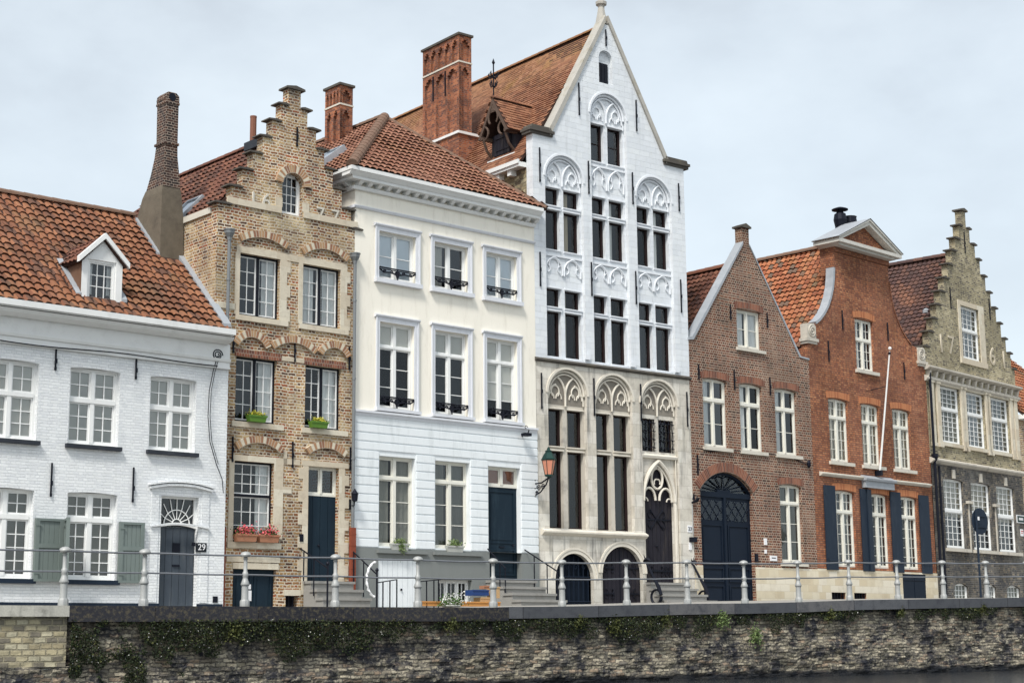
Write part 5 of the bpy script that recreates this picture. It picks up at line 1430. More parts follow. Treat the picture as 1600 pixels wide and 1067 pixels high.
m = MB(); m.box(C5-.24, C5+.24, -.06, .34, 13.80, 13.86); m.prism([(C5-.23, 13.86), (C5+.23, 13.86), (C5, 13.95)], -.05, .33); m.build('chimney_cap', 'dark_cap_stone', h5)
m = MB(); m.box(0.01, .3, .25, 9, B5, 9.7); m.box(W5-.3, W5, .25, 9, B5, 9.7); m.box(.3, W5-.3, 8.7, 9, B5, 9.7); m.split('side_wall', 'brown_brick', h5)
m = MB(); m.prism([(-.02, 9.86), (.22, 9.90), (C5-.16, 13.24), (C5-.16, 13.34), (.16, 9.99), (-.02, 9.94)], -.04, .29); m.prism([(W5+.02, 9.86), (5.30, 9.90), (C5+.16, 13.24), (C5+.16, 13.29), (5.36, 9.95), (W5+.02, 9.92)], -.03, .28)
m.split('verge_flashing', 'zinc', h5)
m = MB(); LT = [(r[0]-.06, r[1]+.10, r[3]-.0) for r in [at5]+f5+[g5]]
for i, (a, b, z) in enumerate(LT): m.band(arc_pts(a, b, z-(.04 if i else .01), .055), .21, -.012, 0, uvarc=True)
m.split('lintel', 'red_arch_brick', h5)
m = MB(); m.band(arc_pts(cdr[0]-.02, cdr[1]+.02, zsp, cdr[3]-zsp+.01, 20), .30, -.02, 0, uvarc=True); m.build('carriage_arch', 'red_arch_brick', h5)
m = MB()
for r in [at5]+f5+[g5]: m.box(r[0]-.08, r[1]+.12, -.08, .05, r[2]-.10, r[2]-.002)
m.split('sill', 'pale_stone', h5)
window(h5, at5, .10, .06, (.5,), (), ((1, 2),), mw=.08, cur='wide', mat='cream_wood')
for r in f5: window(h5, r, .10, .06, (.5,), (.31,), ((1, 1), (1, 2)), mw=.08, tw=.09, cur='left', curmat='curtain_white', mat='cream_wood')
window(h5, g5, .10, .06, (.5,), (.24,), ((1, 1), (1, 3)), mw=.08, tw=.07, cur='net', curmat='curtain_dull', mat='cream_wood')
m = MB(); p = .03
m.box(cdr[1]+.0, W5+.01, -p, -.001, B5-.3, zb5); m.box(0, cdr[0], -p, -.001, B5-.3, zb5-.0)
m.split('base_course', 'cream_base_stone', h5)
# carriage door
zt5 = h5.Z(1097, 774); cx = (cdr[0]+cdr[1])/2
f = MB(); yd5 = .14
for s in (0, 1):
    a, b = (cdr[0], cx-.004) if s == 0 else (cx+.004, cdr[1])
    f.box(a, b, yd5, yd5+.07, cdr[2], zt5)
    for (q0, q1) in ((.03, .20), (.23, .36), (.39, .75)):
        z0, z1 = cdr[2]+(zt5-cdr[2])*q0, cdr[2]+(zt5-cdr[2])*q1
        for (u0, u1, v0, v1) in ((a+.12, a+.16, z0, z1), (b-.16, b-.12, z0, z1), (a+.16, b-.16, z0, z0+.04), (a+.16, b-.16, z1-.04, z1)): f.box(u0, u1, yd5-.03, yd5, v0, v1)
        f.box(a+.22, b-.22, yd5-.012, yd5, z0+.1, z1-.1, skip='b')
f.box(cx-.05, cx+.05, yd5-.05, yd5-.001, cdr[2], zt5); f.box(cdr[0], cdr[1], yd5-.04, yd5+.08, zt5, zt5+.16)
co = f.build('carriage_door', 'navy_paint', h5)
f = MB(); z0, z1 = cdr[2]+(zt5-cdr[2])*.79, zt5-.10
for a, b in ((cdr[0]+.12, cx-.10), (cx+.10, cdr[1]-.12)):
    f.face([(a, yd5-.005, z0), (b, yd5-.005, z0), (b, yd5-.005, z1), (a, yd5-.005, z1)])
f.build('door_glass', 'window_glass', co, off=(0, 0, B5))
f = MB()
for a, b in ((cdr[0]+.12, cx-.10), (cx+.10, cdr[1]-.12)):
    wq = (b-a)/3
    for k in range(-1, 4):
        for s in (-1, 1):
            xa, xb = a+wq*k, a+wq*(k+1.5); za, zb_ = (z0, z1) if s > 0 else (z1, z0)
            t0 = max(0, (a-xa)/(xb-xa)); t1 = min(1, (b-xa)/(xb-xa))
            if t1 > t0: f.tube([(xa+(xb-xa)*t0, yd5-.02, za+(zb_-za)*t0), (xa+(xb-xa)*t1, yd5-.02, za+(zb_-za)*t1)], .012, 4)
f.build('door_lattice', 'navy_paint', co, off=(0, 0, B5))
f = MB(); R = zt5+.16; rise = cdr[3]-R
for k in range(0, 9):
    a = pi*(k+.5)/9; L = .9; ex_, ez_ = cx+(cdr[1]-cx-.06)*cos(a), R+.04+(rise-.12)*sin(a)
    f.tube([(cx+.14*cos(a), yd5, R+.10*sin(a)), (ex_, yd5, ez_)], .016, 5)
for k in range(9):
    a, b = pi*(k-.5+.5)/9, pi*(k+1)/9
    f.tube([(cx+(cdr[1]-cx-.10)*cos(a+(b-a)*q/4)*(1-.06*sin(pi*q/4)), yd5, R+.02+(rise-.12)*sin(a+(b-a)*q/4)*(1-.12*sin(pi*q/4))) for q in range(5)], .014, 4)
f.band(arc_pts(cdr[0]+.0, cdr[1]-.0, zsp-.07, cdr[3]-zsp-.01, 16), .09, yd5-.03, yd5+.05); f.box(cx-.3, cx+.3, yd5-.02, yd5+.03, R-.01, R+.07)
fo = f.build('fanlight', 'navy_paint', h5)
f = MB(); f.face([(cdr[0], yd5+.03, R), (cdr[1], yd5+.03, R), (cdr[1], yd5+.03, cdr[3]), (cdr[0], yd5+.03, cdr[3])]); f.build('pane', 'window_glass', fo, off=(0, 0, B5))
f = MB(); f.box(cdr[0]-.1, cdr[1]+.1, .3, 1.5, R-.2, cdr[3]+.1, skip='f'); f.build('interior', 'interior_dark', fo, off=(0, 0, B5))
K5 = lambda x, y: (1060+x/2.667, 560+y/2.667); K6 = lambda x, y: (1060+x/3.441, 330+y/3.442)
for K, x, a, b in ((K5, 82, 25, 85), (K5, 231, 48, 130), (K5, 380, 78, 152), (K5, 78, 402, 478), (K6, 277, 500, 583), (K6, 475, 548, 625)): anchor(h5, K(x, 0)[0], K(x, a)[1], K(x, b)[1])
g = MB(); x, z = h5.at(1208, 872); g.box(x-.16, x+.16, -.03, 0, z-.08, z+.08); g.box(x-.1, x+.1, -.034, -.03, z+.0, z+.025, 1); g.build('letter_slot', ['paper_white', 'iron'], h5)
g = MB(); x, z = h5.at(1195, 846); g.box(x-.05, x+.05, -.05, 0, z-.1, z+.1); g.box(x-.04, x+.04, -.04, 0, z-.36, z-.24); g.split('door_bell', 'paper_white', h5)
g = MB(); x, z = h5.at(1181, 871); g.box(x-.06, x+.06, -.05, 0, z-.12, z+.12); g.build('letter_box', 'iron', h5)
RZ5 = 12.66; mb = MB()
roof_plane(mb, [(-.0, 9, 9.75), (-.0, .24, 9.75), (C5, .24, RZ5), (C5, 9, RZ5)], .21, .27)
roof_plane(mb, [(W5, .24, 9.75), (W5, 9, 9.75), (C5, 9, RZ5), (C5, .24, RZ5)], .21, .27)
ridge_tiles(mb, (C5, 9, RZ5+.04), (C5, .24, RZ5+.04), .13)
mb.build('roof', ['tiles_brown_red', 'roof_under'], h5)

# =================================================================== HOUSE 6: orange brick bell gable
h6 = H((9.624, 51.618), 44.6, 2.06, 'townhouse', 'orange brick house with curved bell gable, white pediment and dark slate blue shutters')
B6 = h6.base; W6 = 7.12; C6 = 3.38
a6 = h6.rect(1337, 497, 1365, 576.5)
f6 = h6.row([(1295.8, 620, 1326, 719.8), (1347, 630, 1375, 724.8), (1396, 639, 1423.3, 732.6)])
g6 = h6.row([(1305.5, 764, 1337, 883), (1361.5, 770, 1389, 887), (1408, 777, 1435, 890)])
hd = [h6.S(1409.8, 915), h6.S(1446, 915), B6-.05, h6.Z(1410, 896)]
K7 = lambda x, y: (1230+x/2.965, 600+y/2.964)
vt = [[h6.S(K7(a, 0)[0], 930), h6.S(K7(b, 0)[0], 930), B6+.0, h6.Z(1300, 925)] for a, b in ((203, 268), (307, 365))]
half = [(3.46, 10.50), (3.36, 11.08), (2.88, 11.12), (2.62, 11.28), (2.35, 11.52), (2.12, 11.80), (1.92, 12.15), (1.78, 12.50), (1.70, 12.85), (1.66, 13.2), (1.66, 13.95)]
half = [(min(x, C6+.02), z) for x, z in half]
out = [(-.0, B6-.4), (W6, B6-.4), (W6, 10.5)]+[(C6+x, z) for x, z in half[1:]]+[(C6-x, z) for x, z in half[1:][::-1]]+[(0, 10.5)]
allh = [rpoly(a6)]+[arc_top(*r, .05) for r in f6+g6]+[rpoly(hd)]+[rpoly(v) for v in vt]
mb = MB(); facade(mb, out, allh, 0, .2)
for i in range(2, len(out)-1):
    a, b = out[i], out[i+1]; mb.face([(a[0], 0, a[1]), (b[0], 0, b[1]), (b[0], .26, b[1]), (a[0], .26, a[1])])
facade(mb, out, allh, .26, .001); mb.face([(0, .26, B6), (0, 0, B6), (0, 0, 10.5), (0, .26, 10.5)])
mb.build('wall', 'orange_brick', h6)
m = MB(); m.box(.01, .3, .26, 9.5, B6, 10.3); m.box(W6-.3, W6, .26, 9.5, B6, 10.3); m.box(.3, W6-.3, 9.2, 9.5, B6, 10.3); m.split('side_wall', 'orange_brick', h6)
m = MB(); cv = half[2:-1]
m.band([(C6-x, z) for x, z in cv][::1], -.10 if False else .09, -.04, .27); 
m.build('gable_flashing', 'zinc', h6)
m = MB(); m.band([(C6+x, z) for x, z in cv][::-1], .05, -.03, .26); m.build('gable_edge', 'orange_brick', h6)
# volutes
for s, xx in ((-1, .20), (1, W6-.24)):
    m = MB(); m.box(xx-.30, xx+.30, -.10, .26, 10.50, 10.60); m.box(xx-.26, xx+.26, -.06, .24, 10.42, 10.50)
    m.prism([(xx-.24, 10.6), (xx+.24, 10.6), (xx+.24, 11.02), (xx+.12, 11.12), (xx-.24, 11.08)], -.04, .24)
    m.tube(spiral(xx+s*-.02, 10.84, .21, .03, pi/2, 2.2*(-s), 34, -.05), .026, 6)
    m.build('volute', 'weathered_shade_stone', h6)
m = MB()
for i, r in enumerate([a6]+f6+g6): m.band(arc_pts(r[0]-.08, r[1]+.10, r[3]-(.03 if i else .0), .05), .22, -.012, 0, uvarc=True)
m.split('lintel', 'orange_lintel', h6)
m = MB()
for r in [a6]+f6: m.box(r[0]-.10, r[1]+.16, -.09, .05, r[2]-.11, r[2]-.002)
m.split('sill', 'pale_stone', h6)
window(h6, a6, .09, .055, (.5,), (.40,), ((2, 2), (2, 3)), mw=.10, tw=.08, cur='left', mat='cream_wood', bw=.018)
for r in f6: window(h6, r, .09, .055, (.5,), (.30,), ((2, 2), (2, 4)), mw=.10, tw=.08, cur='net', curmat='curtain_beige', mat='cream_wood', bw=.018)
for r in g6: window(h6, r, .09, .055, (.5,), (.28,), ((2, 2), (2, 5)), mw=.10, tw=.08, cur='half', curmat='curtain_dull', mat='cream_wood', bw=.018)
zt, zb = h6.Z(1287, 761), h6.Z(1287, 886)
for i, r in enumerate(g6):
    wsh = .62
    shutter(h6, r[0]-wsh-.02, r[0]-.02, r[2]-.12, r[3]+.12, 'slate_blue_paint', panels=False, y=-.05)
shutter(h6, g6[2][1]+.06, g6[2][1]+.06+.62, g6[2][2]-.12, g6[2][3]+.10, 'slate_blue_paint', panels=False, y=-.05)
shutter(h6, g6[0][1]+.62, g6[0][1]+.9, g6[1][2]-.12, g6[1][3]+.12, 'slate_blue_paint', panels=False, y=-.10, ang=radians(8))
zbase = h6.Z(1230, 886)
m = MB()
segs = [0.0]; 
for v in vt: segs += [v[0], v[1]]
segs += [hd[0], hd[1], W6]
for k in range(0, len(segs)-1, 2): m.box(segs[k], segs[k+1], -.03, -.001, B6-.3, zbase, skip='b')
for v in vt: m.box(v[0], v[1], -.03, -.001, v[3], zbase)
m.box(hd[0], hd[1], -.03, -.001, hd[3], max(hd[3]+.02, zbase)); m.split('base_course', 'cream_base_stone', h6)
m = MB()
zs6 = h6.Z(1280.6, 741); X = [h6.S(K7(v, 0)[0], 750) for v in (150, 345, 478, 655)]
m.prism([(0, zs6-.04), (-.06, zs6-.03), (-.13, zs6+.03), (-.13, zs6+.06), (0, zs6+.10)], X[0], X[1], axis='x'); m.prism([(0, zs6-.04), (-.06, zs6-.03), (-.13, zs6+.03), (-.13, zs6+.06), (0, zs6+.10)], X[2], X[3], axis='x')
m.split('string_course', 'pale_stone', h6)
m = MB(); m.box(X[1], X[2], -.15, 0, zs6-.28, zs6-.05); m.prism([(0, zs6-.05), (-.22, zs6-.05), (-.24, zs6+.02), (0, zs6+.14)], X[1]-.05, X[2]+.05, axis='x'); m.build('lead_ledge', 'zinc', h6)
m = MB(); m.box(hd[0], hd[1], .0, .05, hd[2]-.3, hd[3]-.0); 
for k in (0, 1):
    a = hd[0]+(hd[1]-hd[0])*k/2; m.box(a+.02, a+(hd[1]-hd[0])/2-.02, -.02, 0, hd[2], hd[3]-.25); m.box(a+.01, a+(hd[1]-hd[0])/2-.01, -.025, 0, hd[3]-.22, hd[3]-.02)
m.build('cellar_hatch', 'navy_paint', h6)
for v in vt:
    m = MB(); m.box(v[0]-.02, v[1]+.02, .2, .22, v[2], v[3])
    for k in range(5): x = v[0]+(v[1]-v[0])*(k+.5)/5; m.box(x-.016, x+.016, .02, .05, v[2], v[3])
    m.build('cellar_vent', 'iron', h6)
K8 = lambda x, y: (1230+x/3.335, 320+y/3.334)
for x, a, b in ((285, 552, 650), (213, 710, 815), (521, 615, 708), (607, 822, 908)): anchor(h6, K8(x, 0)[0], K8(x, a)[1], K8(x, b)[1])
RZ6 = 14.42; mb = MB()
roof_plane(mb, [(-.0, 9.5, 10.35), (-.0, .25, 10.35), (C6, .25, RZ6), (C6, 9.5, RZ6)], .21, .26, amp=.036)
roof_plane(mb, [(W6, .25, 10.35), (W6, 9.5, 10.35), (C6, 9.5, RZ6), (C6, .25, RZ6)], .21, .26, amp=.036)
mb.build('roof', ['tiles_bright_orange', 'roof_under'], h6)
mb = MB(); ridge_tiles(mb, (C6, 9.5, RZ6+.04), (C6, .25, RZ6+.04), .13); mb.build('ridge_tiles', 'hip_tile', h6)
# pediment head
PX0, PX1, PY0, PY1 = C6-1.92, C6+1.92, -.42, .62
m = MB(); m.box(C6-1.66, C6+1.66, 0.262, .55, 13.0, 13.95); m.box(C6-1.66, C6+1.66, -.06, -.001, 13.78, 13.94); m.prism([(PX0+.3, 14.1), (PX1-.3, 14.1), (C6, 14.92)], -.12, .5)
m.build('pediment_wall', 'orange_brick', h6)
m = MB(); m.prism([(C6-1.66, 13.94), (C6+1.66, 13.94), (C6+1.86, 14.02), (C6-1.86, 14.02)], -.30, .58); m.box(PX0, PX1, PY0, PY1, 14.02, 14.14)
for s in (-1, 1):
    P = [(C6+s*1.92, 14.14), (C6+s*1.70, 14.14), (C6, 14.90), (C6, 15.04)]; m.prism(P, PY0+.03, -.121)
    P = [(C6+s*1.98, 14.14), (C6+s*1.92, 14.141), (C6, 15.041), (C6, 15.10), (C6+s*.0, 15.10)]; m.prism([(C6+s*1.98, 14.16), (C6+s*1.90, 14.16), (C6, 15.04), (C6, 15.10)], PY0-.02, PY1+.02)
m.build('pediment', 'weathered_trim', h6)
m = MB()
for s in (-1, 1):
    m.face([(C6+s*2.0, PY0-.04, 14.175), (C6+s*2.0, PY1+.04, 14.175), (C6, PY1+.04, 15.13), (C6, PY0-.04, 15.13)][::(1 if s < 0 else -1)])
    m.face([(C6+s*2.0, PY1+.04, 14.175), (C6, PY1+.04, 15.13), (C6, PY1+.04, 14.2)])
m.build('pediment_roof', 'zinc', h6)
m = MB(); m.lathe([(.19, 14.7), (.19, 15.05), (.24, 15.3), (.20, 15.52), (.13, 15.56), (.11, 15.64), (.29, 15.66), (.29, 15.69), (.1, 15.76)], (C6+.02, .78, 0), 12)
m.lathe([(.20, 14.7), (.22, 15.0), (.27, 15.25), (.24, 15.50), (.26, 15.52), (.2, 15.53)], (C6+.60, .78, 0), 12); m.split('chimney_pot', 'iron', h6)

# =================================================================== HOUSE 7: yellow and black brick step gable 1761
h7 = H((14.713, 56.636), 47.9, 2.17, 'townhouse', 'stepped gable house of yellow brick dated 1761 above soot black brick ground floor')
B7 = h7.base; W7 = 7.25; C7 = 3.68
ZC = [11.17, 11.76, 12.29, 12.85, 13.40, 13.96, 14.54, 15.13, 15.66, 16.22]
hx = [3.68, 3.30, 2.95, 2.60, 2.26, 1.88, 1.52, 1.14, .80, .43]
hx[0] = C7; zl7 = h7.Z(1454.4, 718)
out = [(0, zl7), (W7, zl7)]
for k in range(10): out += [(C7+hx[k] if k else W7, ZC[k]), (C7+(hx[k+1] if k < 9 else .17), ZC[k])]
out += [(C7+.17, 16.86), (C7-.17, 16.86)]
for k in range(9, -1, -1): out += [(C7-(hx[k+1] if k < 9 else .17), ZC[k]), (C7-hx[k], ZC[k])]
a7 = h7.rect(1502, 477, 1530, 558)
f7 = h7.row([(1470, 602, 1500, 690), (1511, 611, 1538.7, 697), (1549, 620, 1577, 703.6)])
g7 = h7.row([(1476, 747, 1507, 855), (1519, 752.5, 1549, 858), (1559, 758, 1587, 861.5)])
k7 = [[h7.S(a, 925), h7.S(b, 925), B7-.0, h7.Z(1500, 911)] for a, b in ((1490.7, 1513), (1542, 1557), (1573, 1594))]
mb = MB(); facade(mb, out, [rpoly(a7)]+[rpoly(r) for r in f7], 0, .2)
for i in range(2, len(out)-1):
    a, b = out[i], out[i+1]; mb.face([(a[0], 0, a[1]), (b[0], 0, b[1]), (b[0], .25, b[1]), (a[0], .25, a[1])])
facade(mb, out, [rpoly(a7)]+[rpoly(r) for r in f7], .25, .001); mb.face([(0, .25, zl7), (0, 0, zl7), (0, 0, 11.17), (0, .25, 11.17)]); mb.face([(W7, 0, zl7), (W7, .25, zl7), (W7, .25, 11.17), (W7, 0, 11.17)])
mb.build('wall', 'yellow_brick', h7)
mb = MB(); facade(mb, [(0, B7-.4), (W7, B7-.4), (W7, zl7), (0, zl7)], [arc_top(*r, .05) for r in g7]+[arc_top(*k, .12) for k in k7], -.01, .21)
mb.face([(W7, -.01, B7-.4), (W7, .25, B7-.4), (W7, .25, zl7), (W7, -.01, zl7)])
mb.build('ground_floor_wall', 'black_brick', h7)
m = MB(); m.box(.01, .3, .25, 9.5, B7, 11.0); m.box(W7-.3, W7, .25, 9.5, B7, 11.0); m.box(.3, W7-.3, 9.2, 9.5, B7, 11.0); m.split('side_wall', 'yellow_brick', h7)
m = MB()
for k in range(10):
    i = hx[k+1] if k < 9 else .17
    for s in (-1, 1):
        p, q = (C7-hx[k]-.13, C7-i) if s < 0 else (C7+i, (C7+hx[k] if k else W7)+.13)
        m.prism([(p, ZC[k]), (q, ZC[k]), (q, ZC[k]+.05), ((p+q)/2, ZC[k]+.09), (p, ZC[k]+.05)], -.06, .29)
m.prism([(C7-.27, 16.86), (C7+.27, 16.86), (C7+.26, 16.92), (C7, 16.98), (C7-.26, 16.92)], -.07, .32)
m.split('step_cap', 'dark_cap_stone', h7)
m = MB()
def tb7(x0, x1, z0, z1, p=-.03): m.box(x0, x1, p, -.0005, z0, z1, skip='b')
tb7(a7[0]-.20, a7[0], a7[2]-.02, a7[3]+.18); tb7(a7[1], a7[1]+.42, a7[2]-.1, a7[3]+.18); tb7(a7[0], a7[1], a7[3], a7[3]+.18); tb7(a7[0]-.22, a7[1]+.45, a7[2]-.22, a7[2]-.02, -.06)
zf0, zf1 = f7[0][2]-.15, f7[0][3]+.1
zc7 = 10.43
for xa, xb in ((.16, .42), (f7[0][0]-.32, f7[0][0]-.08), (f7[0][1]+.04, f7[0][1]+.26), (f7[1][0]-.34, f7[1][0]-.10), (f7[1][1]+.04, f7[1][1]+.26), (f7[2][0]-.34, f7[2][0]-.10), (f7[2][1]+.04, f7[2][1]+.26), (W7-.36, W7-.10)):
    tb7(xa, xb, zf0, zc7-.45, -.07); tb7(xa-.03, xb+.03, zc7-.52, zc7-.40, -.10); tb7(xa-.03, xb+.03, zf0-.05, zf0+.08, -.10)
for r in f7: tb7(r[0]-.06, r[1]+.02, r[2]-.13, r[2], -.07); tb7(r[0]-.06, r[1]+.02, r[3], r[3]+.12, -.04)
m.split('stone_frame', 'sandstone', h7)
m = MB()
for z, p in ((zc7, .24), (zc7-.40, .12)): m.prism([(0, z-.10), (-p*.4, z-.09), (-p, z-.02), (-p, z+.04), (0, z+.12)], -.12, W7+.12, axis='x')
for k in range(15):
    x = .1+k*(W7-.2)/14; m.prism([(0, zc7-.38), (-.10, zc7-.34), (-.16, zc7-.12), (0, zc7-.10)], x-.06, x+.06, axis='x')
m.prism([(0, zl7-.12), (-.06, zl7-.10), (-.16, zl7-.02), (-.16, zl7+.03), (0, zl7+.10)], -.08, W7+.06, axis='x')
for r in g7: m.box(r[0]-.1, r[1]+.2, -.12, 0, r[2]-.12, r[2]-.003)
for r in g7: m.box((r[0]+r[1])/2-.08, (r[0]+r[1])/2+.12, -.06, -.012, r[3]+.02, r[3]+.34)
for x in (g7[0][1]+.30, g7[1][1]+.30): m.box(x-.18, x+.18, -.14, -.012, h7.Z(1533, 787)-.06, h7.Z(1533, 787)+.04); m.box(x-.03, x+.03, -.05, -.012, g7[0][2]-.1, h7.Z(1533, 787)-.06)
m.build('cornice', 'weathered_shade_stone', h7)
gw = dict(mat='white_wood', bw=.018, fw=.05, mw=.05, tw=.09)
window(h7, a7, .08, .055, (), (.45,), ((4, 4), (4, 4)), tw=.09, bw=.02, cur='net', curmat='curtain_dull')
for r in f7: window(h7, r, .08, .05, (), (.40,), ((4, 4), (4, 6)), tw=.09, bw=.02, cur='net', curmat='curtain_dull')
for r in g7: window(h7, r, .08, .05, (), (.46,), ((4, 5), (4, 5)), tw=.10, bw=.02, cur='net', curmat='curtain_beige', curf=(0, .55))
for k in k7: window(h7, k, .06, .04, (), (), ((4, 3),), bw=.018, name='cellar_window', cur='blind', curmat='curtain_dull')
for t, px, py in (('1', 1470, 538), ('7', 1485.5, 541), ('6', 1550, 558), ('1', 1568, 564)):
    x, z = h7.at(px, py); text_mesh(t, 1.0, .015, 'date_digit', 'sandstone', h7.root, (x, -.02, z-B7))
for x, a, b in ((922, 145, 250), (848, 430, 540), (1052, 490, 598)): anchor(h7, K8(x, 0)[0], K8(x, a)[1], K8(x, b)[1])
m = MB(); m.tube([(.10, -.10, zc7-.2), (.10, -.10, B7-.2)], .05, 8); m.tube([(.42, -.09, zl7-.2), (.42, -.09, B7-.2)], .045, 8); m.lathe([(.06, 0), (.12, .15), (.12, .25)], (.10, -.12, zl7-.05), 8); m.split('drainpipe', 'iron', h7)
RZ7 = 15.22; mb = MB()
roof_plane(mb, [(-.15, 9.5, 10.95), (-.15, .25, 10.95), (C7, .25, RZ7), (C7, 9.5, RZ7)], .20, .235, amp=.030)
roof_plane(mb, [(W7+.05, .25, 10.95), (W7+.05, 9.5, 10.95), (C7, 9.5, RZ7), (C7, .25, RZ7)], .20, .235, amp=.030)
ridge_tiles(mb, (C7, 9.5, RZ7+.04), (C7, .25, RZ7+.04), .14)
mb.build('roof', ['tiles_purple_brown', 'roof_under'], h7)
m = MB(); sl7 = (RZ7-10.95)/(C7+.15); q7 = h7.at(1447, 486, .6); m.lathe([(.07, -.7), (.07, 0), (.13, .02), (.13, .14), (.04, .2)], (q7[0], .6, q7[1]-.1), 8); m.build('roof_cowl', 'zinc', h7)

# =================================================================== HOUSE 8: sliver at the right edge
o8 = h7.o+h7.t*(W7+.02)+h7.n*.05
h8 = H((o8.x, o8.y), 49.5, 2.3, 'townhouse', 'low house with bright orange roof at the far right edge beside the stepped yellow gable')
B8 = h8.base
mb = MB(); facade(mb, [(0, B8-.4), (9, B8-.4), (9, 9.3), (0, 9.3)], [[(1.9, 5.6), (2.9, 5.6), (2.9, 7.9), (1.9, 7.9)], [(1.9, 2.9), (2.9, 2.9), (2.9, 5.0), (1.9, 5.0)], [(4.6, 5.6), (5.6, 5.6), (5.6, 7.9), (4.6, 7.9)]], 0, .2)
mb.box(0, 9, .3, 8, B8, 9.3, skip='ftu'); mb.build('wall', 'old_brown_brick', h8)
for r in ((1.9, 2.9, 5.6, 7.9), (1.9, 2.9, 2.9, 5.0), (4.6, 5.6, 5.6, 7.9)): window(h8, r, .1, .05, (.5,), (.3,), ((2, 2), (2, 3)), cur='net', sill=(.06, .08, .1))
m = MB(); m.box(-.0, 9.1, -.35, 0, 9.25, 9.42); m.build('gutter', 'white_trim', h8)
mb = MB(); roof_plane(mb, [(0, -.3, 9.42), (9.1, -.3, 9.42), (9.1, 4, 13.2), (0, 4, 13.2)], .23, .3); roof_plane(mb, [(9.1, 8.3, 9.42), (0, 8.3, 9.42), (0, 4, 13.2), (9.1, 4, 13.2)], .46, .6, seg=2)
mb.build('roof', ['tiles_bright_orange', 'roof_under'], h8)
m = MB(); m.prism([(0, 9.3), (8.3, 9.3), (4, 13.1)], .01, .2, axis='x'); m.build('gable_end', 'old_brown_brick', h8)
# =================================================================== QUAY, STREET, WATER
qq = H((-7.95, 28.6), 37.35, 0.0, 'quay_wall', 'old mossy brick quay wall with dark stone coping above the canal', 'wall')
ZK = [(-30, 1.69), (9, 1.70), (11.3, 1.72), (13.15, 1.76), (15, 1.80), (16.9, 1.82), (18.75, 1.86), (20.56, 1.92), (22.4, 1.95), (24.2, 1.98), (26.1, 2.01), (31, 2.10), (60, 2.4)]
def zk(s):
    for (a, za), (b, zb_) in zip(ZK, ZK[1:]):
        if s <= b: return za+(zb_-za)*(s-a)/(b-a)
    return ZK[-1][1]
def strip(mb, s0, s1, y0, y1, th, ov=0., step=1.):
    n = max(1, int((s1-s0)/step))
    for k in range(n):
        a, b = s0+(s1-s0)*k/n, s0+(s1-s0)*(k+1)/n; za, zb_ = zk(a)+ov, zk(b)+ov
        mb.face([(a, y0, za-th), (b, y0, zb_-th), (b, y0, zb_), (a, y0, za)]); mb.face([(a, y0, za), (b, y0, zb_), (b, y1, zb_), (a, y1, za)])
        mb.face([(b, y0, zb_-th), (a, y0, za-th), (a, y1, za-th), (b, y1, zb_-th)])
    a, b = s0, s1
    mb.face([(a, y1, zk(a)+ov-th), (a, y0, zk(a)+ov-th), (a, y0, zk(a)+ov), (a, y1, zk(a)+ov)]); mb.face([(b, y0, zk(b)+ov-th), (b, y1, zk(b)+ov-th), (b, y1, zk(b)+ov), (b, y0, zk(b)+ov)])
def wallmesh(s0, s1, ztf, zb, y, amp, ns, nzv, seed):
    mb = MB(); g = []
    for i in range(ns+1):
        s = s0+(s1-s0)*i/ns; row = []
        for j in range(nzv+1):
            z = zb+(ztf(s)-zb)*j/nzv
            p = Vector((s*1.2+seed, z*1.9, 0)); d = noise.fractal(p, .9, 2.2, 5)*amp+noise.noise(Vector((s*.35+seed, z*.6, 3)))*amp*1.2
            rw = floor(z/.075+.35*noise.noise(Vector((s*1.3, z, seed)))); cl = floor(s/.27+rw*.5+.3*noise.noise(Vector((s, z*3, 1)))); d += (noise.cell(Vector((cl+.5, rw+.5, seed)))-.5)*.020*(amp/.075)
            row.append((s, y-d, z))
        g.append(row)
    for i in range(ns):
        for j in range(nzv):
            q = [g[i][j], g[i+1][j], g[i+1][j+1], g[i][j+1]]
            mb.face(q, 0, [(v[0], v[2]) for v in q])
    return mb
qs = qq.S(103, 990)
mb = wallmesh(qs, 44, lambda s: zk(s)-.25, -.7, 0.02, .075, 1300, 84, 5.)
mb.build('old_brickwork', 'quay_old_brick', qq, smooth=False)
mb = wallmesh(-14, qs, lambda s: zk(s)-.19, .62, -.03, .018, 200, 24, 9.)
mb.build('repaired_brickwork', 'quay_new_brick', qq)
mb = wallmesh(-14, qs+.25, lambda s: .64+.05*noise.noise(Vector((s*2, 0, 0))), -.7, -.09, .06, 240, 24, 19.)
mb.face([(-14, -.09, .64), (qs+.2, -.09, .64), (qs+.2, .1, .68), (-14, .1, .68)])
mb.build('old_footing', 'quay_old_brick', qq)
mb = MB(); strip(mb, -14, qs, -.12, .42, .19); mb.build('coping', 'pale_coping', qq)
s2 = qq.S(790, 958)
mb = MB(); strip(mb, qs, s2-.01, -.12, .42, .28, 0, .5); mb.build('coping', 'dark_coping_stone', qq)
mb = MB(); strip(mb, s2, 44, -.13, .42, .245, .012); mb.build('coping', 'grey_coping_stone', qq)
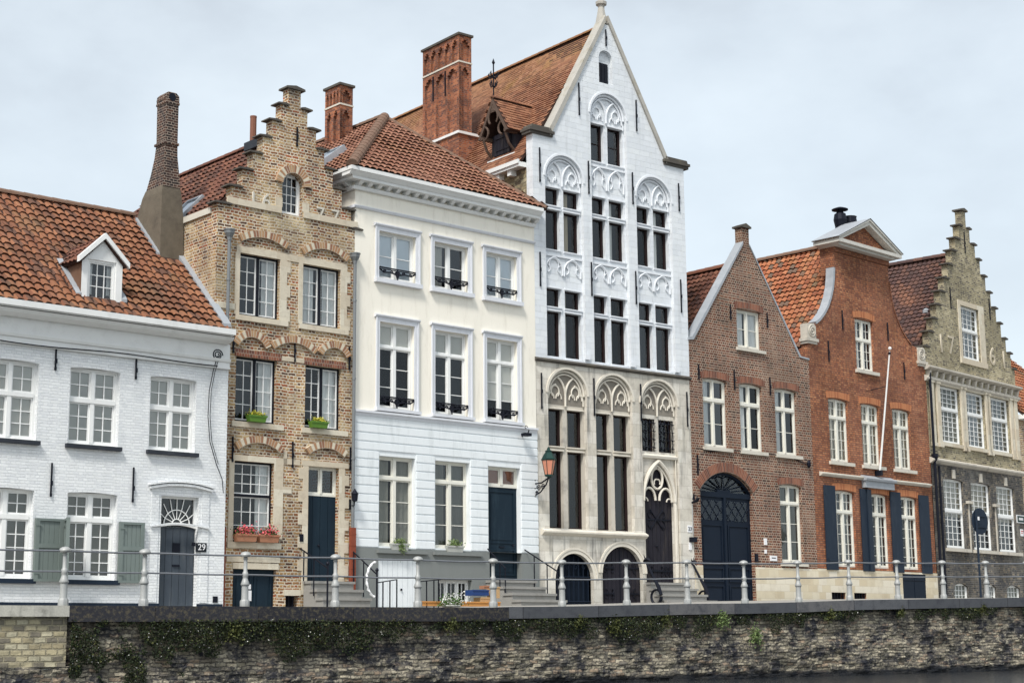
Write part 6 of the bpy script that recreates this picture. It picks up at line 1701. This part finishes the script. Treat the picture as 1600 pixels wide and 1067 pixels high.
# street and water
st = H((-7.95, 28.6), 37.35, 0.0, 'street', None, None); ro = st.root
mb = MB()
ys = [.42, 3, 6, 10, 20, 60, 200]
for i in range(-20, 45):
    for a, b in zip(ys, ys[1:]):
        s0, s1 = i*2., i*2.+2
        if i == -20: s0 = -250
        if i == 44: s1 = 300
        mb.face([(s0, a, zk(max(s0, -30))+.02*min(a, 12)-.01), (s1, a, zk(min(s1, 60))+.02*min(a, 12)-.01), (s1, b, zk(min(s1, 60))+.02*min(b, 12)-.01), (s0, b, zk(max(s0, -30))+.02*min(b, 12)-.01)])
so = mb.build('street', 'street_stone', None)
so.location = ro.location; so.rotation_euler = ro.rotation_euler
bpy.data.objects.remove(ro); so.name = 'street'; so['kind'] = 'structure'
mb = MB(); mb.face([(-400, -300, .09), (400, -300, .09), (400, 300, .09), (-400, 300, .09)]); w_ = mb.build('water', 'canal_water', None); w_['kind'] = 'structure'
mb = MB(); mb.face([(-500, -400, -2), (500, -400, -2), (500, 500, -2), (-500, 500, -2)]); w_ = mb.build('canal_bed', 'street_stone', None); w_['kind'] = 'structure'

# railing
rl = qq.thing('quay_railing', 0, 0, 1.7, 'long grey iron railing with two rails and cast posts along the quay edge', 'railing')
prof = [(.085, 0), (.085, .10), (.075, .12), (.068, .14), (.064, .38), (.082, .40), (.085, .42), (.066, .47), (.048, .52), (.045, .535), (.056, .56), (.060, .60), (.052, .635), (.042, .65), (.038, .655), (.036, .88), (.046, .885), (.046, .90), (.036, .905), (.036, .925), (.095, .930), (.108, .960), (.095, .995), (.055, 1.020), (.01, 1.03)]
proto = None
for k in range(-4, 22):
    px = {0: .04, 1: 1.55, 2: 3.6, 3: 5.58, 4: 7.53}
    s = px[k] if k in px else (9.44+(k-5)*1.865 if k >= 5 else k*1.9)
    if proto is None:
        m = MB(); m.lathe([(r*1.08, z) for r, z in prof[:3]], (0, 0, 0), 8); m.lathe(prof[2:], (0, 0, 0), 14)
        proto = m.build('post', 'post_paint', rl, smooth=True); o = proto
    else: o = proto.copy(); COL.objects.link(o); o.parent = rl
    o.location = (s, 0, zk(s)-1.7); o.rotation_euler = (0, 0, random.uniform(-.3, .3))
for hz_, rr in ((.955, .017), (.595, .016)):
    m = MB(); m.tube([(s*.5, 0, zk(s*.5)+hz_-1.7-.012*sin(s*.5*pi/1.87)**2) for s in range(-16, 82)], rr, 8); m.build('rail', 'rail_steel', rl, smooth=True)

# vegetation on the quay wall
def vegmask(s, z):
    d = zk(s)-.25-z      # distance below coping
    if d < -.02: return 0
    n = noise.fractal(Vector((s*.55, z*.5, 7.7)), .8, 2.1, 4)*.5+.5
    n2 = noise.fractal(Vector((s*2.1, z*2.6, 1.7)), .8, 2.1, 4)*.5+.5
    base = 3.0 if qs < s < 1.6 else 1.9 if s < 3.1 else 1.15 if s < 7 else .95 if s < 16 else .7
    ln = .85 if s < 3.2 else .62 if s < 16 else .45
    return base*n*1.6-(max(0,d)/ln)**1.5+(n2-.5)*1.1-.15
def vegpt(t=.28):
    def f():
        s = qs+.05+(30-qs)*random.random()**1.15; z = zk(s)-.24-random.random()*1.2
        v = vegmask(s, z)
        if v < t: return None
        return (s, -.06-random.random()*.10*min(1.4, v+.3), z)
    return f
cr = MB(); cr.leaves(90000, vegpt(.18), .042, 0); cr.leaves(20000, vegpt(.45), .042, 1); cr.leaves(2600, vegpt(.36), .028, 2)
co_ = cr.build('wall_creeper', ['leaf_dark', 'leaf_moss', 'petal_white'], None)
co_.location = qq.root.location; co_.rotation_euler = qq.root.rotation_euler
tag(co_, kind='stuff')
co_['label'] = 'dark green creeping plants and moss hanging under the quay coping'; co_['category'] = 'wall plants'
where = ['left of the third railing post', 'below the basement window planter', 'below the cellar arch of the gothic house', 'below the round cellar doors', 'below the dragon handrails',
         'biggest pale clump, below the carriage door', 'left of the yellow stone base', 'below the orange brick house', 'below the cellar hatch', 'near the right edge']
tl = ['small weedy plant on quay wall left of the third railing post', 'weedy plant on quay wall below the white potted flowers', 'weedy plant on quay wall under the barred cellar arch',
      'weedy plant on quay wall below the double cellar doors', 'weedy plant on quay wall below the scrolled dragon handrails', 'largest pale green weed clump on quay wall below the carriage door',
      'pale green weed clump low on quay wall, right of the largest clump', 'weedy plant under coping below the orange brick house', 'weedy plant under coping below the cellar hatch', 'weedy plant under coping near the right edge']
for (px, py, R, n), lb in zip(((366, 985, .22, 260), (705, 975, .2, 220), (905, 968, .16, 160), (960, 975, .22, 260), (1040, 968, .18, 200), (1128, 966, .24, 420), (1180, 990, .24, 380), (1296, 958, .2, 240), (1408, 955, .15, 160), (1535, 950, .18, 200)), tl):
    s, z = qq.at(px, py, -.1)
    e = qq.thing('wall_plant', s, -.04, z, lb, 'wall plant', 'weeds growing from the quay wall')
    def fn(): 
        a = random.gauss(0, .42)*R; b = random.gauss(0, .42)*R; return (a, -.05-abs(random.gauss(0, .4))*R*.6, b-abs(a)*.5)
    m = MB(); m.leaves(n, fn, .05); m.build('leaves', 'leaf_pale' if 'pale' in lb else 'leaf_moss', e)
    m = MB()
    for _ in range(9):
        a = random.uniform(-1, 1)*R*.7; m.tube([(0, .03, -.05), (a*.4, -R*.4, R*.3), (a, -R*.6, R*random.uniform(.1, .7))], .004, 3)
    m.build('stem', 'leaf_moss', e)

# =================================================================== steps, railings, small things
def steps(h, x0, x1, ztop, n, tread, label, dx=.0, land=.35, mat='step_stone'):
    e = h.thing('stone_steps', (x0+x1)/2, 0, h.base, label, 'steps')
    rise = (ztop-h.base)/n; W = x1-x0; xc_ = (x0+x1)/2
    for k in range(n):
        m = MB(); yf = -(land+tread*k); z1 = (ztop-rise*k)-h.base; ext = dx*k
        m.box(-W/2-ext, W/2+ext, yf, -.052 if k == 0 else -(land+tread*(k-1))+.001, -.3, z1-.06)
        m.box(-W/2-ext-.03, W/2+ext+.03, yf-.035, -.052 if k == 0 else -(land+tread*(k-1))+.001, z1-.06, z1)
        m.build('step', mat, e)
    return e
steps(h2, d2[0]-.12, d2[1]+.22, d2[2], 3, .30, 'worn stone steps up to the petrol blue door of the stepped gable house', .03, .35)
steps(h3, d3[0]-.12, d3[1]+.18, d3[2], 4, .36, 'broad grey stone steps at the door of the cream stucco house', .02, .40)
steps(h4, N[2][0]-.02, N[2][1]-.02, 2.60, 4, .30, 'pale stone steps flaring out below the gothic oak door', .08, .25)
def rail(h, pts, posts, label, group=None, name='stair_railing', extra=None, r=.018):
    x0, y0, z0 = pts[0]
    e = h.thing(name, x0, y0, h.base, label, 'railing', group)
    m = MB(); m.tube([(p[0]-x0, p[1]-y0, p[2]-h.base) for p in pts], r, 6); m.build('handrail', 'iron', e)
    for (x, y, za, zb_) in posts:
        m = MB(); m.tube([(x-x0, y-y0, za-h.base), (x-x0, y-y0, zb_-h.base)], .016, 6); m.build('baluster', 'iron', e)
    if extra: extra(e, x0, y0)
    return e
def lastpost(x, y, z):
    def f(e, x0, y0):
        m = MB(); m.tube([(x-x0, y-y0, -.05), (x-x0, y-y0, z-h2.base)], .022, 6); m.lathe([(.02, 0), (.04, .02), (.045, .05), (.03, .08), (.0, .10)], (x-x0, y-y0, z-h2.base), 8); m.build('newel', 'iron', e)
    return f
zA, zBt = 3.22, 2.72
xl2 = d2[0]-.35+.25
def solve_y(h, px, py, x):        # depth at which a sight line meets the plane x = const
    lo_, hi_ = -4., 2.
    for _ in range(40):
        mid = (lo_+hi_)/2
        if h.at(px, py, mid)[0] < x: lo_ = mid
        else: hi_ = mid
    return (lo_+hi_)/2
for (xx, p0, p1, lab) in ((2.32, (470, 857), (512, 887), 'thin black iron handrail left of the petrol blue stepped gable door'), (3.78, (548, 858), (589, 897), 'thin black iron handrail right of the petrol blue stepped gable door')):
    ya, yb_ = solve_y(h2, *p0, xx), solve_y(h2, *p1, xx); za, zb_ = h2.Z(*p0, ya), h2.Z(*p1, yb_)
    ym = (ya+yb_)/2; y1_ = ya+(yb_-ya)*.12
    rail(h2, [(xx, ya, za), (xx, yb_, zb_)], [(xx, y1_, za-.08, d2[2]-.0), (xx, ym, (za+zb_)/2, B2+.25)], lab, 'stair handrails', extra=lastpost(xx, yb_, zb_+.06))
for (xx, p0, p1, lab) in ((d3[0]-.10, (762, 857), (790, 888), 'black iron handrail left of the steps of the cream stucco house'), (d3[1]+.12, (819, 858), (872, 893), 'black iron handrail right of the steps of the cream stucco house')):
    ya, yb_ = solve_y(h3, *p0, xx), solve_y(h3, *p1, xx); za, zb_ = h3.Z(*p0, ya), h3.Z(*p1, yb_)
    q = lambda t: (ya+(yb_-ya)*t, za+(zb_-za)*t)
    a, b, c = q(.3), q(.68), q(.98)
    rail(h3, [(xx, ya, za), (xx, yb_, zb_)], [(xx, a[0], a[1], d3[2]-.3), (xx, b[0], b[1], B3+.15), (xx, c[0], c[1], B3)], lab, 'stair handrails')
# guards beside the cellar entrance
for (p0, p1, ts, lab) in (((589, 910), (620, 905), (.3, .65, 1), 'low black iron guard rail in front of the pale blue cellar door'), ((658, 908), (688, 905), (.28, .66, .9), 'low black iron guard rail left of the basement window')):
    y0_, y1_ = -1.5, -1.0
    a = h3.at(*p0, y0_); b = h3.at(*p1, y1_)
    rail(h3, [(a[0], y0_, a[1]), (b[0], y1_, b[1])], [(a[0]+(b[0]-a[0])*t, y0_+(y1_-y0_)*t, a[1]+(b[1]-a[1])*t, B3-.1) for t in ts], lab, 'cellar guard rails', 'guard_rail', r=.014)
m = MB(); x, z = h3.at(589, 905, -1.45); rg = h3.thing('white_ring', x, -1.45, z-.45, 'torn white ring hanging on the black iron newel left of the pale cellar door', 'ring')
m.tube([(.40*cos(radians(a))*.75, .02*sin(a), .45+.42*sin(radians(a))) for a in range(95, 265, 10)], [.012+.022*abs(sin(a*1.7)) for a in range(17)], 6); m.build('band', 'paper_white', rg)
# dragon handrails
for xx, yy_, lab in ((N[2][0]-.42, -.46, 'wrought iron dragon head handrail with coiled foot, left of gothic steps'), (N[2][1]+.42, -.02, 'wrought iron dragon head handrail with coiled foot, right of gothic steps')):
    e = h4.thing('dragon_handrail', xx, yy_, B4, lab, 'handrail', 'dragon handrails of the gothic door')
    P = [(0, .0, 1.28), (0, -.06, 1.22), (0, -.30, .86), (0, -.52, .55), (0, -.62, .32)]
    coil = [(0, -.42+.20*cos(radians(a))*-1*(1-.0*a), .26+.22*sin(radians(a))) for a in range(160, -200, -24)]
    m = MB(); m.tube(P, [.025, .03, .04, .055, .05], 7)
    m.tube([(0, -.42-.20*cos(radians(a)), .27+.20*sin(radians(a))) for a in range(0, -331, -22)], [.048-.0015*i for i in range(16)], 7)
    m.build('handrail', 'iron', e)
    m = MB(); m.tube([(0, .06, 1.27), (0, -.02, 1.32), (0, -.12, 1.33), (0, -.22, 1.27)], [.03, .05, .045, .015], 6); m.tube([(0, .0, 1.36), (0, .06, 1.46)], [.02, .004], 5); m.tube([(0, -.08, 1.36), (.02, -.04, 1.46)], [.02, .004], 5); m.tube([(0, -.12, 1.28), (0, -.2, 1.2)], [.02, .008], 5)
    m.build('dragon_head', 'iron', e)
# street lantern between houses 3 and 4
lx_ = -.12; zl_ = h4.Z(855, 744, -.6)
e = h4.thing('wall_lantern', lx_, 0, zl_-.45, 'green copper wall lantern with salmon glass on scrolled iron bracket beside the gothic house', 'lantern')
m = MB(); m.tube([(0, 0, .30), (0, -.30, .30), (0, -.62, .42)], .022, 6); m.tube([(0, 0, -.02), (0, -.25, .05), (0, -.50, .24), (0, -.60, .40)], .02, 6)
for c, r, s in (((-.18, .17), .09, 1), ((-.36, .22), .07, -1), ((-.10, .05), .05, 1)):
    m.tube([(0, p[0], p[2]) for p in spiral(c[0], c[1], r, .015, 0, 1.5*s, 18)], .014, 5)
m.box(-.04, .04, -.02, .02, -.1, .4); m.build('bracket', 'iron', e)
m = MB(); m.lathe([(.105, .50), (.185, .88)], (0, -.62, 0), 6); m.build('lamp_glass', 'lantern_glass', e)
m = MB(); m.lathe([(.04, .42), (.12, .46), (.115, .50), (.0, .50)], (0, -.62, 0), 6); m.lathe([(.20, .88), (.215, .91), (.19, .93), (.14, 1.04), (.09, 1.10), (.10, 1.14), (.05, 1.17), (.035, 1.22), (.0, 1.26)], (0, -.62, 0), 6)
for k in range(6):
    a = 2*pi*(k+.5)/6; m.tube([(.11*cos(a), -.62+.11*sin(a), .49), (.19*cos(a), -.62+.19*sin(a), .90)], .012, 4)
m.build('lantern_frame', 'lantern_green', e)
# lamp at the gothic house corner
x, z = h4.at(1080, 780); e = h4.thing('wall_lamp', x, 0, z-.1, 'small black dragon shaped wall lamp between the gothic house and carriage door', 'lamp')
m = MB(); m.tube([(0, -.03, .0), (0, -.25, .05), (-.02, -.35, .12)], [.03, .05, .02], 6); m.tube([(0, -.1, .08), (0, -.12, .28)], [.05, .01], 5); m.tube([(0, -.22, .08), (.02, -.24, .2)], [.03, .006], 5); m.build('lamp_body', 'iron', e)
m = MB(); m.tube([(.03, -.01, -.05), (.03, -.01, -.95)], .01, 4); m.build('conduit', 'zinc', e)
# flower boxes
def blossoms(e, n, sx, sy, sz, z0, leaf, petal, np_, size=.045, ps=.05):
    m = MB(); m.leaves(n, lambda: (random.gauss(0, .38)*sx, random.gauss(0, .35)*sy, z0+abs(random.gauss(0, .4))*sz), size); m.build('foliage', leaf, e)
    m = MB(); m.leaves(np_, lambda: (random.gauss(0, .40)*sx, random.gauss(-.2, .35)*sy-.02, z0+abs(random.gauss(.35, .35))*sz), ps); m.build('blossoms', petal, e)
def trough(w, d, hgt, mat, e, taper=.85, rim=True):
    m = MB(); a, b = w/2*taper, w/2; c, dd = d/2*taper, d/2
    P = [(-a, -c, 0), (a, -c, 0), (a, c, 0), (-a, c, 0)]; Q = [(-b, -dd, hgt), (b, -dd, hgt), (b, dd, hgt), (-b, dd, hgt)]
    for k in range(4): m.face([P[k], P[(k+1) % 4], Q[(k+1) % 4], Q[k]])
    m.face(P[::-1]); R_ = [(p[0]*.92, p[1]*.85, hgt) for p in Q]; S_ = [(p[0], p[1], hgt-.04) for p in R_]
    for k in range(4): m.face([Q[k], Q[(k+1) % 4], R_[(k+1) % 4], R_[k]]); m.face([R_[k], R_[(k+1) % 4], S_[(k+1) % 4], S_[k]])
    m.face(S_)
    if rim: m.box(-b-.01, b+.01, -dd-.012, -dd, hgt-.035, hgt+.005)
    m.build('trough', mat, e)
for (px, py, r, lb) in ((400, 657, m2[0], 'lime green window box of yellow flowers on left middle sill of brown gable house'), (497, 668, m2[1], 'lime green window box of yellow flowers on right middle sill of brown gable house')):
    x = h2.S(px, py, -.1); e = h2.thing('flower_box', x, -.11, r[2]+.003, lb, 'flower box', 'lime green flower boxes'); trough(.50, .17, .15, 'lime_plastic', e); blossoms(e, 420, .30, .10, .10, .15, 'leaf_green', 'petal_yellow', 260, .035, .035)
wl = (l2[1]-l2[0])/2
for k, (lb) in enumerate(('pink geraniums in the left terracotta box under the big ground floor window', 'pink geraniums in the right terracotta box under the big ground floor window')):
    x = l2[0]+.27+k*.62; e = h2.thing('geranium_box', x, -.12, l2[2]+.003, lb, 'flower box', 'terracotta geranium boxes'); trough(.58, .18, .17, 'terracotta', e); blossoms(e, 520, .33, .12, .22, .14, 'leaf_green', 'petal_pink', 190, .05, .06)
for (r, px, lb) in ((g3[0], 624, 'pale planter with trailing green plant on left ground floor sill of cream house'), (g3[1], 710, 'pale planter with small leafy plant on second ground floor sill of cream house')):
    x = h3.S(px, 850, -.06); e = h3.thing('sill_planter', x, -.06, zp3-.045, lb, 'planter', 'pale sill planters'); trough(.55, .14, .16, 'planter_grey', e)
    m = MB(); m.leaves(260, lambda: (random.gauss(0, .35)*.25, random.gauss(-.02, .05), .17+abs(random.gauss(0, .06))), .05); 
    if px == 624: m.leaves(120, lambda: (random.gauss(.02, .05), -.10+random.gauss(0, .02), .15-abs(random.gauss(0, .12))), .05)
    m.build('foliage', 'leaf_pale', e)
# ochre trough, flower pot, crates in the area before the basement window
y_ = -1.35
xa, xb = h3.S(652, 940, y_), h3.S(781, 940, y_)
e = h3.thing('low_partition', (xa+xb)/2, y_, B3, 'long low ochre panel standing in front of the basement window', 'panel')
m = MB(); m.box(-(xb-xa)/2, (xb-xa)/2, -.02, .02, 0, h3.Z(700, 941, y_)-B3); m.box(-(xb-xa)/2, (xb-xa)/2, -.04, .04, h3.Z(700, 941, y_)-B3, h3.Z(700, 941, y_)-B3+.03); m.build('panel', 'ochre_box', e)
x = h3.S(705, 940, y_-.25); zt_ = h3.Z(705, 946, y_-.25)
e = h3.thing('flower_pot', x, y_-.25, B3, 'pale round pot of white flowers before the ochre panel', 'flower pot'); m = MB(); m.lathe([(.16, 0), (.21, zt_-B3-.03), (.24, zt_-B3), (.22, zt_-B3+.02), (.2, zt_-B3)], (0, 0, 0), 14); m.build('pot', 'planter_grey', e)
m = MB(); m.leaves(900, lambda: (random.gauss(0, .42)*.34, random.gauss(0, .35)*.3, zt_-B3+abs(random.gauss(0, .45))*.24), .05); m.build('foliage', 'leaf_green', e)
m = MB(); m.leaves(260, lambda: (random.gauss(0, .42)*.36, random.gauss(-.25, .35)*.3, zt_-B3+.04+abs(random.gauss(.3, .4))*.24), .04); m.build('blossoms', 'petal_white', e)
zp_ = h3.Z(700, 941, y_)+.03
def crate(px0, px1, py, hgt, d, mat, lab, y=-1.15, zb_=None, name='crate'):
    a, b = h3.S(px0, py, y-d/2), h3.S(px1, py, y-d/2); z = h3.Z((px0+px1)/2, py, y-d/2) if zb_ is None else zb_
    e = h3.thing(name, (a+b)/2, y, z, lab, 'box'); W = b-a; m = MB(); t = .015
    m.box(-W/2, W/2, -d/2, -d/2+t, 0, hgt); m.box(-W/2, W/2, d/2-t, d/2, 0, hgt); m.box(-W/2, -W/2+t, -d/2+t, d/2-t, 0, hgt); m.box(W/2-t, W/2, -d/2+t, d/2-t, 0, hgt); m.box(-W/2+t, W/2-t, -d/2+t, d/2-t, 0, t)
    m.box(-W/2-.012, W/2+.012, -d/2-.012, -d/2, hgt-.03, hgt+.004)
    m.build('shell', mat, e); return e, W, hgt
crate(752, 766, 941, .13, .3, 'cardboard', 'flat brown cardboard box under the blue crate', zb_=None)
e, W, hg = crate(739, 764, 930, .14, .3, 'blue_plastic', 'blue plastic crate stacked left of the fifth visible post')
crate(773, 781, 934, .28, .3, 'cardboard', 'tall brown cardboard box beside the stone steps')
e, W, hg = crate(757, 765, 919.5, .08, .2, 'terracotta', 'small orange box on top of the blue crate')
# flagpole
zfp = 6.45; e = h6.thing('flagpole', 3.62, -.16, zfp, 'slim white flagpole with ball top leaning out from the orange brick house', 'flagpole')
m = MB(); m.tube([(0, 0, 0), (0, -.62, 4.02)], [.036, .024], 8); m.build('pole', 'white_wood', e)
m = MB(); m.lathe([(.0, -.06), (.05, -.03), (.06, .0), (.05, .04), (.0, .07)], (0, -.635, 4.12), 10); m.build('ball', 'white_wood', e)
m = MB(); m.lathe([(.04, -.03), (.045, .05)], (0, -.61, 3.95), 8); m.box(-.06, .06, -.08, .16, -.12, .05); m.tube([(0, -.44, 2.86), (.0, .16, 2.80)], .014, 5); m.tube([(0, -.44, 2.86), (-.35, .16, 2.72)], .010, 5); m.split('pole_bracket', 'iron', e)
# traffic sign seen from behind
s, z = qq.at(1531, 814, 4.0)
e = qq.thing('traffic_sign', s, 4.0, zk(s)+.08, 'round dark traffic sign seen from behind on a dark pole', 'sign')
zz = z-zk(s)-.08
m = MB(); m.lathe([(.02, -.012), (.40, -.012), (.415, 0), (.40, .012), (.02, .012)], (0, 0, 0), 28); m.v = [(v[0], v[2], zz+v[1]) for v in m.v]; m.build('disc', 'slate_blue_paint', e)
xo = qq.at(1523.5, 814, 4.0)[0]-s
m = MB(); m.tube([(xo, -.05, 0), (xo, -.05, zz+.36)], .034, 8); m.box(xo-.05, .25, -.04, -.015, zz+.14, zz+.18); m.box(xo-.05, .25, -.04, -.015, zz-.20, zz-.16); m.build('pole', 'slate_blue_paint', e)
m = MB(); m.box(xo+.02, xo+.10, -.10, -.088, zz+.02, zz+.13); m.build('sticker', 'paper_white', e)
# street name plate + small red notice
x, z = h7.at(1594, 812); e = h7.thing('street_sign', x, -.02, z-.12, 'small dark street name plate with white border near the right edge', 'sign')
m = MB(); m.box(-.34, .34, -.012, .012, 0, .30); m.build('plate', 'paper_white', e); m = MB(); m.box(-.30, .30, -.018, -.012, .03, .27); m.build('name_field', 'lantern_green', e)
m = MB()
for k in range(5): m.box(-.18+k*.075, -.13+k*.075, -.022, -.018, .10, .20)
m.build('lettering', 'paper_white', e)
x, z = h7.at(1596, 832); e = h7.thing('notice', x, -.02, z-.13, 'small white notice with red print under the street name plate', 'notice'); m = MB(); m.box(-.12, .12, -.01, .01, 0, .26); m.build('sheet', 'paper_white', e)
m = MB(); m.box(-.09, .09, -.014, -.01, .17, .21); m.box(-.09, .05, -.014, -.01, .10, .13); m.build('print', 'red_ink', e)
# cables at the corner of the white house
P = [h1.at(*p, -.06) for p in ((340, 556), (333, 580), (327, 610), (325, 650), (328, 690), (338, 725), (347, 748), (349, 770))]
e = h1.thing('cable', P[0][0], -.06, P[-1][1], 'black cable looping down the right corner of the white brick house', 'cable')
m = MB(); m.tube([(p[0]-P[0][0], 0, p[1]-P[-1][1]) for p in P], .010, 5); m.tube([(p[0]-P[0][0]+.04, -.02, (p[1]-P[-1][1])) for p in P[:6]], .008, 5); m.build('wire', 'iron', e)
m = MB(); m.tube([(p[0], 0, p[2]) for p in spiral(0, P[0][1]-P[-1][1]+.02, .14, .03, 0, 2.2, 30)], .014, 5); m.build('insulator', 'iron', e)
Q = [h1.at(x_, 531.5+.1148*x_+1.5*sin(x_/40.), -.10) for x_ in range(0, 345, 20)]
e = h1.thing('facade_wire', Q[0][0], -.10, Q[0][1], 'thin black wire running under the cornice of the white brick house', 'wire'); m = MB(); m.tube([(p[0]-Q[0][0], 0, p[1]-Q[0][1]) for p in Q], .012, 4); m.build('wire', 'iron', e)
# cable crossing the brown house 5
P = [h5.at(x_, y_, -.04) for x_, y_ in ((1092, 700), (1110, 705), (1150, 704), (1200, 708), (1240, 716), (1262, 726))]
e = h5.thing('facade_wire', P[0][0], -.04, P[0][1], 'dark cable strung between the floors of the brown brick house', 'wire'); m = MB(); m.tube([(p[0]-P[0][0], 0, p[1]-P[0][1]) for p in P], .014, 4)
m.lathe([(.02, -.1), (.06, -.04), (.07, .06), (.03, .14)], (P[-1][0]-P[0][0], -.05, P[-1][1]-P[0][1]), 7); m.build('wire', 'iron', e)

# opposite bank behind the viewer: trees that the windows mirror
for k, (s, y, hh_, rr_) in enumerate(((-34, -40, 13, 5.), (-25, -38, 15, 5.5), (-16, -41, 12, 4.6), (-6, -38, 16, 5.5), (4, -40, 13, 5.), (14, -39, 15, 5.4))):
    e = qq.thing('tree', s, y, .3, ('broad tree on the far bank, first', 'tall tree on the far bank, second', 'small tree on the far bank, third', 'tallest tree on the far bank, fourth', 'rounded tree on the far bank, fifth', 'last tree on the far bank')[k]+' in the row behind the viewer', 'tree', 'trees on the opposite bank')
    m = MB(); m.tube([(0, 0, 0), (.2, 0, hh_*.3), (0, .2, hh_*.55), (.3, 0, hh_*.8)], [.4, .3, .2, .05], 8)
    for a in range(6): m.tube([(0, 0, hh_*.35), (cos(a)*rr_*.4, sin(a)*rr_*.4, hh_*.55), (cos(a)*rr_*.7, sin(a)*rr_*.7, hh_*.75)], [.15, .1, .03], 5)
    m.build('trunk', 'weathered_wood', e)
    cc = [(random.gauss(0, .45)*rr_, random.gauss(0, .45)*rr_, hh_*random.uniform(.38, .92)) for _ in range(16)]
    def fn():
        c = random.choice(cc); v = Vector((random.gauss(0, 1), random.gauss(0, 1), random.gauss(0, 1))).normalized()*random.random()**.4*rr_*.36
        return (c[0]+v.x, c[1]+v.y, c[2]+v.z*.8)
    m = MB(); m.leaves(3200, fn, .55); m.build('crown', 'leaf_dark', e)
mb = MB(); mb.box(-300, 300, -90, -30, -1, .3)
o = mb.build('far_bank', 'street_stone', None); o.location = qq.root.location; o.rotation_euler = qq.root.rotation_euler; o['kind'] = 'structure'

# =================================================================== light
wd = bpy.data.worlds.new("World"); scene.world = wd; wd.use_nodes = True
nt = wd.node_tree; nt.nodes.clear(); g = NG(nt)
out = nt.nodes.new('ShaderNodeOutputWorld')
SUN_EL, SUN_AZ = radians(48), radians(-160)   # soft sun behind the clouds, behind and left of the camera
sky = nt.nodes.new('ShaderNodeTexSky'); sky.sky_type = 'NISHITA'; sky.sun_disc = False; sky.sun_elevation = SUN_EL; sky.sun_rotation = SUN_AZ; sky.dust_density = 3
b1 = nt.nodes.new('ShaderNodeBackground'); b1.inputs[1].default_value = .05; nt.links.new(sky.outputs[0], b1.inputs[0])
tc = g.n('TexCoord').outputs['Generated']
sx = g.n('SeparateXYZ', i={0: tc}).outputs
a, _ = g.noise(g.vmul(tc, (1, 1, 1.9)), 3.4, 6, .55)
a2_, _ = g.noise(tc, 5., 5, .55)
cl = g.m('ADD', g.m('MULTIPLY', a, .75), g.m('MULTIPLY', a2_, .25))
# a darker cloud bank to the upper left, a lighter one to the upper right
b_l = g.m('MULTIPLY', g.smooth(g.m('ADD', g.m('MULTIPLY', sx[0], -1.), g.m('ADD', g.m('MULTIPLY', sx[2], .8), g.m('MULTIPLY', a2_, .25))), .28, .62), .085)
b_r = g.m('MULTIPLY', g.smooth(g.m('ADD', sx[0], g.m('ADD', g.m('MULTIPLY', sx[2], .7), g.m('MULTIPLY', a2_, .25))), .42, .66), .045)
cl = g.m('SUBTRACT', g.m('ADD', cl, .03), g.m('ADD', b_l, b_r))
col = g.ramp(cl, [(.36, (.52, .545, .55)), (.49, (.68, .73, .74)), (.60, (.79, .845, .85))])
lowc = g.mix(g.smooth(sx[2], .02, .42), (.74, .80, .81), col)
back = g.m('ADD', 1.0, g.m('MULTIPLY', g.smooth(g.m('MULTIPLY', sx[1], -1.), -.15, .7), .35))
ground = g.m('GREATER_THAN', sx[2], -.02)
b2 = nt.nodes.new('ShaderNodeBackground'); nt.links.new(lowc, b2.inputs[0]); nt.links.new(g.m('MULTIPLY', back, .73), b2.inputs[1])
ad = nt.nodes.new('ShaderNodeAddShader'); nt.links.new(b1.outputs[0], ad.inputs[0]); nt.links.new(b2.outputs[0], ad.inputs[1]); nt.links.new(ad.outputs[0], out.inputs[0])
sd_ = bpy.data.lights.new('sun', 'SUN'); sd_.energy = 2.95; sd_.angle = radians(11); sd_.color = (1, .96, .90)
so_ = bpy.data.objects.new('sun', sd_); COL.objects.link(so_)
dirv = Vector((-.35, -1.0, 1.35)).normalized()
so_.rotation_euler = dirv.to_track_quat('Z', 'Y').to_euler()
sky.sun_rotation = atan2(dirv.x, dirv.y); sky.sun_elevation = math.asin(dirv.z)
scene.view_settings.view_transform = 'Standard'; scene.view_settings.look = 'None'; scene.view_settings.exposure = .30; scene.view_settings.gamma = 1
